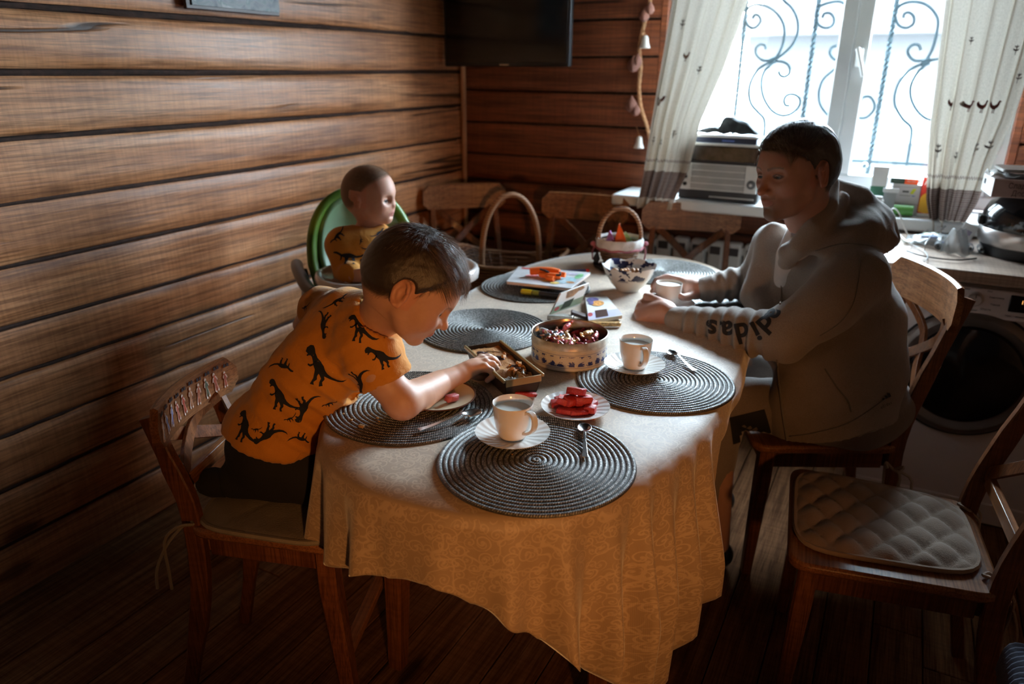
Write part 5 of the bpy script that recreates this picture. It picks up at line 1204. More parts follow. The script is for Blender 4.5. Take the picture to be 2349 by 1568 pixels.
# ------------------------------------------------------------------ curtains
def curtmat():
    t = NT('linen_curtain'); t.t.nodes.remove(t.b)
    uvn = t.n('ShaderNodeUVMap'); uvn.uv_map = 'UVMap'; sp = t.n('ShaderNodeSeparateXYZ'); t.l(uvn.outputs[0], sp.inputs[0]); u, z = sp.outputs[0], sp.outputs[1]
    cu = t.math('SUBTRACT', t.math('FRACT', t.math('MULTIPLY', u, 62)), 0.5); cz = t.math('SUBTRACT', t.math('FRACT', t.math('MULTIPLY', z, 62)), 0.5)
    dd = t.math('SQRT', t.math('ADD', t.math('POWER', cu, 2), t.math('POWER', cz, 2)))
    dots = t.math('ADD', t.math('LESS_THAN', dd, 0.2), t.math('GREATER_THAN', t.math('MAXIMUM', t.math('ABSOLUTE', cu), t.math('ABSOLUTE', cz)), 0.42), clamp=True)
    band = t.math('MULTIPLY', t.math('LESS_THAN', z, 1.045), t.math('GREATER_THAN', z, 0.93))
    line = t.math('LESS_THAN', t.math('ABSOLUTE', t.math('SUBTRACT', z, t.math('ADD', 1.088, t.math('MULTIPLY', t.math('SINE', t.math('MULTIPLY', u, 330)), 0.004)))), 0.0035)
    nz = t.noise(uvn.outputs[0], 130, 3, 0.6)
    base = t.ramp(nz, [(0.3, (0.48, 0.425, 0.35)), (0.7, (0.60, 0.535, 0.45))])
    col = t.mix(t.math('MULTIPLY', band, t.math('ADD', 0.60, t.math('MULTIPLY', dots, 0.38))), base, (0.085, 0.035, 0.035, 1)); col = t.mix(t.math('MULTIPLY', line, t.math('MULTIPLY', nz, 1.4)), col, (0.10, 0.05, 0.05, 1))
    d = t.n('ShaderNodeBsdfDiffuse'); tl = t.n('ShaderNodeBsdfTranslucent'); t.l(col, d.inputs[0]); t.l(col, tl.inputs[0]); mx = t.n('ShaderNodeMixShader'); mx.inputs[0].default_value = 0.07
    t.l(d.outputs[0], mx.inputs[1]); t.l(tl.outputs[0], mx.inputs[2]); t.l(mx.outputs[0], t.out.inputs[0])
    bp = t.n('ShaderNodeBump'); bp.inputs['Strength'].default_value = 0.3; bp.inputs['Distance'].default_value = 0.001; t.l(nz, bp.inputs['Height']); t.l(bp.outputs[0], d.inputs['Normal'])
    return t.m
M['curtain'] = curtmat(); M['printred'] = plain('dark_red_print', (0.13, 0.035, 0.03), 0.9, var=0.3, vscale=150); M['printgrey'] = plain('grey_brown_print', (0.20, 0.16, 0.15), 0.9, var=0.3, vscale=150)
ROOST = [(-.9, .1), (-1, .5), (-.75, .85), (-.6, .5), (-.35, .25), (0, .2), (.3, .45), (.42, .85), (.55, 1), (.72, .92), (.88, .78), (.70, .70), (.66, .3), (.5, -.1), (.2, -.35), (.12, -.9), (.28, -1), (.0, -1), (0, -.4), (-.12, -.4), (-.1, -.95), (-.3, -1), (-.22, -.4), (-.6, -.2)]
PLANT = [(-.08, -1), (.08, -1), (.08, -.3), (.5, -.1), (.6, .25), (.4, .15), (.1, 0), (.1, .35), (.4, .6), (.35, .85), (.15, .6), (0, 1), (-.15, .6), (-.35, .85), (-.4, .6), (-.1, .35), (-.1, 0), (-.4, .15), (-.6, .25), (-.5, -.1), (-.08, -.3)]
def curtain(name, xl, xr, z0, z1, nf, amp, y0, label, cloth_w, motifs, lean=0.0):
    t = empty(name, (0, 0, 0), 0, label, 'curtain', 'printed linen curtains')
    def S(s, z):
        a, b_ = xl(z), xr(z); w = b_-a; k = min(1.0, w/0.30)
        ph = nf*2*math.pi*s
        dx = 0.35*(w/nf)*math.sin(ph*1.0+0.7)*0.30; A = amp*(0.75+0.5*math.sin(3*s+z*2))/max(k, 0.6)
        return np.array([a+w*s+dx, y0+A*math.sin(ph)+0.4*A*math.sin(2.3*ph+z*1.5+1)+0.35*A*math.sin(0.7*ph+3*z), z])
    nu, nv = nf*18, 60; b = MB(); b.grid(nu, nv, lambda u, v: S(u, z0+(z1-z0)*v))
    uvs_ = [((i/(nu-1))*cloth_w, z0+(z1-z0)*j/(nv-1)) for i in range(nu) for j in range(nv)]
    b.build('cloth', 'curtain', t, auto=0, uvfn=lambda i, v: uvs_[i], fixn=False)
    for kind, s0, zc, sz in motifs:
        poly = ROOST if kind == 'r' else PLANT; bm_ = MB()
        e = 1e-3; tgt = 1.0
        du = np.linalg.norm(S(s0+e, zc)-S(s0-e, zc))/(2*e)
        pts = [(s0+px*sz*0.9/du, zc+pz*sz) for px, pz in poly]
        vv = []
        for (s_, z_) in pts:
            p = S(s_, z_); nn = np.cross(S(s_+e, z_)-S(s_-e, z_), S(s_, z_+e)-S(s_, z_-e)); nn = nrm(nn); nn = nn if nn[1] < 0 else -nn
            vv.append(p+nn*0.0016)
        me = bpy.data.meshes.new('m'); 
        from mathutils.geometry import tessellate_polygon
        tri = tessellate_polygon([[Vector((a_, b__, 0)) for a_, b__ in poly]])
        MB().add(vv, [tuple(x) for x in tri]).build('printed_motif', 'printred' if kind == 'r' else 'printgrey', t, smooth=False, fixn=False)
    return S
f = lambda zs, xs: (lambda z: float(np.interp(z, zs, xs)))
Lx = [( z, x) for z, x in ((0.90, -1.000), (1.2, -0.972), (1.7, -0.915), (2.3, -0.90))]
curtain('curtain', f([0.90, 1.06, 1.25, 1.7, 2.3], [-1.005, -0.985, -0.965, -0.915, -0.90]), f([0.90, 1.06, 1.25, 1.45, 1.7, 2.3], [-0.850, -0.790, -0.760, -0.69, -0.625, -0.58]), 0.885, 2.3, 5, 0.018, 3.112, 'printed linen curtain gathered on the left side of the window', 0.9,
        [('r', 0.12, 1.33, .020), ('p', 0.28, 1.33, .018), ('p', 0.33, 1.16, .02), ('p', 0.15, 1.17, .02), ('r', 0.38, 1.50, .018), ('p', 0.2, 1.62, .02), ('p', 0.55, 1.20, .018), ('p', 0.62, 1.45, .018)])
curtain('curtain', f([0.90, 1.0, 1.25, 1.7, 2.3], [0.135, 0.10, 0.065, 0.035, 0.02]), f([0.90, 1.0, 1.15, 1.3, 1.7, 2.3], [0.235, 0.265, 0.285, 0.315, 0.345, 0.36]), 0.885, 2.3, 5, 0.014, 3.150, 'printed linen curtain with roosters on the right side of the window', 0.7,
        [('r', 0.22, 1.34, .022), ('r', 0.60, 1.335, .022), ('r', 0.76, 1.335, .022), ('p', 0.16, 1.18, .026), ('p', 0.42, 1.16, .022), ('p', 0.70, 1.19, .026), ('p', 0.86, 1.20, .026), ('p', 0.80, 1.52, .017), ('p', 0.94, 1.43, .018), ('p', 0.35, 1.55, .014), ('r', 0.45, 1.335, .020), ('p', 0.88, 1.66, .016)])
cr = MB().tube([(-1.25, 3.185, 2.315), (0.6, 3.185, 2.315)], 0.011, 10).build('curtain_rod', 'white', None); tag(cr, 'white curtain rod above the kitchen window', 'rod')
o = bpy.data.objects['curtain_rod']
for x in (-1.2, 0.55): MB().box((x, 3.29, 2.315), (0.02, 0.23, 0.03)).build('bracket', 'white', o)

# ------------------------------------------------------------------ sill
SZ = 0.929
ra = empty('radio', (-0.672, 3.165, SZ), 0, 'old black and silver tabletop radio on the window sill', 'radio')
MB().box((0, 0.045, 0.118), (0.335, 0.10, 0.232)).build('case', plain('black_radio_case', (0.022, 0.018, 0.018), 0.45), ra, bevel=0.006)
MB().box((0, -0.008, 0.195), (0.325, 0.008, 0.060)).build('dial_window', plain('dark_dial_glass', (0.035, 0.028, 0.026), 0.15, var=0.5, vscale=30), ra, bevel=0.002)
M['silver'] = plain('brushed_silver', (0.66, 0.64, 0.60), 0.5, 0.3, var=0.08)
MB().box((0.0, -0.008, 0.232), (0.33, 0.012, 0.010)).build('top_trim', 'silver', ra, bevel=0.002)
MB().box((-0.138, -0.008, 0.098), (0.046, 0.010, 0.112)).build('left_panel', 'silver', ra, bevel=0.002)
MB().box((0.134, -0.008, 0.098), (0.052, 0.010, 0.112)).build('right_panel', 'silver', ra, bevel=0.002)
MB().box((-0.004, -0.004, 0.098), (0.222, 0.006, 0.112)).build('grille_backing', plain('grey_grille', (0.16, 0.15, 0.14), 0.6), ra)
for k in range(24): MB().box((-0.004, -0.008, 0.046+k*0.0045), (0.220, 0.003, 0.0022)).build('grille_bar', 'silver', ra, smooth=False)
for k in range(5): MB().box((-0.004, -0.010, 0.046+k*0.0262), (0.222, 0.004, 0.0045)).build('grille_trim', 'silver', ra)
for k in range(3):
    o = MB().lathe([(0.0005, 0.008), (0.0075, 0.008), (0.0085, 0)], 14).build('knob', 'dark', ra); o.matrix_local = Matrix.Translation((-0.138, -0.013, 0.066+k*0.030)) @ Matrix.Rotation(math.pi/2, 4, 'X')
o = MB().lathe([(0.0005, 0.010), (0.010, 0.010), (0.011, 0.004), (0.0175, 0.004), (0.0185, 0)], 24).build('tuning_knob', plain('dark_grey_knob', (0.10, 0.10, 0.10), 0.3), ra); o.matrix_local = Matrix.Translation((0.136, -0.013, 0.078)) @ Matrix.Rotation(math.pi/2, 4, 'X')
o = MB().lathe([(0.0005, 0.002), (0.006, 0.002), (0.0065, 0)], 14).build('knob_cap', 'silver', ra); o.matrix_local = Matrix.Translation((0.136, -0.023, 0.078)) @ Matrix.Rotation(math.pi/2, 4, 'X')
bb = MB()
for k in range(26): bb.box((-0.03+k*0.0072, -0.0065, 0.017), (0.004, 0.002, 0.007))
bb.build('scale_marks', 'silver', ra, smooth=False)
fo = empty('folder', (-0.668, 3.205, SZ+0.2365), 0, 'dark blue folder with white edge lying on top of the radio', 'folder')
MB().box((0, 0, 0.012), (0.27, 0.09, 0.022)).build('cover', plain('navy_cover', (0.018, 0.025, 0.055), 0.4), fo, bevel=0.003)
MB().box((0.0, 0, 0.0275), (0.285, 0.092, 0.007)).build('white_edge', 'paper', fo, bevel=0.001)
MB().box((0.02, -0.046, 0.012), (0.05, 0.002, 0.006)).build('blue_tab', plain('blue_label', (0.10, 0.16, 0.45), 0.5), fo)
b = MB(); b.grid(22, 12, lambda u, v: (-0.13+0.26*u, -0.04+0.08*v, 0.012+(float(np.interp(u, [0, .12, .2, .38, .44, .6, .8, .86, 1], [.0, .014, .018, .020, .062, .058, .042, .030, .0])))*min(1, 3*math.sin(math.pi*min(1, max(0, v))))**0.8+0.004*math.sin(23*u+9*v)*math.sin(math.pi*u)))
cg = b.build('dark_cloth', plain('charcoal_knit', (0.035, 0.042, 0.046), 0.9, var=0.4, vscale=35, bump=0.8), None, solid=0.004); cg.location = (-0.665, 3.205, SZ+0.265); tag(cg, 'crumpled charcoal cloth heaped on top of the radio', 'cloth')
def pack(name, x, y, w, d, h, m, label, cat='box', rz=0.0, z=SZ, rx=0, group=None):
    t = empty(name, (x, y, z), rz, label, cat, group); MB().box((0, 0, h/2), (w, d, h)).build('carton', m, t, bevel=0.0012); return t
def pr(t, x0, x1, z0, z1, d, c, name='print', rough=0.5, poly=None):
    pl2 = poly or [(x0, z0), (x1, z0), (x1, z1), (x0, z1)]
    return MB().add([(a, -d/2-0.0006, b_) for a, b_ in pl2], [tuple(range(len(pl2)))]).build(name, plain('carton_print', c, rough, var=0.06), t, smooth=False, solid=0.0003)
def text(s, size, loc, par, m, rot=(math.pi/2, 0, 0), bold=0.0, name='lettering', align='CENTER', sx=1.0):
    cu = bpy.data.curves.new(name, 'FONT'); cu.body = s; cu.size = size; cu.align_x = align; cu.align_y = 'CENTER'; cu.offset = bold; cu.extrude = 0.0003
    to = bpy.data.objects.new('tmp', cu); COL.objects.link(to); dg = bpy.context.evaluated_depsgraph_get(); me = bpy.data.meshes.new_from_object(to.evaluated_get(dg)); bpy.data.objects.remove(to)
    me.materials.clear(); me.materials.append(M[m] if isinstance(m, str) else m); me.name = name
    o = bpy.data.objects.new(name, me); COL.objects.link(o); o.parent = par; o.location = loc; o.rotation_euler = rot; o.scale = (sx, 1, 1); return o
t = pack('medicine_box', -0.066, 3.23, 0.055, 0.03, 0.175, 'paper', 'tall white and green medicine box against the window')
MB().box((0, -0.0155, 0.050), (0.0555, 0.0008, 0.100)).build('green_print', plain('deep_green', (0.035, 0.14, 0.075), 0.5), t)
t = pack('medicine_box', 0.032, 3.235, 0.098, 0.05, 0.115, plain('grey_white_carton', (0.56, 0.54, 0.55), 0.5, var=0.04), 'stacked white medicine carton with a yellow-green mark')
pr(t, 0.018, 0.030, 0.082, 0.098, 0.05, (0.55, 0.60, 0.03), poly=[(0.014, 0.080), (0.026, 0.080), (0.034, 0.100), (0.022, 0.100)]); pr(t, 0.022, 0.033, 0.070, 0.075, 0.05, (0.2, 0.25, 0.5))
pr(t, -0.012, 0.010, 0.084, 0.091, 0.05, (0.08, 0.08, 0.08)); pr(t, -0.02, 0.018, 0.071, 0.074, 0.05, (0.3, 0.28, 0.28)); pr(t, -0.049, 0.049, 0.104, 0.1055, 0.05, (0.3, 0.28, 0.28)); pr(t, -0.049, 0.049, 0.040, 0.0415, 0.05, (0.3, 0.28, 0.28))
t = pack('medicine_box', 0.020, 3.235, 0.095, 0.045, 0.020, plain('dark_green_carton', (0.02, 0.06, 0.04), 0.4), 'flat dark green and orange medicine box on top of the white carton', z=SZ+0.1155)
MB().box((0.024, -0.0232, 0.010), (0.0455, 0.0008, 0.0196)).build('orange_print', plain('vivid_orange', (0.85, 0.10, 0.02), 0.4), t)
text('ЭКСТРА', 0.008, (0.024, -0.0240, 0.010), t, 'paper', sx=0.9); text('ТАБЛЕТКИ', 0.007, (-0.022, -0.0238, 0.010), t, plain('dim_grey_ink', (0.2, 0.22, 0.2), 0.6), sx=0.9)
t = pack('medicine_box', -0.020, 3.205, 0.055, 0.03, 0.016, plain('glossy_white_carton', (0.74, 0.76, 0.77), 0.25), 'small glossy white box resting between the tall box and the carton', z=SZ+0.082, rz=0.08)
t2_ = pack('medicine_box', -0.020, 3.215, 0.045, 0.03, 0.081, plain('pale_grey_carton', (0.40, 0.40, 0.40), 0.5), 'grey-white box standing under the small glossy box')
t = pack('medicine_box', 0.118, 3.215, 0.072, 0.03, 0.148, plain('red_carton', (0.62, 0.035, 0.02), 0.45), 'red and yellow vitamin box leaning beside the curtain', rz=0.05)
pr(t, 0, 0, 0, 0, 0.03, (0.80, 0.42, 0.02), poly=[(-0.0358, 0.018), (-0.012, 0.012), (0.0358, 0.022), (0.0358, 0.098), (0.020, 0.103), (-0.005, 0.098), (-0.028, 0.082), (-0.0358, 0.070)])
pr(t, 0, 0, 0, 0, 0.032, (0.80, 0.50, 0.06), poly=circ(0.012, 0.058, 0.016, 0.020)); MB().box((0, 0, 0.006), (0.0725, 0.0305, 0.012)).build('grey_base', 'paper', t)
text('АСКО', 0.020, (-0.004, -0.0165, 0.126), t, 'paper', bold=0.0008, sx=0.9)
gt = empty('green_tube', (0.000, 3.175, SZ+0.022), 0, 'short green cylinder lying in front of the white carton', 'tube'); MB().tube([(0, 0, 0), (0.068, 0, 0)], 0.020, 20).build('body', plain('leaf_green', (0.10, 0.30, 0.06), 0.45), gt)
wt = empty('white_jar', (-0.060, 3.165, SZ), 0, 'small white square jar in front of the tall green box', 'jar'); MB().box((0, 0, 0.030), (0.046, 0.03, 0.060)).build('body', 'white', wt, bevel=0.008); MB().box((0, 0, 0.064), (0.034, 0.026, 0.012)).build('lid', 'white', wt, bevel=0.004)
wt = empty('dropper_bottle', (-0.100, 3.19, SZ), 0, 'slim white dropper bottle left of the tall green box', 'bottle'); MB().lathe([(0.0005, 0), (0.012, 0), (0.0125, 0.045), (0.008, 0.055), (0.008, 0.07), (0.006, 0.088), (0.0005, 0.09)], 18).build('body', 'white', wt)
ds = empty('suction_hook', tuple(aty(1983, 380, YW+0.02)), 0, 'small grey suction ball stuck to the window pane', 'hook'); MB().lathe([(0.0005, -.011), (.008, -.008), (.011, 0), (.008, .008), (.0005, .011)], 16).build('ball', plain('blue_grey_rubber', (0.10, 0.14, 0.17), 0.5), ds)
MB().lathe([(0.0005, 0), (0.012, 0), (0.010, 0.006), (0.0005, 0.008)], 16).build('cup', 'white', ds).matrix_local = Matrix.Translation((0, 0.022, 0)) @ Matrix.Rotation(math.pi/2, 4, 'X')
rd = empty('red_packet', tuple(aty(1912, 415, 3.22)), 0.3, 'dull red packet behind the man\'s ear on the sill', 'packet'); rd.location.z = SZ; MB().prism([(-.03, 0), (.03, 0), (.022, .07), (0, .098), (-.02, .075)], -.01, .01, lambda x, y, z: (x, z, y)).build('packet', plain('dull_red_plastic', (0.25, 0.05, 0.03), 0.5), rd, bevel=0.003)
# cables
for k, (pts, lab) in enumerate(([[(2036, 508), (2040, 486), (2052, 478), (2064, 492), (2074, 520), (2086, 545)], 'thin white cable arching from the white jar on the sill'], [[(2046, 536), (2058, 534), (2070, 545), (2082, 556), (2092, 560)], 'short white cable loop on the countertop beside the hood'])):
    P = [aty(x, y, 3.10-0.02*i*(k*0.5+0.4)) for i, (x, y) in enumerate(pts)]
    if k: P = [atz(x, y, 0.885+0.02*math.sin(math.pi*i/4)) for i, (x, y) in enumerate(pts)]
    tag(MB().tube(spline(P, 6), 0.0028, 6).build('cable', 'white', None), lab, 'cable')
# ------------------------------------------------------------------ counter, machine, appliances
CTZ = 0.875
co = empty('countertop', (0.80, 2.975, CTZ-0.038), 0, 'pale wood-look worktop above the washing machine', 'worktop')
M['worktop'] = wood('worktop_laminate', (0.36, 0.26, 0.20), (0.50, 0.38, 0.30), (0.62, 0.50, 0.41), 'X', 1.3, 0.35, knots=False, bump=0.05)
MB().box((0, 0, 0.019), (1.66, 0.78, 0.038)).build('slab', 'worktop', co, bevel=0.005)
MB().box((-0.816, 0, -0.42), (0.026, 0.76, 0.83)).build('side_panel', plain('cream_panel', (0.45, 0.38, 0.33), 0.5), co)
wm = empty('washing_machine', (0.295, 2.62, 0), 0, 'white front-loading washing machine with dark round door under the worktop', 'washing machine')
M['enamel'] = plain('white_enamel', (0.70, 0.64, 0.64), 0.4, var=0.02); M['greychrome'] = plain('grey_ring', (0.20, 0.17, 0.16), 0.35, 0.5)
MB().box((0, 0.29, 0.415), (0.595, 0.56, 0.815)).build('cabinet', 'enamel', wm, bevel=0.012)
MB().box((0, 0.006, 0.045), (0.585, 0.012, 0.075)).build('kick_plate', 'enamel', wm, bevel=0.004)
MB().box((0.0, 0.004, 0.772), (0.59, 0.02, 0.094)).build('control_panel', 'enamel', wm, bevel=0.004)
MB().box((-0.197, -0.006, 0.772), (0.188, 0.008, 0.086)).build('detergent_drawer', 'enamel', wm, bevel=0.006)
def disc(prof, loc, m, name, par, seg=64): 
    o = MB().lathe(prof, seg).build(name, m, par, auto=35); o.matrix_local = Matrix.Translation(loc) @ Matrix.Rotation(math.pi/2, 4, 'X'); return o
dc = (-0.002, 0.002, 0.530)
disc([(0.150, 0.0), (0.212, 0.0), (0.212, 0.004), (0.204, 0.014), (0.190, 0.022), (0.178, 0.020), (0.165, 0.012), (0.150, 0.008)], dc, 'greychrome', 'door', wm)
disc([(0.165, 0.014), (0.158, 0.026), (0.140, 0.030), (0.10, 0.034), (0.05, 0.040), (0.0005, 0.042)], dc, plain('smoked_glass', (0.006, 0.005, 0.006), 0.08, var=0), 'door_glass', wm)
disc([(0.219, 0.0), (0.216, 0.003), (0.212, 0.002)], dc, 'dark', 'door_gap', wm)
kx = -0.022
disc([(0.0235, 0.0), (0.0235, 0.004), (0.0205, 0.006), (0.0185, 0.018), (0.017, 0.020), (0.0005, 0.020)], (kx, -0.006, 0.783), plain('silver_knob', (0.55, 0.52, 0.52), 0.3, 0.3), 'programme_knob', wm, 40)
MB().box((kx, -0.0275, 0.796), (0.0016, 0.002, 0.012)).build('knob_mark', 'dark', wm)
M['ink'] = plain('grey_ink', (0.07, 0.06, 0.065), 0.6); words = ['Хлопок', 'Эко', 'Синтетика', 'Тонкая', 'Шерсть', 'Отжим', 'Пух', 'Тёмное', 'Слив', 'Рубашки']
for i, wd in enumerate(words):
    a = math.radians(90-i*36); rr = 0.047 if abs(math.cos(a)) < .5 else 0.053
    text(wd, 0.0078, (kx+rr*math.cos(a)*1.12, -0.0068, 0.783+0.036*math.sin(a)), wm, 'ink')
text('A', 0.011, (-0.262, -0.0112, 0.745), wm, 'ink'); 
MB().box((0.105, -0.008, 0.783), (0.070, 0.006, 0.052)).build('display', plain('display_black', (0.005, 0.005, 0.006), 0.1, var=0), wm, bevel=0.002)
t_ = NT('orange_digits'); t_.set(Base_Color=(0.8, 0.3, 0.05, 1), Emission_Color=(1, 0.45, 0.12, 1), Emission_Strength=1.6); M['digits'] = t_.m
text('1:20', 0.016, (0.112, -0.0116, 0.790), wm, 'digits')
for i, wd in enumerate(('Темп.', 'Отжим', 'Опции')): text(wd, 0.0065, (0.075+i*0.030, -0.0068, 0.742), wm, 'ink')
# multicooker
mc = empty('multicooker', (0.445, 2.925, CTZ+0.001), 0, 'round black multicooker with brushed steel band at the right edge', 'multicooker')
M['blackgloss'] = plain('glossy_black', (0.008, 0.008, 0.009), 0.12, var=0)
MB().lathe([(0.001, 0), (0.155, 0), (0.160, 0.006), (0.168, 0.035)], 64).build('base', 'dark', mc)
MB().lathe([(0.168, 0.035), (0.174, 0.040), (0.178, 0.060), (0.178, 0.082), (0.174, 0.090)], 64, caps=False).build('steel_band', plain('brushed_steel', (0.50, 0.47, 0.45), 0.28, 0.9, var=0.15, vscale=6), mc, auto=35)
MB().lathe([(0.174, 0.090), (0.176, 0.10), (0.174, 0.135), (0.160, 0.168), (0.135, 0.188), (0.08, 0.196), (0.001, 0.198)], 64, caps=False).build('lid', 'blackgloss', mc)
MB().box((-0.178, -0.02, 0.11), (0.016, 0.05, 0.03)).build('hinge', 'dark', mc, bevel=0.004)
M['greyprint'] = plain('pale_grey_ink', (0.30, 0.28, 0.28), 0.5)
for (a, z, s_) in ((-1.92, 0.135, .016), (-1.90, 0.108, .013), (-1.75, 0.102, .012)):
    text('○' if s_ > .015 else 'o', s_, (0.1785*math.cos(a), 0.1785*math.sin(a), z), mc, 'greyprint', rot=(math.pi/2-0.05, 0, a+math.pi/2))
text('МЕНЮ', 0.010, (0.1785*math.cos(-1.9), 0.1785*math.sin(-1.9), 0.096), mc, 'greyprint', rot=(math.pi/2-0.05, 0, -1.9+math.pi/2))
cb_ = empty('cake_box', (0.385, 2.88, CTZ+0.200), 0.10, 'pale cardboard dessert box with brown script on the multicooker', 'box')
MB().box((0, 0, 0.029), (0.25, 0.17, 0.056)).build('carton', plain('pinkish_carton', (0.30, 0.20, 0.18), 0.55, var=0.1), cb_, bevel=0.002)
MB().box((-0.1255, 0, 0.029), (0.001, 0.168, 0.054)).build('white_end', 'paper', cb_)
for k in range(5): MB().box((-0.1265, 0.055-k*0.006, 0.035), (0.0006, 0.002+0.001*(k % 2), 0.016)).build('barcode_bar', 'ink', cb_, smooth=False)
MB().box((0, 0, 0.0575), (0.252, 0.172, 0.003)).build('lid_top', plain('lid_card', (0.40, 0.33, 0.31), 0.5, var=0.3, vscale=40), cb_, bevel=0.001)
text('Сладкий', 0.024, (-0.045, -0.0862, 0.038), cb_, 'chocp', sx=0.8); text('Десерт', 0.024, (-0.038, -0.0862, 0.015), cb_, 'chocp', sx=0.8)
bb = MB(); bb.grid(16, 12, lambda u, v: (-0.135+0.13*u, -0.08+0.12*v, 0.060+0.020*abs(math.sin(7*u+3*v))*abs(math.sin(5*v-4*u+1))*(1-u)+0.002))
o = bb.build('plastic_film', plain('crinkled_film', (0.70, 0.69, 0.67), 0.2, var=0.1), None, solid=0.0005); o.location = cb_.location; o.rotation_euler = cb_.rotation_euler; tag(o, 'crumpled clear film on the dessert box', 'film')
cd_ = empty('thin_card', (0.39, 2.90, CTZ+0.275), 0.12, 'flat plastic lid lying above the dessert box', 'lid'); MB().prism(rpoly(0.22, 0.15, 0.02), 0, 0.010).build('lid', plain('greyish_plastic', (0.28, 0.25, 0.22), 0.4), cd_, bevel=0.002)
# medical clutter on the worktop: plastic bags with tubing, packets
cx0 = atz(2150, 560, CTZ+0.01)
bag = MB(); rs = np.random.RandomState(9)
bag.grid(26, 16, lambda u, v: ((u-0.5)*0.20, (v-0.5)*0.13, 0.006+0.030*math.sin(math.pi*u)**0.7*math.sin(math.pi*v)**0.7*(0.6+0.5*abs(math.sin(9*u+7*v)))+0.002*rs.randn()))
t_ = NT('clear_bag'); t_.set(Base_Color=(0.42, 0.43, 0.43, 1), Roughness=0.18, Alpha=0.55, Specular_IOR_Level=0.8)
o = bag.build('plastic_bag', t_.m, None, solid=0.0004); o.location = (cx0[0], cx0[1]+0.04, CTZ+0.003); o.rotation_euler = (0, 0, -0.1); tag(o, 'crinkled clear plastic bag on the worktop', 'bag')
for i, (dx, dy, w, d, h, rz, c_, nm) in enumerate(((-0.07, 0.02, .07, .04, .008, .4, (0.55, 0.62, 0.52), 'pale green'), (0.03, -0.02, .05, .03, .010, -.3, (0.12, 0.14, 0.28), 'dark blue'), (-0.02, 0.05, .045, .03, .012, .7, (0.30, 0.38, 0.14), 'green'), (-0.03, -0.03, .05, .03, .006, .1, (0.25, 0.3, 0.42), 'blue-grey'))):
    t = pack('sachet', cx0[0]+dx, cx0[1]+dy+0.02, w, d, h, plain(nm.replace('-', '_').replace(' ', '_')+'_sachet', c_, 0.35), f'{nm} sachet among the clutter on the worktop', 'sachet', rz=rz, z=CTZ+0.001+0.012*i*0.9)
t = empty('leaflet_box', (cx0[0]+0.075, cx0[1]-0.005, CTZ+0.048), -0.25, 'white label carton standing tilted among the clutter on the worktop', 'box', rot=(-0.45, 0.35, -0.2))
MB().box((0, 0, 0), (0.045, 0.018, 0.085)).build('carton', 'paper', t, bevel=0.001); MB().box((0, -0.0095, 0.012), (0.026, 0.0008, 0.016)).build('print', plain('faint_print', (0.35, 0.3, 0.4), 0.5), t)
for i in range(5):
    p = np.array([cx0[0]+0.0+0.032*i, cx0[1]-0.045+0.004*i, CTZ+0.016]); t = empty('ampoule', tuple(p), 0, 'clear ampoule rolled at the front of the worktop clutter', 'ampoule', 'clear ampoules on the worktop')
    MB().tube([(0, -0.02, 0), (0, 0.03, 0)], 0.011, 14, caps=False).build('tube', plain('grey_plastic_tube', (0.30, 0.30, 0.31), 0.2), t); MB().tube([(0, -0.022, 0), (0, -0.018, 0)], 0.005, 10).build('tip', 'dark', t)
for i, pts in enumerate(([(2110, 540), (2140, 520), (2165, 522), (2185, 500), (2210, 518), (2212, 545)], [(2120, 575), (2125, 555), (2150, 530), (2190, 520)], [(2080, 575), (2110, 585), (2150, 592), (2200, 596), (2240, 592)], [(2090, 560), (2120, 575), (2128, 590), (2120, 600)])):
    P = [atz(x, y, CTZ+0.008+0.03*(i < 2)*math.sin(math.pi*k/(len(pts)-1))) for k, (x, y) in enumerate(pts)]
    tag(MB().tube(spline(P, 6), 0.0022, 6).build('thin_tube', plain('clear_tubing', (0.5, 0.5, 0.5), 0.25) if i != 2 else 'dark', None), ['clear tubing loop standing over the clutter', 'thin white tube curling over the clutter', 'dark cord along the front of the clutter', 'short clear tube end at the left of the clutter'][i], 'tube')
bg2 = MB(); bg2.grid(14, 18, lambda u, v: (0.09*(u-0.5)*(1-0.55*v), 0.02*math.sin(6*u+3*v), 0.002+0.085*v+0.004*math.sin(14*u)))
o = bg2.build('plastic_bag', t_.m, None, solid=0.0005); o.location = (0.205, 2.80, CTZ+0.001); tag(o, 'upright grey clear bag beside the multicooker', 'bag')

# radiator under the window
rd_ = empty('radiator', (-0.60, 3.31, 0.16), 0, 'white panel radiator under the window behind the chairs', 'radiator')
for k in range(11):
    MB().box((-0.40+0.08*k, 0, 0.29), (0.070, 0.055, 0.56)).build('section', 'white', rd_, bevel=0.012)
    MB().box((-0.40+0.08*k, -0.032, 0.53), (0.045, 0.006, 0.035)).build('air_slot', 'ink', rd_, bevel=0.002)
for x in (-0.36, 0.36): MB().box((x, 0.0, -0.075), (0.03, 0.05, 0.17)).build('foot', 'white', rd_)
for z in (0.05, 0.53): MB().tube([(-0.46, 0, z), (0.46, 0, z)], 0.018, 12).build('header_pipe', 'white', rd_)

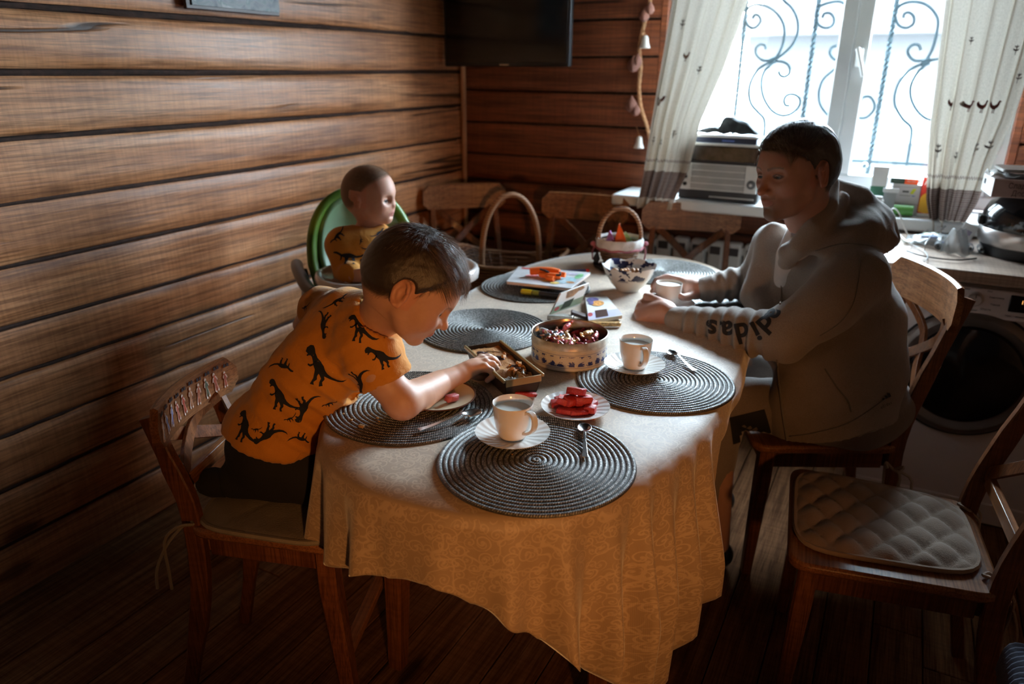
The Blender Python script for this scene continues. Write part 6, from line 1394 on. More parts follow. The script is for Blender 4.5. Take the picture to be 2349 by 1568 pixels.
# ------------------------------------------------------------------ big wicker basket on the corner chair
kb = empty('wicker_basket', (-1.535, 2.93, 0.455), 0.30, 'large empty wicker basket with arched handle on the corner chair', 'basket')
def boat(par):
    n = 15; 
    for i in range(n):
        f_ = i/(n-1); z = 0.012+0.15*f_; P = []
        for j in range(64):
            a = 2*math.pi*j/64; c, s = math.cos(a), math.sin(a); ax_ = 0.175+0.085*f_; ay_ = 0.105+0.055*f_
            x = ax_*math.copysign(abs(c)**0.75, c); y = ay_*math.copysign(abs(s)**0.75, s); up = 0.055*f_*abs(c)**2.5
            P.append((x+0.003*math.cos(10*a+i*math.pi)*c, y+0.003*math.cos(10*a+i*math.pi)*s, z+up))
        MB().tube(P, 0.0058 if i < n-1 else 0.009, 6, closed=True).build('wicker_strand' if i < n-1 else 'rim', 'wicker_dark' if i < n-1 else 'wicker', par)
    b = MB(); b.prism([(0.17*math.copysign(abs(math.cos(a))**0.75, math.cos(a)), 0.10*math.copysign(abs(math.sin(a))**0.75, math.sin(a))) for a in np.linspace(0, 6.283, 32, endpoint=False)], 0.004, 0.010); b.build('base', 'wicker_dark', par)
    for j in range(28):
        a = 2*math.pi*j/28; c, s = math.cos(a), math.sin(a); P = []
        for f_ in np.linspace(0, 1, 5):
            ax_ = 0.172+0.085*f_; ay_ = 0.102+0.055*f_; P.append((ax_*math.copysign(abs(c)**0.75, c), ay_*math.copysign(abs(s)**0.75, s), 0.012+0.15*f_+0.055*f_*abs(c)**2.5))
        MB().tube(P, 0.005, 5).build('stake', 'wicker_dark', par)
boat(kb)
P = [(0.0, 0.140*math.cos(a), 0.15+0.315*math.sin(a)**0.8) for a in np.linspace(0.0, math.pi, 30)]
ca = math.radians(28); P = [(p[1]*math.cos(ca), p[1]*math.sin(ca)*0.9, p[2]) for p in P]
MB().tube(P, 0.013, 10).build('handle', 'wicker', kb)

# standing lamp behind the camera, its form assumed (out of view, gives the warm light)
lp = empty('floor_lamp', (1.07, -0.87, 0), 0, 'standing lamp with dark metal shade behind the photographer', 'lamp')
MB().lathe([(0.001, 0.02), (0.14, 0.015), (0.15, 0.0), (0.001, 0.0)], 32).build('base', 'dark', lp)
MB().tube([(0.06, -0.06, 0.01), (0.06, -0.06, 1.20)], 0.010, 8).build('pole', 'dark', lp)
o = MB().lathe([(0.10, 0.0), (0.085, 0.07), (0.03, 0.13), (0.02, 0.14)], 32, caps=False).build('shade', 'dark', lp, solid=0.002); _dl = nrm(np.array([-0.48, 1.20, 0.74])-np.array([1.00, -0.80, 1.22])); o.location = Vector(np.array([1.00, -0.80, 1.22])-_dl*0.035-np.array(lp.location)); o.rotation_euler = Vector(_dl).to_track_quat('-Z', 'Y').to_euler()
# grey garment edge in the bottom right corner
b = MB(); c0 = atz(2352, 1560, 0.42)
for k in range(9):
    b.tube(spline([c0+np.array([0.10, -0.03+0.014*k, 0.0]), c0+np.array([0.03, -0.03+0.014*k, 0.02-0.004*abs(k-4)]), c0+np.array([-0.012, -0.03+0.014*k, 0.0]), c0+np.array([-0.02, -0.03+0.014*k, -0.06])], 5), 0.0095, 8)
o = b.build('ribbed_garment', plain('blue_grey_knit', (0.10, 0.11, 0.15), 0.9, bump=0.5), None); tag(o, 'corner of a ribbed blue-grey garment at the bottom right', 'garment')
o.data.transform(Matrix.Identity(4))
# ================================================================== PEOPLE
def skin_mat(name):
    t = NT(name); a = t.n('ShaderNodeAttribute'); a.attribute_name = 'Col'; nz = t.noise(t.coord(), 90, 3, 0.6)
    col = t.mix(0.25, a.outputs['Color'], t.ramp(nz, [(0.3, (0.75, 0.72, 0.7)), (0.7, (1, 1, 1))]), 'MULTIPLY')
    t.set(Base_Color=col, Roughness=0.5, Specular_IOR_Level=0.4, Subsurface_Weight=0.18, Subsurface_Radius=(0.012, 0.004, 0.002), Subsurface_Scale=0.35)
    t.bump(t.noise(t.coord(), 700, 2), 0.10, 0.0008); return t.m
M['skin'] = skin_mat('skin')
SK_MAN = np.array([0.45, 0.25, 0.19]); SK_BOY = np.array([0.60, 0.34, 0.235]); SK_TOD = np.array([0.60, 0.31, 0.22])
def frame(fwd, up):
    """columns: forward, left, up"""
    f = nrm(fwd); u = np.array(up, float); u = nrm(u-f*(u@f)); l = np.cross(u, f); return np.stack([f, l, u], 1)
def hair_line(x, o):
    return np.interp(x, [-12, -7, -4, -2.4, -1.0, 0.6, 2.2, 3.6, 5.6, 7.2, 9.5], o['hl'])
def build_head(o, sc, R, C, skin, hairc, neck):
    """cm-space head; returns (V world, Q, colours). neck = list of (world point, radius_m)"""
    ch = o.get('child', 0.0)
    fz = 1-0.17*ch; fx = 1-0.06*ch
    def T(x, y, z):
        if z < 2: z = 2+(z-2)*fz
        return np.array([x*fx if x > 4 else x, y*(1-0.03*ch), z])
    inv = lambda p: (np.array(p)-C) @ R/(sc*0.01)
    lo = np.array([-12.5, -9.5, -17]); hi = np.array([14, 9.5, 13]); h = 0.24
    g = SDF(lo, hi, h)
    g.ell((-1.0, 0, 2.6), (9.7, 7.5, 8.8)); g.ell((2.4, 0, 1.8), (6.7, 6.6, 7.6), k=2.5)
    g.ell((-3.5, 0, 0.5), (6.6, 6.9, 7.2), k=2)
    g.ell(T(4.0, 0, -3.2), (4.9, 5.5, 6.4*fz), k=2.5)
    g.ell(T(3.2, 0, -6.0), (4.6, 4.7, 3.6), k=2.0)
    jw = 1.5-0.1*ch
    for s in (-1, 1):
        g.chain([T(0.8, s*5.3, -2.5), T(1.4, s*5.1, -5.6), T(4.6, s*3.7, -8.1), T(7.5, s*1.0, -9.2)], [1.3, jw, jw, 1.35], k=1.8)
        g.ell(T(5.6, s*4.1, -2.0), (2.4, 1.9, 1.9+0.5*ch), k=2.2)
        if ch: g.ell(T(5.9, s*3.5, -4.2), (2.3, 2.2, 2.2), k=2.0)
        g.cap(T(7.9, s*1.3, 2.0), T(6.7, s*4.7, 1.8), 0.95 if not ch else 0.8, 0.8, k=1.6)
    g.ell(T(7.9, 0, -8.8), (1.6, 1.9, 1.5), k=1.4)
    g.ell(T(7.3, 0, -5.4), (2.5, 2.9, 2.5), k=1.8)
    for s in (-1, 1):
        g.ell(T(9.3, s*3.2, 0.5), (1.5, 1.75, 1.25), k=1.5, mode='cut')
        g.ell(T(7.2, s*3.1, 0.35), (1.42, 1.6, 1.35), k=0.5)                       # lids over the eyeball
        g.ell(T(8.75, s*3.15, 0.22), (1.0, 1.25, o.get('slit', 0.34)), k=0.10, mode='cut')
        g.cap(T(8.5, s*1.9, 0.75), T(8.0, s*4.4, 0.9), 0.16, 0.14, k=0.35)
    nx = o.get('nose', 11.0); nz = o.get('nosez', -2.9)
    g.cap(T(8.4, 0, 1.0), T(nx-0.6, 0, nz+0.55), 0.72, 0.78, k=0.9)
    g.ell(T(nx-0.45, 0, nz), (1.0, 0.95, 0.85), k=0.7)
    for s in (-1, 1):
        g.ell(T(nx-1.75, s*1.15, nz-0.30), (1.0, 0.75, 0.72), k=0.55)
        g.ell(T(nx-1.05, s*0.62, nz-0.95), (0.42, 0.30, 0.4), k=0.2, mode='cut')
    op = o.get('mouth', 0.0)
    lx = 9.55 if not ch else 9.75
    for s in (-1, 1):
        g.chain([T(lx+0.15, 0, -5.42+op*0.15), T(lx-0.1, s*0.9, -5.38+op*0.15), T(lx-1.25, s*2.2, -5.75)], [0.50, 0.50, 0.22], k=0.45)
        g.chain([T(lx-0.02, 0, -6.32-op), T(lx-0.25, s*0.9, -6.27-op), T(lx-1.25, s*2.1, -5.95-op*0.4)], [0.58, 0.50, 0.22], k=0.45)
        g.chain([T(lx+0.62, 0, -5.85-op*0.5), T(lx+0.18, s*1.0, -5.85-op*0.5), T(lx-0.62, s*2.0, -5.85-op*0.3)], [0.045+op*0.5, 0.045+op*0.45, 0.03], k=0.12, mode='cut')
    g.ell(T(10.15, 0, -7.45), (0.8, 1.4, 0.45), k=0.8, mode='cut')
    g.cap(T(9.9, 0, -4.1), T(10.1, 0, -4.8), 0.14, 0.16, k=0.4, mode='cut')
    # ears
    es = o.get('ear', 1.0)
    for s in (-1, 1):
        a = 0.22; Re = np.array(Matrix.Rotation(-a*1.0, 3, 'Y'))
        Rz = np.array(Matrix.Rotation(s*0.50, 3, 'Z'))
        E = np.array([-1.0, s*7.6, -0.6*fz])
        Rm = Rz @ Re
        g.ell(E, (1.75*es, 0.62, 2.9*es), Rm, k=0.5)
        g.ell(E+np.array([0.15, s*0.85, 0.35]), (0.95*es, 0.50, 1.6*es), Rm, k=0.3, mode='cut')
        rim = [E+Rm @ np.array([1.45*es*math.cos(t_), s*0.55, 2.55*es*math.sin(t_)]) for t_ in np.linspace(math.radians(20), math.radians(265), 12)]
        g.chain(rim, [0.42]*12, k=0.25)
        g.chain([E+Rm @ np.array([0.3*es, s*0.3, 1.4*es]), E+Rm @ np.array([-0.65*es, s*0.42, 0.2]), E+Rm @ np.array([-0.2, s*0.35, -1.2*es])], [0.22, 0.26, 0.26], k=0.25)
        g.ell(E+Rm @ np.array([1.3*es, s*0.2, -0.5]), (0.45, 0.4, 0.7), Rm, k=0.3)
        g.ell(E+Rm @ np.array([0.55*es, s*0.15, -2.35*es]), (0.7, 0.4, 0.75), Rm, k=0.4)
    # neck
    npts = [(-2.4, 0, -3.5)]+[tuple(inv(p)) for p, r in neck]; nr = [5.0-0.6*ch]+[r/(sc*0.01) for p, r in neck]
    g.chain(npts, nr, k=2.2)
    g.chain([T(1.8, 0, -6.6), tuple(inv(neck[0][0])+np.array([0.8, 0, 0]))], [2.9, nr[1]*0.8], k=2.5)
    V, Q = g.mesh(); V = relax(V, Q, 1, 0.35)
    x, y, z = V[:, 0], V[:, 1], V[:, 2]
    col = np.tile(skin, (len(V), 1))
    def blend(mask, c, a=1.0):
        mask = np.clip(mask, 0, 1)[:, None]*a; return col*(1-mask)+np.array(c)*mask
    zl = lambda v: 2+(v-2)*fz
    dl = np.sqrt(((y)/2.35)**2+((z-zl(-5.9-op*0.4))/(1.0+op*0.6))**2); col = blend(np.where(x > 7.0, (1.12-dl)*4, 0), o['lip'], 0.75)
    for s in (-1, 1):
        d = np.sqrt(((x-T(6.5, 0, 0)[0])/3.0)**2+((y-s*4.4)/2.2)**2+((z-zl(-3.0))/2.4)**2); col = blend((1-d)*1.3, skin*np.array([1.12, 0.72, 0.68]), 0.6*o.get('blush', 1))
    col = blend(np.where((np.abs(y) > 6.8) & (np.abs(x+0.8) < 3), 0.6, 0), skin*np.array([1.1, 0.75, 0.7]), 0.7)
    d = np.sqrt(((y)/1.6)**2+((z-zl(nz))/1.4)**2); col = blend(np.where(x > 9, 1-d, 0), skin*np.array([1.1, .78, .72]), 0.5)
    for s in (-1, 1):   # brows and lash line
        t_ = np.clip((s*y-1.3)/3.4, 0, 1); zb = zl(2.0)+1.05*np.sin(t_*2.2+0.35)*0.62-0.25; hw = 0.42*(1-0.55*t_)
        col = blend(np.where((x > 5) & (s*y > 1.0) & (s*y < 4.9), 1.2-np.abs(z-zb-0.1)/hw, 0)*1.5, hairc*1.1, o.get('brow', 0.8))
        de = np.sqrt(((y-s*3.15)/1.5)**2+((z-0.32)/0.62)**2); col = blend(np.where((x > 6.5) & (de > 0.6), (1.15-de)*4, 0), hairc*0.35, 0.9)
        di = np.sqrt((x-T(7.2, 0, 0)[0])**2+(y-s*3.1)**2+(z-0.35)**2)
    if o.get('beard'):
        b_ = np.clip((zl(-4.3)-z)/1.0, 0, 1)*np.clip((x-2.0)/3, 0, 1)*np.clip((z-zl(-11))/0.6, 0, 1); keep = dl < 0.9
        gt_ = np.clip(1.6-np.sqrt((y/2.6)**2+((z-zl(-8.3))/1.9)**2), 0, 1)*(x > 5)
        col = blend(np.where(keep, 0, b_*0.38+gt_*0.45+np.where((np.abs(z-zl(-4.5)) < 0.5) & (np.abs(y) < 2.6) & (x > 8), 0.3, 0)), hairc*0.8, 1.0)
    scalp = z > hair_line(x, o)-0.1; side = (np.abs(y) < 7.25) | (z > 3.2)
    col = blend(np.where(scalp & side & ((x < 8.5) | (z > 6)), np.clip((z-hair_line(x, o))*(0.6 if o.get('soft') else 1.2)+0.2, 0, 1), 0), hairc*(0.7 if o.get('soft') else 0.35), o.get('scalp', 0.9))
    W = C+(V*sc*0.01) @ R.T
    return W, Q, col
def eyes(par, o, sc, R, C, iris, look):
    ch = o.get('child', 0.0); fx = 1-0.06*ch
    for s in (-1, 1):
        b = MB(); n = 18; c = np.array([7.15*fx, s*3.12*(1-0.03*ch), 0.33]); r = 1.30 if not ch else 1.34
        f = nrm(look); up = np.array([0, 0, 1.0]); l = nrm(np.cross(up, f)); u = np.cross(f, l)
        prof = [(0.0001, 1.0)]+[(math.sin(t), math.cos(t)) for t in np.linspace(0.10, math.pi, n)]
        vs = []; fs = []; sg = 24; mi = []
        for (rr, zz) in prof:
            for k in range(sg):
                a = 2*math.pi*k/sg; p = c+r*(f*zz+l*rr*math.cos(a)+u*rr*math.sin(a)); vs.append(C+(p*sc*0.01) @ R.T)
        for i in range(len(prof)-1):
            th = math.acos(max(-1, min(1, prof[i][1])))
            for k in range(sg): fs.append((i*sg+k, i*sg+(k+1) % sg, (i+1)*sg+(k+1) % sg, (i+1)*sg+k)); mi.append(0 if th < 0.16 else (1 if th < 0.50 else 2))
        b.add(vs, fs); b.mi = mi
        b.build('eye', ['pupil', iris, 'sclera'], par, auto=0)
M['pupil'] = plain('pupil', (0.004, 0.004, 0.004), 0.05, var=0); M['sclera'] = plain('eye_white', (0.42, 0.39, 0.37), 0.15, var=0.02); M['iris_grey'] = plain('grey_blue_iris', (0.045, 0.065, 0.080), 0.08); M['iris_brown'] = plain('brown_iris', (0.06, 0.035, 0.02), 0.08)
def hairmat(name, c):
    t = NT(name); a = t.n('ShaderNodeAttribute'); a.attribute_name = 'Col'; t.set(Base_Color=a.outputs['Color'], Roughness=0.34, Specular_IOR_Level=0.7, Anisotropic=0.4)
    t.bump(t.noise(t.coord('Object', (1, 1, 1)), 900, 2, 0.6), 0.5, 0.001); return t.m
M['hair'] = hairmat('hair', None)
def build_hair(par, o, sc, R, C, hairc, n, seed, cap_t, strand_fn, r0=0.035):
    """fitted hair mass plus fine strands; all in the head's own cm frame"""
    h = 0.26; g = SDF((-13.5, -10, -8), (13, 10, 14.5), h); tt, ts = cap_t
    g.ell((-1.0, 0, 2.6+tt*0.5), (9.7+ts, 7.5+ts*0.8, 8.8+tt*0.5)); g.ell((2.4, 0, 1.8+tt*0.6), (6.7+ts*0.9, 6.6+ts, 7.6+tt*0.5), k=2.5); g.ell((-3.5, 0, 0.5), (6.6+ts, 6.9+ts, 7.2+ts*0.4), k=2.0)
    X = g.ax[0][:, None, None]; Y = g.ax[1][None, :, None]; Z = g.ax[2][None, None, :]
    L = hair_line(g.ax[0], o)[:, None, None].astype(np.float32)
    g.F = np.maximum(g.F, np.where((np.abs(Y)+0*X+0*Z) >= 0, (L-Z)*0.6, 0)+0.12*np.sin(9*X+3*Y)*1.0)
    g.F = g.F+1.25*max(ts, 0.3)*np.clip(1-(Z-L)/2.4, 0, 1)
    es = o.get('ear', 1.0)
    for s in (-1, 1): g.ell((-0.9, s*8.2, -0.4), (2.2*es, 1.9, 3.2*es), k=0.4, mode='cut')
    # comb the mass into shallow locks
    V, Q = g.mesh(); N = vnormals(V, Q)
    lock = o.get('locks', 1.0)*np.sin(V[:, 1]*4.2+1.4*np.sin(V[:, 0]*0.8)+0.6*np.sin(V[:, 2]*1.3))*np.clip((V[:, 2]-2)/6, 0, 1)
    V = V+N*(0.12*lock+0.05*wob(V, 3.0, seed))[:, None]
    rs = np.random.RandomState(seed)
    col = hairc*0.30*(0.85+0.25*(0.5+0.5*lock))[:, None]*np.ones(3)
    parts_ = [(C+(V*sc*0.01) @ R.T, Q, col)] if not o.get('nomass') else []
    # strands
    SV = []; SQ = []; SC = []; cnt = 0
    tries = 0
    while cnt < n and tries < n*6:
        tries += 1
        d = rs.randn(3); d /= np.linalg.norm(d); p = np.array([-0.6, 0, 2.6])+d*np.array([9.3+ts*0.5, 7.2+ts*0.5, 8.8+tt*0.4])
        if p[2] < hair_line(p[0], o)+0.3: continue
        if abs(p[1]) > 6.6 and abs(p[0]+0.9) < 2.3 and p[2] < 3: continue
        st = strand_fn(p, d, rs)
        if st is None: continue
        L_, dirf, nseg, lift, wid = st
        P = [p.copy()]; q = p.copy(); vel = None
        for k in range(nseg):
            dv = dirf(q, k/nseg); vel = dv if vel is None else nrm(0.55*vel+0.45*dv); q = q+vel*L_/nseg
            c0 = np.array([-0.4, 0, 2.6]); e = (q-c0)/np.array([9.9+ts*0.75, 7.55+ts*0.75, 9.05+tt*0.6]); m = np.linalg.norm(e)
            lim = 1.0+lift*(k+1)/nseg
            if m < lim: q = c0+(q-c0)*(lim/m)
            P.append(q.copy())
        P = np.array(P); np_ = len(P)
        T_ = np.gradient(P, axis=0); T_ /= np.linalg.norm(T_, axis=1)[:, None]+1e-9
        A = np.cross(T_, np.array([0.1, 0.3, 1.0])); A /= np.linalg.norm(A, axis=1)[:, None]+1e-9; B = np.cross(T_, A)
        rad = wid*r0*np.linspace(1, 0.12, np_)
        ring = np.stack([P+rad[:, None]*(A*math.cos(a)+B*math.sin(a)) for a in (0, 2.09, 4.19)], 1).reshape(-1, 3)
        q_ = []
        for k in range(np_-1):
            for j in range(3): q_.append((k*3+j, k*3+(j+1) % 3, (k+1)*3+(j+1) % 3, (k+1)*3+j))
        SV.append(ring); SQ.append(np.array(q_)+cnt*0+sum(0 for _ in ())); SC.append(np.tile(hairc*rs.choice([0.8, 1.0, 1.3, 1.9, 2.6])*rs.uniform(0.85, 1.15), (len(ring), 1))); cnt += 1  # extra pale strands put the hair's light catch into the colour
    if SV:
        off = 0; QQ = []
        for v, q_ in zip(SV, SQ): QQ.append(q_+off); off += len(v)
        parts_.append((C+(np.concatenate(SV)*sc*0.01) @ R.T, np.concatenate(QQ), np.concatenate(SC)))
    V, Q, col = join(parts_); return mesh_obj('hair', V, Q, 'hair', par, col)

def fingers(g, specs, k=0.004):
    """each finger = list of world joints with radii; kept apart from its neighbours, joined to the palm"""
    for P, r in specs: g.chain(P, r, k=k)

# decals on cloth surfaces (flat prints following the fabric)
def bvh_of(o):
    me = o.data; n = len(me.vertices); co = np.zeros(n*3, np.float32); me.vertices.foreach_get('co', co)
    return BVHTree.FromPolygons([tuple(v) for v in co.reshape(-1, 3)], [tuple(p.vertices) for p in me.polygons])
def decal(bvh, poly, c, U, Vv, par, m, name, off=0.0010, tri=None, cell=0.008):
    """poly in metres around centre c, axes U,V; dropped along -n onto the fabric"""
    U = nrm(U); Vv = nrm(Vv); n = np.cross(U, Vv)
    bm = bmesh.new()
    if tri is None:
        vs = [bm.verts.new((x, y, 0)) for x, y in poly]; bm.faces.new(vs)
        bmesh.ops.triangulate(bm, faces=bm.faces[:])
    else:
        vs = [bm.verts.new((x, y, 0)) for x, y in poly]
        for f_ in tri:
            try: bm.faces.new([vs[i] for i in f_])
            except ValueError: pass
        bmesh.ops.triangulate(bm, faces=bm.faces[:])
    for _ in range(4):
        E_ = [e for e in bm.edges if e.calc_length() > cell]
        if not E_: break
        bmesh.ops.subdivide_edges(bm, edges=E_, cuts=1); bmesh.ops.triangulate(bm, faces=[f_ for f_ in bm.faces if len(f_.verts) > 3])
    bad = []
    for v in bm.verts:
        p = c+U*v.co.x+Vv*v.co.y+n*0.10; hit = bvh.ray_cast(Vector(p), Vector(-n), 0.25)
        if hit[0] is None: bad.append(v); continue
        v.co = hit[0]+hit[1]*off if hit[1].dot(Vector(n)) > 0 else hit[0]-hit[1]*off
    bmesh.ops.delete(bm, geom=bad, context='VERTS')
    if not bm.faces: bm.free(); return None
    # drop faces stretched over a fold edge
    bmesh.ops.delete(bm, geom=[f_ for f_ in bm.faces if max(e.calc_length() for e in f_.edges) > cell*3.5], context='FACES')
    me = bpy.data.meshes.new(name); bm.to_mesh(me); bm.free(); me.materials.append(M[m] if isinstance(m, str) else m)
    o = bpy.data.objects.new(name, me); COL.objects.link(o); o.parent = par
    me.polygons.foreach_set('use_smooth', [True]*len(me.polygons)); return o
REX = [(-1.0, .62), (-.97, .82), (-.82, .95), (-.62, .97), (-.50, .84), (-.40, .66), (-.22, .45), (.02, .28), (.22, .05), (.30, -.22), (.42, -.42), (.66, -.60), (.95, -.72), (1.25, -.74), (1.5, -.66), (1.3, -.82), (1.0, -.88), (.66, -.82), (.40, -.70), (.22, -.62),
       (.26, -.80), (.14, -.98), (.20, -1.16), (.02, -1.18), (.0, -.98), (.06, -.78), (-.02, -.62), (-.10, -.50), (-.18, -.66), (-.16, -.84), (-.30, -.96), (-.26, -1.12), (-.50, -1.10), (-.42, -.92), (-.36, -.78), (-.36, -.52), (-.34, -.30), (-.42, -.12), (-.50, .02), (-.66, -.06), (-.78, -.02), (-.80, -.12), (-.64, -.18), (-.50, -.10), (-.46, .12), (-.50, .30), (-.56, .44), (-.66, .50), (-.78, .46), (-.86, .38), (-.92, .42), (-.84, .54)]
LONG = [(-1.3, .30), (-1.25, .42), (-1.05, .44), (-.85, .36), (-.6, .20), (-.3, .26), (.05, .28), (.35, .20), (.65, .05), (1.0, .10), (1.4, .30), (1.7, .55), (1.5, .22), (1.1, -.02), (.7, -.12), (.5, -.12), (.55, -.4), (.42, -.62), (.55, -.72), (.3, -.72), (.34, -.4), (.25, -.15), (0, -.12), (-.1, -.4), (-.25, -.6), (-.15, -.7), (-.42, -.70), (-.32, -.42), (-.35, -.12), (-.55, -.02), (-.62, -.28), (-.74, -.36), (-.70, -.12), (-.72, .06), (-.95, .2), (-1.1, .26)]
def shirt_mat(name, c):
    t = NT(name); v = t.coord(); nz = t.noise(v, 14, 3); cr = t.noise(v, 22, 4, 0.6, 1.0)
    t.set(Base_Color=t.ramp(nz, [(0.3, tuple(x*0.88 for x in c)), (0.7, c)]), Roughness=0.85, Sheen_Weight=0.15); t.bump(t.math('ADD', t.math('MULTIPLY', cr, 2.0), t.math('MULTIPLY', t.noise(v, 500, 2), 0.25)), 0.45, 0.004); return t.m
M['mustard'] = shirt_mat('mustard_cotton', (0.62, 0.245, 0.022)); M['navyprint'] = plain('navy_black_print', (0.010, 0.012, 0.022), 0.85)
M['black_cloth'] = plain('black_trousers', (0.010, 0.009, 0.011), 0.9, bump=0.4, bscale=200)

# ---------------------------------------------------------------- THE BOY
boy = empty('person', (-1.16, 1.05, 0), 0, 'boy in mustard dinosaur shirt leaning over the table to reach the cake', 'person')
def local(par, o):
    o.parent = par; o.matrix_parent_inverse = Matrix.Translation(-Vector(par.location)); return o
BR = frame((0.6638, 0.3421, -0.6651), (0.5244, 0.4213, 0.74)); BC = at(938.8, 659.4, 1.44); BS = 0.982
hlb = dict(locks=0.5, hl=[-5.2, -5.4, -4.4, -3.0, -1.4, -0.8, 1.5, 3.8, 6.0, 7.4, 8.6], child=1.0, nose=11.4, nosez=-2.4, lip=(0.50, 0.14, 0.10), slit=0.40, ear=0.98, brow=0.45, scalp=0.95, blush=1.0)
HC_BOY = np.array([0.118, 0.084, 0.064])
nb0 = at(872, 722, 1.49); nb1 = at(838, 752, 1.53)
shR = at(838, 790, 1.49); elR = at(922, 918, 1.508); wrR = at(1058, 856, 1.672)
Hd = build_head(hlb, BS, BR, BC, SK_BOY, HC_BOY, [(nb0, 0.042), (nb1, 0.050)])
# right arm and hand (fine)
pts = np.array([shR, elR, wrR, at(1150, 870, 1.75), at(1100, 815, 1.80)])
g = SDF(pts.min(0)-0.06, pts.max(0)+0.05, 0.0022)
g.chain([shR, at(872, 862, 1.50), elR], [0.042, 0.040, 0.034], k=0.02)
g.ell(at(925, 925, 1.512), (0.034, 0.034, 0.032), k=0.015)
g.chain([elR, at(965, 903, 1.57), at(1010, 878, 1.632), wrR], [0.036, 0.036, 0.029, 0.0200], k=0.015)
pw = [at(1066, 852, 1.675)]; kI, kM, kR, kP = at(1103, 822, 1.740), at(1109, 826, 1.720), at(1114, 832, 1.700), at(1112, 843, 1.680)
g.chain([wrR, at(1085, 841, 1.693)], [0.0195, 0.019], k=0.012)
for kk in (kI, kM, kR, kP): g.cap(at(1074, 847, 1.680), kk, 0.014, 0.0098, k=0.010)
g.chain([kM, at(1128, 822, 1.730), at(1141, 832, 1.740), at(1147, 845, 1.740)], [0.0092, 0.0080, 0.0072, 0.0062], k=0.002)
g.chain([kI, at(1120, 817, 1.750), at(1136, 824, 1.760), at(1146, 838, 1.757)], [0.0092, 0.0080, 0.0070, 0.0060], k=0.002)
g.chain([kR, at(1130, 834, 1.705), at(1140, 846, 1.713), at(1142, 864, 1.717)], [0.0094, 0.0084, 0.0075, 0.0064], k=0.002)
g.chain([kP, at(1128, 850, 1.680), at(1131, 862, 1.687), at(1118, 872, 1.695)], [0.0092, 0.0082, 0.0074, 0.0064], k=0.002)
g.chain([at(1078, 856, 1.700), at(1100, 864, 1.730), at(1122, 862, 1.750), at(1139, 858, 1.755)], [0.0125, 0.0105, 0.0085, 0.0068], k=0.006)
for kk in (kI, kM, kR, kP): g.ell(kk+np.array([0, 0, 0.003]), (0.0085,)*3, k=0.006)
Va, Qa = g.mesh(); Va = relax(Va, Qa, 2, 0.4); ca = np.tile(SK_BOY, (len(Va), 1))
dk_ = np.min([np.linalg.norm(Va-np.array(p), axis=1) for p in (at(1147, 846, 1.775), at(1142, 865, 1.752), at(1117, 873, 1.730), at(1127, 821, 1.765), at(1139, 846, 1.748))], axis=0); w_ = np.clip(1-dk_/0.014, 0, 1)[:, None]*0.5; ca = ca*(1-w_)+w_*SK_BOY*np.array([1.15, .72, .65])
wE = np.clip(1-np.linalg.norm(Va-at(925, 935, 1.53), axis=1)/0.05, 0, 1)[:, None]*0.5; ca = ca*(1-wE)+wE*SK_BOY*np.array([1.1, .75, .7])
# torso, left arm, legs under the clothes (coarser)
hipb = at(628, 1005, 1.66); chest = at(790, 800, 1.62)
shL = at(735, 712, 1.74); elL = at(702, 735, 1.93); haL = at(690, 745, 2.02)
kneeR = np.array([-1.00, 1.08, 0.585]); kneeL = np.array([-1.06, 1.22, 0.585])
lo = np.array([-1.50, 0.85, 0.53]); hi = np.array([-0.80, 1.62, 1.02]); g = SDF(lo, hi, 0.0065)
g.chain([hipb, at(700, 900, 1.64), chest], [0.085, 0.082, 0.085], k=0.04); g.cap(shR, shL, 0.045, 0.045, k=0.05)
g.chain([shL, elL, haL], [0.034, 0.027, 0.022], k=0.02); g.chain([nb1, chest], [0.045, 0.06], k=0.04)
g.chain([hipb+np.array([0.02, -0.02, -0.02]), kneeR, np.array([-1.20, 0.99, 0.575])], [0.060, 0.036, 0.022], k=0.02); g.chain([hipb+np.array([0.0, 0.04, -0.02]), kneeL, np.array([-1.23, 1.10, 0.575])], [0.060, 0.036, 0.022], k=0.02)
Vb, Qb = g.mesh(); cb2 = np.tile(SK_BOY, (len(Vb), 1))
V, Q, C_ = join([Hd, (Va, Qa, ca), (Vb, Qb, cb2)])
body = mesh_obj('body', V, Q, 'skin', None, C_); local(boy, body)
def attach_eyes(par, *a):
    before = set(bpy.data.objects); e = empty('tmp'); eyes(e, *a)
    for ob in list(e.children): local(par, ob)
    bpy.data.objects.remove(e)
attach_eyes(boy, hlb, BS, BR, BC, 'iris_grey', (0.96, -0.08, -0.25))
def boy_strand(p, d, rs):
    x, y, z = p
    top = z > 5.2-0.12*x
    whorl = np.array([-4.5, 1.0, 10.8])
    def dirf(q, t):
        v = q-whorl; v = v/np.linalg.norm(v)
        w = np.array([0.9, 0.10*np.sign(q[1]), -0.15]) if q[0] > -3 else v*np.array([1, 1, .4])
        nv = (q-np.array([-0.6, 0, 2.6]))/np.array([90, 52, 77]); nv /= np.linalg.norm(nv)
        w = w+0.35*v; w = w-nv*(w@nv)*0.95; w = nrm(w)+np.array([0, 0, -0.25*t])
        return nrm(w+rsn)
    rsn = rs.randn(3)*0.16
    if top:
        L_ = rs.uniform(2.6, 4.6) if x > 0 else rs.uniform(1.6, 3.4)
        return L_, dirf, 7, rs.uniform(0.02, 0.09)*(1.6 if (x < 2 and z > 8) else 1), rs.uniform(0.8, 1.5)
    if rs.rand() < 0.95:
        return rs.uniform(0.9, 1.7), (lambda q, t: nrm(np.array([-0.25, 0, -1.0])+rsn+0.25*d)), 3, 0.045, 0.8
    return None
hair = build_hair(None, hlb, BS, BR, BC, HC_BOY, 9500, 21, (1.2, 0.62), boy_strand, 0.032); local(boy, hair)

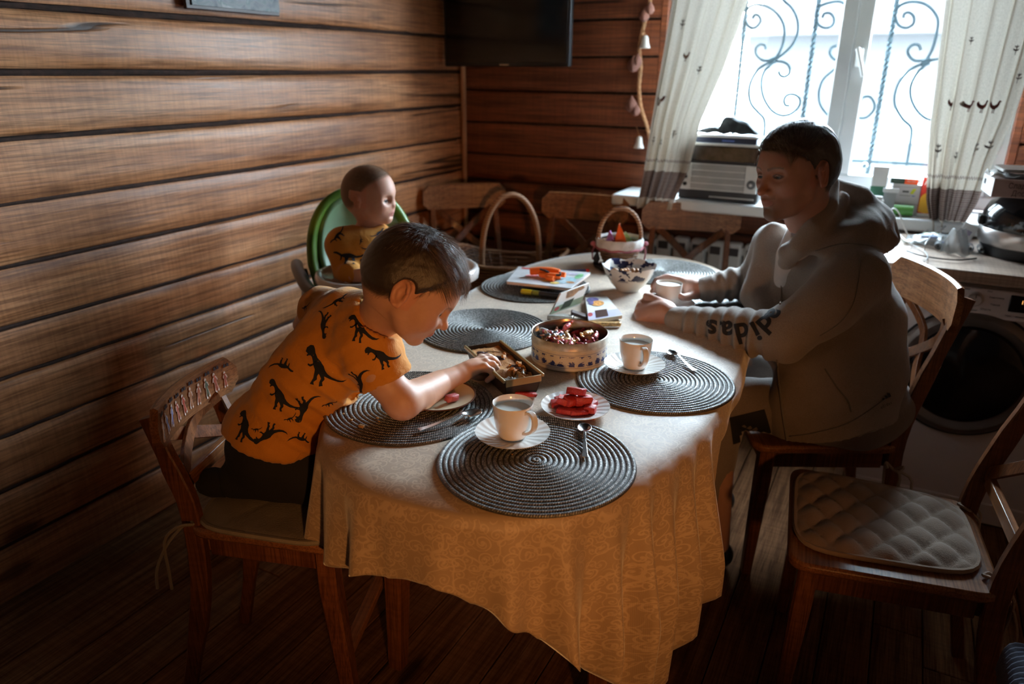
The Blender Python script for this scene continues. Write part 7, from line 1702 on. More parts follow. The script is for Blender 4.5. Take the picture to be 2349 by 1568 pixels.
# shirt
def clothing(parts_fn, lo, hi, h, amp=0.0, f=30, seed=1, m='mustard', name='shirt', par=None, cuts=(), relaxn=1, extra=None):
    g = SDF(lo, hi, h); parts_fn(g)
    for p, n_ in cuts: g.half(p, n_)
    V, Q = g.mesh(); V = relax(V, Q, relaxn, 0.4); N = vnormals(V, Q)
    dsp = amp*wob(V, f, seed)
    if extra is not None: dsp = dsp+extra(V, N)
    V = V+N*dsp[:, None]
    o = mesh_obj(name, V, Q, m, None)
    if par is not None: local(par, o)
    return o
def wrinkles(P0, P1, rad, freq, amp, fall=1.0, seed=0, twist=1.2):
    """compression folds around a limb P0->P1"""
    P0 = np.array(P0); P1 = np.array(P1); ax_ = nrm(P1-P0); L = np.linalg.norm(P1-P0); sd = nrm(np.cross(ax_, [0.3, 0.2, 1])); s2 = np.cross(ax_, sd)
    def fn(V, N):
        r = V-P0; t = r @ ax_; rr = r-np.outer(t, ax_); d = np.linalg.norm(rr, axis=1); an = np.arctan2(rr @ sd, rr @ s2)
        m = np.clip(t/L/0.12, 0, 1)*np.clip((L-t)/L/0.12, 0, 1)*np.clip((rad-d)/0.02, 0, 1)
        w = np.sin(2*math.pi*freq*t/L+twist*np.sin(an+seed)+0.8*np.sin(2*an+seed*2)); return amp*m*(np.maximum(w, -0.35))*(0.6+0.4*np.sin(an*1.0+seed))
    return fn
hemc = at(585, 1010, 1.63)
tdir = nrm(chest-hipb)
def shirtparts(g):
    g.chain([at(638, 978, 1.625), at(690, 905, 1.615), at(760, 825, 1.60), at(808, 770, 1.60)], [0.100, 0.098, 0.104, 0.095], k=0.05)
    g.ell(at(622, 985, 1.62), (0.108, 0.10, 0.085), k=0.04)
    g.cap(at(832, 765, 1.52), at(745, 708, 1.72), 0.055, 0.055, k=0.06)
    g.chain([at(838, 775, 1.505), at(855, 820, 1.505), at(885, 868, 1.515)], [0.064, 0.060, 0.057], k=0.03)
    g.chain([shL, (shL+elL)/2], [0.050, 0.040], k=0.03)
    g.chain([at(846, 745, 1.555), at(858, 722, 1.55)], [0.060, 0.050], k=0.03)
    # drooping belly cloth towards the table
armd = nrm(at(885, 868, 1.515)-at(855, 820, 1.505))
slo = np.array([-1.45, 0.82, 0.55]); shi = np.array([-0.72, 1.55, 1.10])
def shirt_cut(g):
    # sleeve opening: hollow the sleeve end
    e = at(884, 866, 1.515); g.cap(e+armd*0.006, e+armd*0.12, 0.20, 0.20, mode='cut', k=0.006) if False else None
g = SDF(slo, shi, 0.0048); shirtparts(g)
X, Y, Z = g.ax[0][:, None, None], g.ax[1][None, :, None], g.ax[2][None, None, :]
e = at(880, 872, 1.515); dpl = (X-e[0])*armd[0]+(Y-e[1])*armd[1]+(Z-e[2])*armd[2]
near = np.sqrt((X-e[0])**2+(Y-e[1])**2+(Z-e[2])**2) < 0.12
g.F = np.where(near, np.maximum(g.F, dpl-0.004), g.F)
g.cap(at(872, 846, 1.512), at(900, 900, 1.53), 0.048, 0.050, mode='cut', k=0.004)
# neck opening
nd = nrm(BC-nb1); g.cap(nb1+nd*0.026, nb1+nd*0.12, 0.043, 0.047, mode='cut', k=0.005)
e2 = nb1+nd*0.048; dn = (X-e2[0])*nd[0]+(Y-e2[1])*nd[1]+(Z-e2[2])*nd[2]; nearn = np.sqrt((X-e2[0])**2+(Y-e2[1])**2+(Z-e2[2])**2) < 0.064
g.F = np.where(nearn, np.maximum(g.F, dn), g.F)
# hem: cut the lower end along a slanted plane and hollow it
hp = at(560, 1000, 1.62); hn = nrm(-tdir*0.55+np.array([0, 0, -0.83])); e3 = at(640, 1018, 1.60)
dh = (X-e3[0])*hn[0]+(Y-e3[1])*hn[1]+(Z-e3[2])*hn[2]; g.F = np.maximum(g.F, dh)
V, Q = g.mesh(); V = relax(V, Q, 1, 0.4); N = vnormals(V, Q)
w1 = wrinkles(at(640, 1000, 1.62), at(800, 800, 1.58), 0.2, 6, 0.0085, seed=1, twist=2.4)(V, N); w2 = wrinkles(at(820, 760, 1.50), at(890, 880, 1.51), 0.085, 2.5, 0.006, seed=2)(V, N)
V = V+N*(0.0050*wob(V, 42, 5)+0.0085*wob(V, 17, 6)+w1*0.8+w2)[:, None]
shirt = mesh_obj('shirt', V, Q, 'mustard', None); local(boy, shirt)
bv = bvh_of(shirt)
ND_ = -_f
def print_at(bv, px, py, D, s, ang, par, poly=REX, flip=1, slant=None, m='navyprint'):
    c = at(px, py, D)
    n_ = nrm(np.array([0, 0, CZ])-c)
    hit = bv.ray_cast(Vector(c+n_*0.3), Vector(-n_), 0.7)
    if hit[0] is None: return
    c = np.array(hit[0]); nn = np.array(hit[1]); nn = nn if nn @ n_ > 0 else -nn; nn = nrm(nn*0.75+n_*0.45)
    U0 = nrm(_r-nn*(_r@nn)); V0 = np.cross(nn, U0); a = math.radians(ang)
    U = U0*math.cos(a)+V0*math.sin(a); Vv = np.cross(nn, U)
    pl_ = [(x*s*flip, y*s) for x, y in poly]
    if flip < 0: pl_ = pl_[::-1]
    o = decal(bv, pl_, c, U, Vv, None, m, 'dinosaur_print', cell=0.010)
    if o: o.parent = par; o.matrix_parent_inverse = Matrix.Identity(4)
for (x, y, s, a, fl, pg) in ((735, 840, .036, -8, 1, REX), (828, 748, .026, 0, 1, REX), (645, 905, .030, -8, 1, REX), (740, 745, .024, 150, 1, REX), (565, 975, .030, -20, 1, REX), (875, 812, .026, 28, 1, REX), (830, 880, .026, 205, -1, REX), (650, 838, .022, 165, 1, LONG),
                            (615, 1000, .024, 160, -1, REX), (700, 935, .026, 190, -1, REX), (775, 690, .020, 35, -1, LONG), (848, 700, .022, -40, 1, REX), (700, 705, .012, 20, 1, LONG), (690, 1005, .018, 170, 1, LONG), (665, 960, .010, 30, 1, LONG), (755, 925, .012, 20, 1, LONG), (588, 985, .008, 10, 1, LONG)):
    print_at(bv, x, y, 1.5, s, a, shirt, pg, fl)
# trousers
def trs(g):
    g.ell(hipb+np.array([0.0, 0.0, -0.01]), (0.105, 0.10, 0.085), k=0.03)
    g.chain([hipb+np.array([0.02, -0.03, -0.02]), kneeR], [0.082, 0.060], k=0.04); g.chain([hipb+np.array([0.0, 0.05, -0.02]), kneeL], [0.082, 0.060], k=0.04)
    g.chain([kneeR, np.array([-1.22, 0.985, 0.575])], [0.052, 0.040], k=0.03); g.chain([kneeL, np.array([-1.25, 1.10, 0.575])], [0.052, 0.040], k=0.03)
clothing(trs, (-1.50, 0.80, 0.50), (-0.85, 1.38, 0.85), 0.0065, 0.003, 30, 3, 'black_cloth', 'trousers', boy, cuts=[((0, 0, 0.531), (0, 0, -1))])
for k_, yy in ((0, 0.95), (1, 1.085)):
    local(boy, MB().tube(spline([(-1.225, yy+0.02, 0.572), (-1.26, yy+0.01, 0.572), (-1.29, yy+0.0, 0.570)], 3), [0.030, 0.031, 0.033, 0.034, 0.032, 0.028, 0.02], 12).build('foot', 'black_cloth', None))

# ---------------------------------------------------------------- THE TODDLER AND HIGH CHAIR
HF = nrm(np.array([0.79, -0.61, 0])); HL = np.array([-HF[1], HF[0], 0])     # facing, left
hc0 = np.array([-1.55, 1.925, 0.0]); rzh = math.atan2(HF[1], HF[0])
hc = empty('high_chair', tuple(hc0), rzh, 'green padded high chair with a white tray between the wall and the table', 'high chair')   # local +x = front
M['green'] = plain('green_vinyl', (0.115, 0.235, 0.035), 0.30, var=0.08); M['green2'] = plain('pale_green_vinyl', (0.26, 0.42, 0.24), 0.28, var=0.05)
def shell(scale, xo, m, name, zb=0.62, zt=1.060, w=0.19, dep=0.10, th=0.030):
    b = MB(); nu, nv = 33, 25
    def fn(u, v):
        s = 2*u-1; z = zb+(zt-zb)*v
        hw = w*scale*(math.sqrt(max(0.0, 1-max(0, (v-0.45)/0.55)**2.4))*0.98+0.02)*(0.80+0.20*min(1, v*2.2))
        y = hw*s; x = xo-0.10*v+dep*abs(s)**2.2*(1-0.15*v)
        return (x, y, z)
    b.grid(nu, nv, fn); return b.build(name, m, hc, solid=th, auto=0, sub=1)
shell(1.0, -0.115, 'green', 'backrest')
shell(0.76, -0.085, 'green2', 'backrest_pad', 0.66, 1.04, 0.20, 0.055, 0.022)
MB().prism(rpoly(0.30, 0.32, 0.08, 6), 0.600, 0.655, lambda x, y, z: (x+0.03, y, z)).build('seat', 'green', hc, bevel=0.015)
MB().box((0.02, 0, 0.575), (0.34, 0.30, 0.05)).build('seat_frame', 'dark', hc, bevel=0.012)
# tray, raised rim
trw, trd = 0.53, 0.31
tp_ = rpoly(trd, trw, 0.135, 8); TZ = 0.828; tx = 0.155
b = MB(); vs = []; fs = []; prof = [(0.94, TZ-0.030), (0.99, TZ-0.022), (1.0, TZ), (0.985, TZ+0.012), (0.95, TZ+0.015), (0.91, TZ+0.008), (0.88, TZ), (0.5, TZ-0.002), (0.01, TZ-0.002)]
npz = len(tp_)
for k_, z in prof:
    for (x, y) in tp_: vs.append((tx+x*k_, 0.055+y*k_, z))
for i in range(len(prof)-1):
    for k in range(npz): fs.append((i*npz+k, i*npz+(k+1) % npz, (i+1)*npz+(k+1) % npz, (i+1)*npz+k))
b.add(vs, fs)
M['tray_white'] = plain('glossy_tray_plastic', (0.58, 0.54, 0.52), 0.12, var=0.02)
b.build('tray', 'tray_white', hc, auto=60)
MB().lathe([(0.036, TZ+0.0), (0.040, TZ+0.004), (0.044, TZ+0.0)], 28, c=(tx+0.055, -0.09, 0), caps=False).build('cup_ring', 'tray_white', hc)
for s in (-1, 1):
    MB().tube(spline([(-0.19, s*0.215, 0.80), (-0.10, s*0.225, 0.800), (0.05, s*0.225, 0.785), (0.12, s*0.215, 0.78)], 5), 0.021, 12).build('armrest', 'dark', hc)
    o = MB().lathe([(0.0005, -0.028), (0.036, -0.028), (0.042, -0.018), (0.042, 0.018), (0.036, 0.028), (0.0005, 0.028)], 28).build('hinge', 'dark', hc); o.matrix_local = Matrix.Translation((-0.03, s*0.20, 0.71)) @ Matrix.Rotation(math.pi/2, 4, 'X')
    MB().tube([(-0.10, s*0.21, 0.80), (-0.03, s*0.205, 0.71), (0.0, s*0.19, 0.60)], 0.016, 10).build('side_bar', 'dark', hc)
    MB().tube([(0.03, s*0.19, 0.60), (0.27, s*0.25, 0.02)], 0.014, 10).build('leg', 'steel', hc); MB().tube([(-0.03, s*0.19, 0.60), (-0.27, s*0.25, 0.02)], 0.014, 10).build('leg', 'steel', hc)
    for xx in (0.27, -0.27): MB().tube([(xx-0.02, s*0.25, 0.013), (xx+0.02, s*0.25, 0.013)], 0.013, 10).build('foot_cap', 'dark', hc)
    MB().box((-0.02, s*0.075, 0.86), (0.02, 0.022, 0.13)).build('harness_strap', 'dark', hc)
MB().box((0.13, 0, 0.35), (0.14, 0.26, 0.02)).build('footrest', 'dark', hc, bevel=0.006)

tod = empty('person', tuple(hc0), 0, 'toddler in a mustard dinosaur shirt sitting in the green high chair', 'person')
tf = nrm(np.array([0.93, 0.14, 0]))
TR = frame((0.9698, 0.216, -0.1131), (0.1084, 0.0339, 0.9935)); TCc = at(848, 453, 2.34); TS = 0.88
hlt = dict(locks=0.0, soft=1, nomass=1, hl=[-4.8, -4.8, -4.0, -2.2, 0.8, 3.2, 5.2, 6.4, 8.0, 9.2, 10.5], child=1.25, nose=10.4, nosez=-2.3, lip=(0.55, 0.19, 0.17), ear=0.80, brow=0.25, mouth=0.35, scalp=0.88, blush=1.3)
HC_TOD = np.array([0.20, 0.125, 0.078])
tn0 = at(848, 512, 2.37); tn1 = at(840, 535, 2.38)
Ht = build_head(hlt, TS, TR, TCc, SK_TOD, HC_TOD, [(tn0, 0.036), (tn1, 0.045)])
tchest = at(828, 575, 2.37); thip = np.array([-1.55, 1.93, 0.69])
lo = thip-np.array([0.24, 0.24, 0.06]); hi = thip+np.array([0.34, 0.30, 0.33]); g = SDF(lo, hi, 0.0075)
g.chain([tn1, tchest, thip], [0.04, 0.06, 0.08], k=0.03)
tsl = tchest+HL*0.062+np.array([0, 0, 0.025]); tsr = tchest-HL*0.062+np.array([0, 0, 0.025])
g.chain([tsl, tsl+HF*0.08-np.array([0, 0, 0.08]), tsl+HF*0.19-np.array([0, 0, 0.055])-HL*0.02], [0.035, 0.028, 0.02], k=0.01); g.chain([tsr, tsr+HF*0.06-np.array([0, 0, 0.09]), tsr+HF*0.17-np.array([0, 0, 0.06])+HL*0.02], [0.035, 0.028, 0.02], k=0.01)
for s, ts_ in ((1, tsl), (-1, tsr)):
    w_ = ts_+HF*(0.19 if s > 0 else 0.17)-np.array([0, 0, 0.055 if s > 0 else 0.06])-HL*0.02*s
    g.ell(w_+HF*0.02, (0.022, 0.02, 0.013), k=0.008)
    for q in (-1.5, -0.5, 0.5, 1.5): g.chain([w_+HF*0.03+HL*0.008*q, w_+HF*0.05+HL*0.010*q-np.array([0, 0, 0.004])], [0.006, 0.005], k=0.002)
for s in (-1, 1): g.chain([thip+HL*0.06*s-np.array([0, 0, 0.02]), thip+HL*0.08*s+HF*0.17-np.array([0, 0, 0.01]), thip+HL*0.08*s+HF*0.20-np.array([0, 0, 0.05])], [0.055, 0.045, 0.035], k=0.02)
Vt, Qt = g.mesh(); V, Q, C_ = join([Ht, (Vt, Qt, np.tile(SK_TOD, (len(Vt), 1)))]); local(tod, mesh_obj('body', V, Q, 'skin', None, C_))
attach_eyes(tod, hlt, TS, TR, TCc, 'iris_grey', (0.99, -0.10, -0.05))
def tod_strand(p, d, rs):
    rsn = rs.randn(3)*0.18
    if p[2] > 7 or rs.rand() < 0.6:
        return rs.uniform(1.0, 2.0), (lambda q, t: nrm((np.array([0.6, 0.2*np.sign(q[1]), -0.2]) if q[0] > -4 else np.array([-0.3, 0, -1]))+rsn)), 4, 0.006, 0.55
    return None
local(tod, build_hair(None, hlt, TS, TR, TCc, HC_TOD, 3600, 33, (0.10, 0.06), tod_strand, 0.022))
def tshirt(g):
    g.chain([tn1-np.array([0, 0, 0.012]), tchest, thip+np.array([0, 0, 0.02])], [0.052, 0.078, 0.100], k=0.05)
    g.cap(tsl, tsr, 0.045, 0.045, k=0.05)
    g.chain([tsl, tsl+HF*0.07-np.array([0, 0, 0.07]), tsl+HF*0.13-np.array([0, 0, 0.06])], [0.046, 0.040, 0.036], k=0.03); g.chain([tsr, tsr+HF*0.05-np.array([0, 0, 0.08]), tsr+HF*0.11-np.array([0, 0, 0.065])], [0.046, 0.040, 0.036], k=0.03)
    nd2 = nrm(TCc-tn1); g.cap(tn1+nd2*0.012, tn1+nd2*0.1, 0.042, 0.045, mode='cut', k=0.004)
ts_ = clothing(tshirt, thip-np.array([0.22, 0.24, 0.035]), thip+np.array([0.30, 0.30, 0.35]), 0.0062, 0.005, 30, 9, 'mustard', 'shirt', tod, relaxn=1, extra=wrinkles(thip, tchest, 0.3, 3.0, 0.005, seed=3, twist=2.0))
bvt = bvh_of(ts_)
for (x, y, s, a, fl, pg) in ((838, 512, .034, -4, -1, LONG), (800, 588, .036, 0, 1, LONG), (862, 565, .028, 20, -1, LONG), (845, 592, .022, 60, 1, REX), (775, 540, .024, 60, 1, LONG), (828, 552, .010, 90, 1, LONG), (870, 535, .020, 40, -1, LONG)):
    print_at(bvt, x, y, 2.35, s, a, ts_, pg, fl)
def ttr(g):
    for s in (-1, 1): g.chain([thip+HL*0.05*s, thip+HL*0.08*s+HF*0.17-np.array([0, 0, 0.005]), thip+HL*0.09*s+HF*0.22-np.array([0, 0, 0.12])], [0.075, 0.055, 0.04], k=0.02)
clothing(ttr, thip-np.array([0.2, 0.22, 0.037]), thip+np.array([0.32, 0.24, 0.1]), 0.007, 0.002, 30, 4, 'black_cloth', 'trousers', tod)
# ---------------------------------------------------------------- THE MAN
man = empty('person', (-0.10, 2.2, 0), 0, 'man in a grey hooded jacket holding a cup at the table', 'person')
MR = frame((-0.6485, -0.7502, -0.1294), (-0.1595, -0.0323, 0.9867)); MC = at(1827.5, 393.9, 1.86); MS = 1.036
hlm = dict(locks=0.35, hl=[-6.2, -6.4, -5.4, -3.6, -2.0, -1.6, 1.8, 3.4, 4.8, 5.8, 6.6], child=0.0, nose=11.2, nosez=-3.1, lip=(0.30, 0.12, 0.10), slit=0.24, ear=1.02, brow=0.85, scalp=0.95, beard=1, blush=0.5)
HC_MAN = np.array([0.150, 0.105, 0.078])
mn0 = at(1855, 492, 1.98); mn1 = at(1885, 545, 2.02)
Hm = build_head(hlm, MS, MR, MC, SK_MAN, HC_MAN, [(mn0, 0.060), (mn1, 0.058)])
mshL = at(1962, 628, 1.93); mshR = at(1775, 560, 2.22); melL = at(1800, 770, 1.915); mwrL = at(1548, 726, 2.13)
mel2 = at(1725, 655, 2.32); mwrR = at(1612, 662, 2.30)
mhip = np.array([0.01, 2.16, 0.56]); mch = at(1900, 660, 2.12)
# left hand: loose fist with the fingers wrapping behind the cup
def hand_left(g):
    g.chain([mwrL, at(1522, 716, 2.15)], [0.028, 0.030], k=0.02)
    for kx, ky, kd in ((1478, 694, 2.235), (1468, 704, 2.215), (1464, 718, 2.195), (1468, 733, 2.18)): g.cap(at(1520, 716, 2.16), at(kx, ky, kd), 0.026, 0.0135, k=0.018)
    F_ = (([(1478, 694, 2.235), (1484, 682, 2.262), (1500, 678, 2.272), (1508, 686, 2.262)]), ([(1468, 704, 2.215), (1470, 694, 2.252), (1486, 690, 2.272), (1500, 697, 2.268)]), ([(1464, 718, 2.195), (1464, 708, 2.235), (1478, 704, 2.262), (1494, 709, 2.262)]), ([(1468, 733, 2.18), (1464, 724, 2.215), (1476, 718, 2.245), (1490, 721, 2.248)]))
    for P in F_: g.chain([at(*p) for p in P], [0.0125, 0.0108, 0.0100, 0.0088], k=0.0025)
    g.chain([at(1536, 706, 2.155), at(1512, 692, 2.180), at(1493, 682, 2.205), at(1482, 678, 2.228)], [0.018, 0.0145, 0.0115, 0.0098], k=0.010)
def hand_right(g):
    g.chain([mwrR, at(1590, 662, 2.30)], [0.027, 0.027], k=0.02)
    for kx, ky, kd in ((1556, 641, 2.34), (1560, 650, 2.35), (1566, 660, 2.355), (1572, 670, 2.355)): g.cap(at(1594, 664, 2.305), at(kx, ky, kd), 0.024, 0.0125, k=0.016)
    F_ = (([(1556, 641, 2.34), (1530, 634, 2.335), (1506, 642, 2.325), (1497, 656, 2.315)]), ([(1560, 650, 2.35), (1532, 645, 2.355), (1506, 652, 2.340), (1496, 668, 2.325)]), ([(1566, 660, 2.355), (1536, 658, 2.365), (1510, 665, 2.350), (1498, 680, 2.330)]), ([(1572, 670, 2.355), (1544, 672, 2.368), (1520, 678, 2.355), (1508, 688, 2.340)]))
    for P in F_: g.chain([at(*p) for p in P], [0.0118, 0.0100, 0.0092, 0.0082], k=0.0025)
    g.chain([at(1596, 672, 2.285), at(1580, 680, 2.262), at(1566, 682, 2.245), at(1556, 676, 2.238)], [0.016, 0.013, 0.011, 0.0092], k=0.010)
hp_ = []
for fn, q0, q1 in ((hand_left, (1455, 660), (1600, 760)), (hand_right, (1480, 615), (1660, 710))):
    c = np.array([at(x, y, d) for x in (q0[0], q1[0]) for y in (q0[1], q1[1]) for d in (2.12, 2.38)]); g = SDF(c.min(0)-0.02, c.max(0)+0.02, 0.0032); fn(g)
    if fn is hand_left: g.chain([mwrL, at(1600, 735, 2.09)], [0.027, 0.030], k=0.01)
    else: g.chain([mwrR, at(1660, 660, 2.31)], [0.027, 0.030], k=0.01)
    v, q = g.mesh(); v = relax(v, q, 2, 0.4); hp_.append((v, q, np.tile(SK_MAN*1.1, (len(v), 1))))
lo = np.array([-0.50, 1.70, 0.05]); hi = np.array([0.18, 2.50, 1.10]); g = SDF(lo, hi, 0.011)
mkL = np.array([-0.345, 1.985, 0.555]); mkR = np.array([-0.40, 2.27, 0.555])
g.chain([mn1, mch, mhip+np.array([-0.02, 0, 0.02])], [0.055, 0.09, 0.09], k=0.04); g.cap(mshL, mshR, 0.034, 0.034, k=0.02)
g.chain([mshL, melL, mwrL], [0.034, 0.036, 0.028], k=0.01); g.chain([mshR, mel2, mwrR], [0.045, 0.036, 0.028], k=0.02)
for s, kn, ft in ((1, mkL, np.array([-0.30, 1.95, 0.10])), (-1, mkR, np.array([-0.36, 2.30, 0.10]))): g.chain([mhip+np.array([0.02, -0.07*s, -0.01]), kn, ft], [0.055, 0.042, 0.030], k=0.02)
vb, qb = g.mesh(); V, Q, C_ = join([Hm, *hp_, (vb, qb, np.tile(SK_MAN, (len(vb), 1)))]); local(man, mesh_obj('body', V, Q, 'skin', None, C_))
attach_eyes(man, hlm, MS, MR, MC, 'iris_grey', (0.95, 0.05, -0.32))
def man_strand(p, d, rs):
    x, y, z = p; rsn = rs.randn(3)*0.10
    if z > 6.0-0.1*x:
        L_ = rs.uniform(2.2, 4.2)
        def dirf(q, t):
            w = np.array([0.55 if q[0] > -4 else -0.4, 0.75 if q[1] > -3.5 else -0.5, 0.0]) if q[0] > -6 else np.array([-0.4, 0.1, -0.8])
            nv = nrm((q-np.array([-0.6, 0, 2.6]))/np.array([90, 52, 77])); w = w-nv*(w@nv); return nrm(nrm(w)+rsn)
        return L_, dirf, 6, rs.uniform(0.02, 0.06), rs.uniform(0.8, 1.3)
    if rs.rand() < 0.6: return rs.uniform(0.8, 1.5), (lambda q, t: nrm(np.array([-0.45, 0, -0.9])+rsn+0.12*d)), 3, 0.03, 0.7
    return None
local(man, build_hair(None, hlm, MS, MR, MC, HC_MAN, 6500, 44, (1.15, 0.60), man_strand, 0.034))

def sweat(name, c):
    t = NT(name); v = t.coord(); a = t.noise(v, 420, 2, 0.8); b_ = t.noise(v, 9, 3)
    f = t.math('ADD', t.math('MULTIPLY', a, 0.7), t.math('MULTIPLY', b_, 0.3)); t.set(Base_Color=t.ramp(f, [(0.3, tuple(x*0.70 for x in c)), (0.7, tuple(x*1.2 for x in c))]), Roughness=0.92, Sheen_Weight=0.25, Sheen_Roughness=0.6)
    t.bump(t.math('ADD', t.noise(v, 600, 2), t.math('MULTIPLY', t.noise(v, 24, 4, 0.6, 1.2), 2.0)), 0.4, 0.003); return t.m
M['hoodie'] = sweat('grey_marl_jersey', (0.27, 0.222, 0.188)); M['joggers'] = sweat('brown_grey_jersey', (0.215, 0.175, 0.155)); M['teewhite'] = plain('white_tee', (0.55, 0.50, 0.47), 0.9)
hlo = np.array([-0.62, 1.66, 0.38]); hhi = np.array([0.24, 2.50, 1.26])
g = SDF(hlo, hhi, 0.0062)
g.chain([at(1925, 950, 2.08), at(1945, 850, 2.08), at(1935, 740, 2.08), at(1905, 640, 2.10)], [0.145, 0.150, 0.152, 0.128], k=0.06)
g.ell(at(1900, 960, 2.05), (0.165, 0.150, 0.10), k=0.05)
g.ell(at(1838, 905, 2.03), (0.085, 0.09, 0.13), k=0.06)
g.cap(at(1955, 625, 1.98), at(1795, 575, 2.18), 0.072, 0.065, k=0.08)
g.chain([mshL, at(1895, 700, 1.90), melL], [0.082, 0.076, 0.064], k=0.05)
g.ell(at(1795, 762, 1.93), (0.062, 0.060, 0.060), k=0.03)
g.chain([melL, at(1700, 757, 1.99), at(1620, 742, 2.07), at(1552, 730, 2.125)], [0.060, 0.054, 0.046, 0.036], k=0.03)
g.chain([mshR, mel2, at(1680, 648, 2.30), at(1622, 662, 2.30)], [0.062, 0.054, 0.046, 0.037], k=0.04)
g.chain([at(1755, 640, 2.22), at(1790, 700, 2.14), at(1805, 800, 2.06)], [0.045, 0.055, 0.06], k=0.05)
# hood lying on the shoulders
g.chain([at(1915, 430, 2.02), at(1975, 455, 2.02), at(2020, 500, 2.03), at(2035, 545, 2.05)], [0.030, 0.040, 0.042, 0.035], k=0.03)
g.chain([at(1880, 560, 1.94), at(1930, 540, 1.93), at(1985, 535, 1.95), at(2032, 552, 1.99)], [0.030, 0.036, 0.040, 0.030], k=0.03)
g.chain([at(1805, 575, 1.99), at(1850, 560, 1.955), at(1890, 545, 1.94)], [0.022, 0.028, 0.03], k=0.02)
g.chain([at(1920, 450, 2.10), at(1970, 480, 2.12), at(2010, 530, 2.12)], [0.04, 0.05, 0.04], k=0.03)
g.ell(at(1965, 510, 2.02), (0.085, 0.085, 0.055), k=0.03)
g.chain([at(1930, 455, 1.98), at(1905, 500, 1.955), at(1870, 545, 1.955)], [0.022, 0.026, 0.026], k=0.02)
g.chain([at(1782, 540, 2.16), at(1795, 560, 2.17), at(1790, 600, 2.19)], [0.03, 0.035, 0.045], k=0.03)
# openings
ndm = nrm(MC-mn1)
g.chain([at(1908, 420, 1.95), at(1898, 470, 1.92), at(1868, 520, 1.91), at(1832, 562, 1.94), at(1806, 600, 2.02)], [0.022, 0.030, 0.032, 0.028, 0.022], k=0.02)
g.chain([at(1776, 525, 2.13), at(1770, 560, 2.16), at(1745, 620, 2.18), at(1728, 680, 2.16), at(1762, 735, 2.08)], [0.018, 0.028, 0.032, 0.034, 0.03], k=0.03)
g.cap(at(1862, 505, 2.0), at(1850, 420, 2.0), 0.058, 0.070, mode='cut', k=0.010)
g.chain([at(1822, 545, 2.02), at(1808, 575, 2.02), at(1800, 592, 2.04)], [0.032, 0.020, 0.008], mode='cut', k=0.010)
g.cap(at(1900, 990, 2.06), at(1895, 1060, 2.06), 0.150, 0.150, k=0.03)
ha_, hb_, hc_ = at(1812, 1042, 1.90), at(1925, 1018, 1.90), at(2040, 950, 2.05)
hn_ = nrm(np.cross(hb_-ha_, hc_-ha_)); hn_ = hn_ if hn_[2] < 0 else -hn_
# keep the arms: only cut below the waist
zc_ = 0.60
X, Y, Z = g.ax[0][:, None, None], g.ax[1][None, :, None], g.ax[2][None, None, :]
dcut = (X-ha_[0])*hn_[0]+(Y-ha_[1])*hn_[1]+(Z-ha_[2])*hn_[2]
g.F = np.where(Z+0*X+0*Y < zc_, np.maximum(g.F, dcut), g.F)
V, Q = g.mesh(); V = relax(V, Q, 1, 0.4); N = vnormals(V, Q)
ws = [wrinkles(at(1552, 730, 2.125), at(1790, 768, 1.93), 0.085, 7.5, 0.0115, seed=1.2, twist=1.0), wrinkles(at(1622, 662, 2.30), at(1760, 640, 2.30), 0.08, 5.5, 0.0095, seed=0.5), wrinkles(at(1905, 640, 1.95), at(1790, 760, 1.93), 0.10, 3.2, 0.003, seed=2.0),
      wrinkles(at(1930, 980, 2.05), at(1900, 700, 2.05), 0.24, 3.0, 0.004, seed=2.5, twist=2.4), wrinkles(at(1820, 540, 2.0), at(2030, 540, 2.0), 0.085, 5.5, 0.0045, seed=3.5, twist=2.0)]
dsp = 0.0045*wob(V, 30, 15)+0.009*wob(V, 12, 16)
for w in ws: dsp = dsp+w(V, N)
V = V+N*dsp[:, None]
jk = mesh_obj('hooded_jacket', V, Q, 'hoodie', None); local(man, jk); jb = bvh_of(jk)
# ribbed hem and cuffs, zip, pocket seam
def stroke(bv_, pts, D, r, name, m, par, lift=0.001):
    P = []
    for (x, y) in pts:
        c = at(x, y, D); n_ = nrm(np.array([0, 0, CZ])-c); h = bv_.ray_cast(Vector(c+n_*0.5), Vector(-n_), 1.2)
        if h[0] is not None:
            nn = np.array(h[1]); nn = nn if nn @ n_ > 0 else -nn; P.append(np.array(h[0])+nn*lift)
    if len(P) > 1: o = MB().tube(P, r, 6).build(name, m, None, auto=0); o.parent = par; return o
def dens(pts, n=6): return [tuple(p) for p in spline([np.array([x, y, 0.0]) for x, y in pts], n)]
def d2(pts, n=6): return [(p[0], p[1]) for p in spline([np.array([x, y, 0.0]) for x, y in pts], n)]
M['seam'] = sweat('dark_seam', (0.17, 0.15, 0.135)); M['zip'] = plain('zip_metal', (0.25, 0.22, 0.2), 0.4, 0.6)
stroke(jb, d2([(1892, 845), (1918, 885), (1945, 920), (1952, 945)]), 2.0, 0.0022, 'pocket_seam', 'seam', jk)
stroke(jb, d2([(1812, 1000), (1870, 992), (1950, 968), (2030, 915)]), 2.0, 0.0016, 'hem_seam', 'seam', jk)
stroke(jb, d2([(1870, 575), (1930, 560), (2000, 565), (2040, 580)]), 2.0, 0.0020, 'hood_seam', 'seam', jk)
stroke(jb, d2([(1975, 585), (1970, 640), (1955, 700), (1925, 740), (1880, 770)]), 2.0, 0.0013, 'sleeve_seam', 'seam', jk)
stroke(jb, d2([(1783, 825), (1788, 880), (1796, 950), (1806, 1010), (1812, 1036)]), 2.0, 0.0028, 'front_edge', 'seam', jk)
stroke(jb, d2([(1794, 640), (1792, 670), (1790, 698)]), 2.0, 0.0025, 'zip', 'zip', jk)
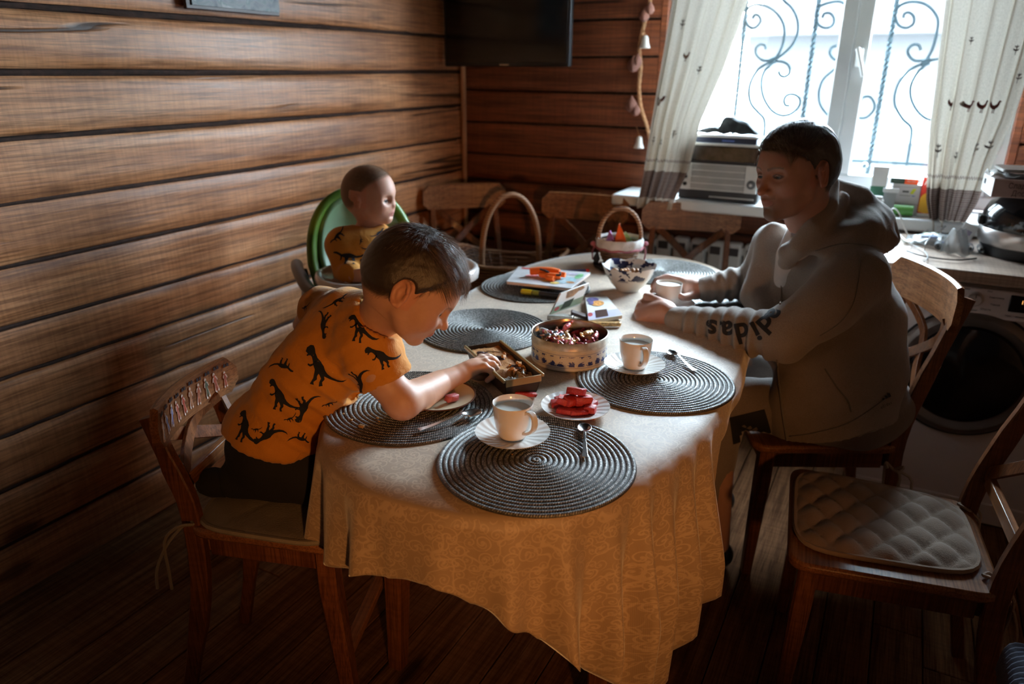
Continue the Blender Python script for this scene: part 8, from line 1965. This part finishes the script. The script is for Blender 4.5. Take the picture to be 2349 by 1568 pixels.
# printed word along the forearm, upside down to the camera, as on the sleeve
def word_decal(bv_, s, size, path, D, par, m, flipn=True, bold=0.0, name='sleeve_lettering'):
    """letters one by one along a pixel path (first letter first); each turned upside down"""
    for ch_, (x, y, a, sc_) in zip(s, path):
        cu = bpy.data.curves.new('t', 'FONT'); cu.body = ch_; cu.size = size*sc_; cu.align_x = 'CENTER'; cu.align_y = 'CENTER'; cu.offset = bold; cu.resolution_u = 4
        to = bpy.data.objects.new('tmp', cu); COL.objects.link(to); me = bpy.data.meshes.new_from_object(to.evaluated_get(bpy.context.evaluated_depsgraph_get())); bpy.data.objects.remove(to)
        pl_ = [(v.co.x, v.co.y) for v in me.vertices]; tri = [tuple(p.vertices) for p in me.polygons]
        c = at(x, y, D); n_ = nrm(np.array([0, 0, CZ])-c); h = bv_.ray_cast(Vector(c+n_*0.6), Vector(-n_), 1.3)
        if h[0] is None: continue
        c = np.array(h[0]); nn = np.array(h[1]); nn = nn if nn @ n_ > 0 else -nn; nn = nrm(0.5*nn+0.5*n_)
        U0 = nrm(_r-nn*(_r@nn)); V0 = np.cross(nn, U0); a = math.radians(a); U = U0*math.cos(a)+V0*math.sin(a); Vv = np.cross(nn, U)
        o = decal(bv_, pl_, c, U, Vv, None, m, name, off=0.0014, tri=tri, cell=0.006)
        if o: o.parent = par
word_decal(jb, 'adidas', 0.074, [(1777, 721, 232, 1.0), (1756, 741, 220, 1.0), (1734, 758, 208, 1.0), (1703, 761, 192, 1.0), (1667, 757, 184, 1.0), (1633, 754, 178, 1.0)], 2.0, jk, 'black', bold=0.0022)
def bars_logo(bv_, x, y, D, s, ang, par, m, name='three_bar_emblem'):
    for k, (x0, hgt) in enumerate(((-1.0, .55), (-.3, .95), (.4, 1.35))):
        poly = [(x0, -.5), (x0+.5, -.5), (x0+.5, -.5+hgt-.25), (x0, -.5+hgt)]
        poly = [(x0, -.5), (x0+.55, -.5), (x0+.55+.02, -.5+hgt*0.5), (x0+.1, -.5+hgt*0.75)]
        c = at(x, y, D); n_ = nrm(np.array([0, 0, CZ])-c); h = bv_.ray_cast(Vector(c+n_*0.6), Vector(-n_), 1.3)
        if h[0] is None: return
        c = np.array(h[0]); nn = np.array(h[1]); nn = nn if nn @ n_ > 0 else -nn; nn = nrm(0.5*nn+0.5*n_)
        U0 = nrm(_r-nn*(_r@nn)); V0 = np.cross(nn, U0); a = math.radians(ang); U = U0*math.cos(a)+V0*math.sin(a); Vv = np.cross(nn, U)
        o = decal(bv_, [(px*s, py*s) for px, py in poly], c, U, Vv, None, m, name, off=0.0022, cell=0.01)
        if o: o.parent = par
bars_logo(jb, 2031, 908, 2.0, 0.014, 25, jk, 'black')
word_decal(jb, 'adidas', 0.012, [(2021+i*4.4, 934-i*2.2, 25, 1) for i in range(6)], 2.0, jk, 'black', name='small_lettering')
# t-shirt in the open collar
g = SDF(at(1800, 600, 2.2)-0.2, at(1860, 560, 2.0)+0.2, 0.007); g.chain([at(1850, 552, 2.05), at(1832, 590, 2.08), at(1820, 640, 2.11)], [0.062, 0.062, 0.055], k=0.03); g.cap(mn1+ndm*0.03, mn1+ndm*0.2, 0.064, 0.075, mode='cut', k=0.005)
v, q = g.mesh(); local(man, mesh_obj('t_shirt', v, q, 'teewhite', None))
def mtr(g):
    g.chain([np.array([0.01, 2.12, 0.53]), mkL, np.array([-0.345, 1.975, 0.30]), np.array([-0.33, 1.97, 0.09])], [0.098, 0.072, 0.055, 0.045], k=0.04)
    g.chain([np.array([0.0, 2.24, 0.53]), mkR, np.array([-0.40, 2.28, 0.30]), np.array([-0.39, 2.28, 0.09])], [0.098, 0.072, 0.055, 0.045], k=0.04)
    g.ell((0.02, 2.18, 0.55), (0.13, 0.15, 0.10), k=0.04)
tr = clothing(mtr, (-0.56, 1.84, 0.06), (0.20, 2.42, 0.72), 0.0075, 0.004, 26, 8, 'joggers', 'trousers', man, cuts=[((0, 0, 0.458), (0, 0, -1))] if False else [], extra=wrinkles(mhip, mkL, 0.14, 3.5, 0.004, seed=1))
trb = bvh_of(tr)
M['patch'] = plain('black_patch', (0.010, 0.010, 0.012), 0.8)
c = at(1718, 978, 2.1); n_ = nrm(np.array([0, 0, CZ])-c); U0 = nrm(_r-n_*(_r@n_)); V0 = np.cross(n_, U0); a_ = math.radians(12); U = U0*math.cos(a_)+V0*math.sin(a_)
o = decal(trb, [(-0.055, -0.040), (0.055, -0.028), (0.052, 0.038), (-0.045, 0.036)], c, U, np.cross(n_, U), None, 'patch', 'leg_patch', off=0.0016, cell=0.006)
if o: o.parent = tr
M['patchgrey'] = plain('grey_patch_print', (0.14, 0.12, 0.11), 0.8)
bars_logo(trb, 1722, 978, 2.1, 0.022, -28, tr, 'patchgrey'); word_decal(trb, 'adidas', 0.016, [(1692+i*4.5, 968+i*6.0, -55, 1) for i in range(6)], 2.1, tr, 'patchgrey', name='patch_lettering')
for k_, (x0, y0) in enumerate(((-0.33, 1.97), (-0.39, 2.28))):
    g = SDF((x0-0.30, y0-0.20, 0.0), (x0+0.12, y0+0.12, 0.16), 0.008); g.chain([(x0+0.03, y0+0.01, 0.045), (x0-0.08, y0-0.04, 0.045), (x0-0.17, y0-0.08, 0.04)], [0.042, 0.042, 0.036], k=0.02); g.cap((x0, y0, 0.06), (x0, y0, 0.12), 0.042, 0.042, k=0.02); g.half((0, 0, 0.004), (0, 0, -1))
    v, q = g.mesh(); local(man, mesh_obj('slipper', v, q, 'dark', None))
# bracelet on the left wrist
n_ = nrm(mwrL-melL); sd = nrm(np.cross(n_, [0, 0, 1])); s2 = np.cross(n_, sd); c0 = at(1541, 726, 2.135)
local(man, MB().tube([c0+0.0295*(math.cos(a)*sd+math.sin(a)*s2) for a in np.linspace(0, 6.283, 28, endpoint=False)], 0.0016, 5, closed=True).build('bracelet', plain('gold_chain', (0.6, 0.42, 0.15), 0.25, 0.9), None))
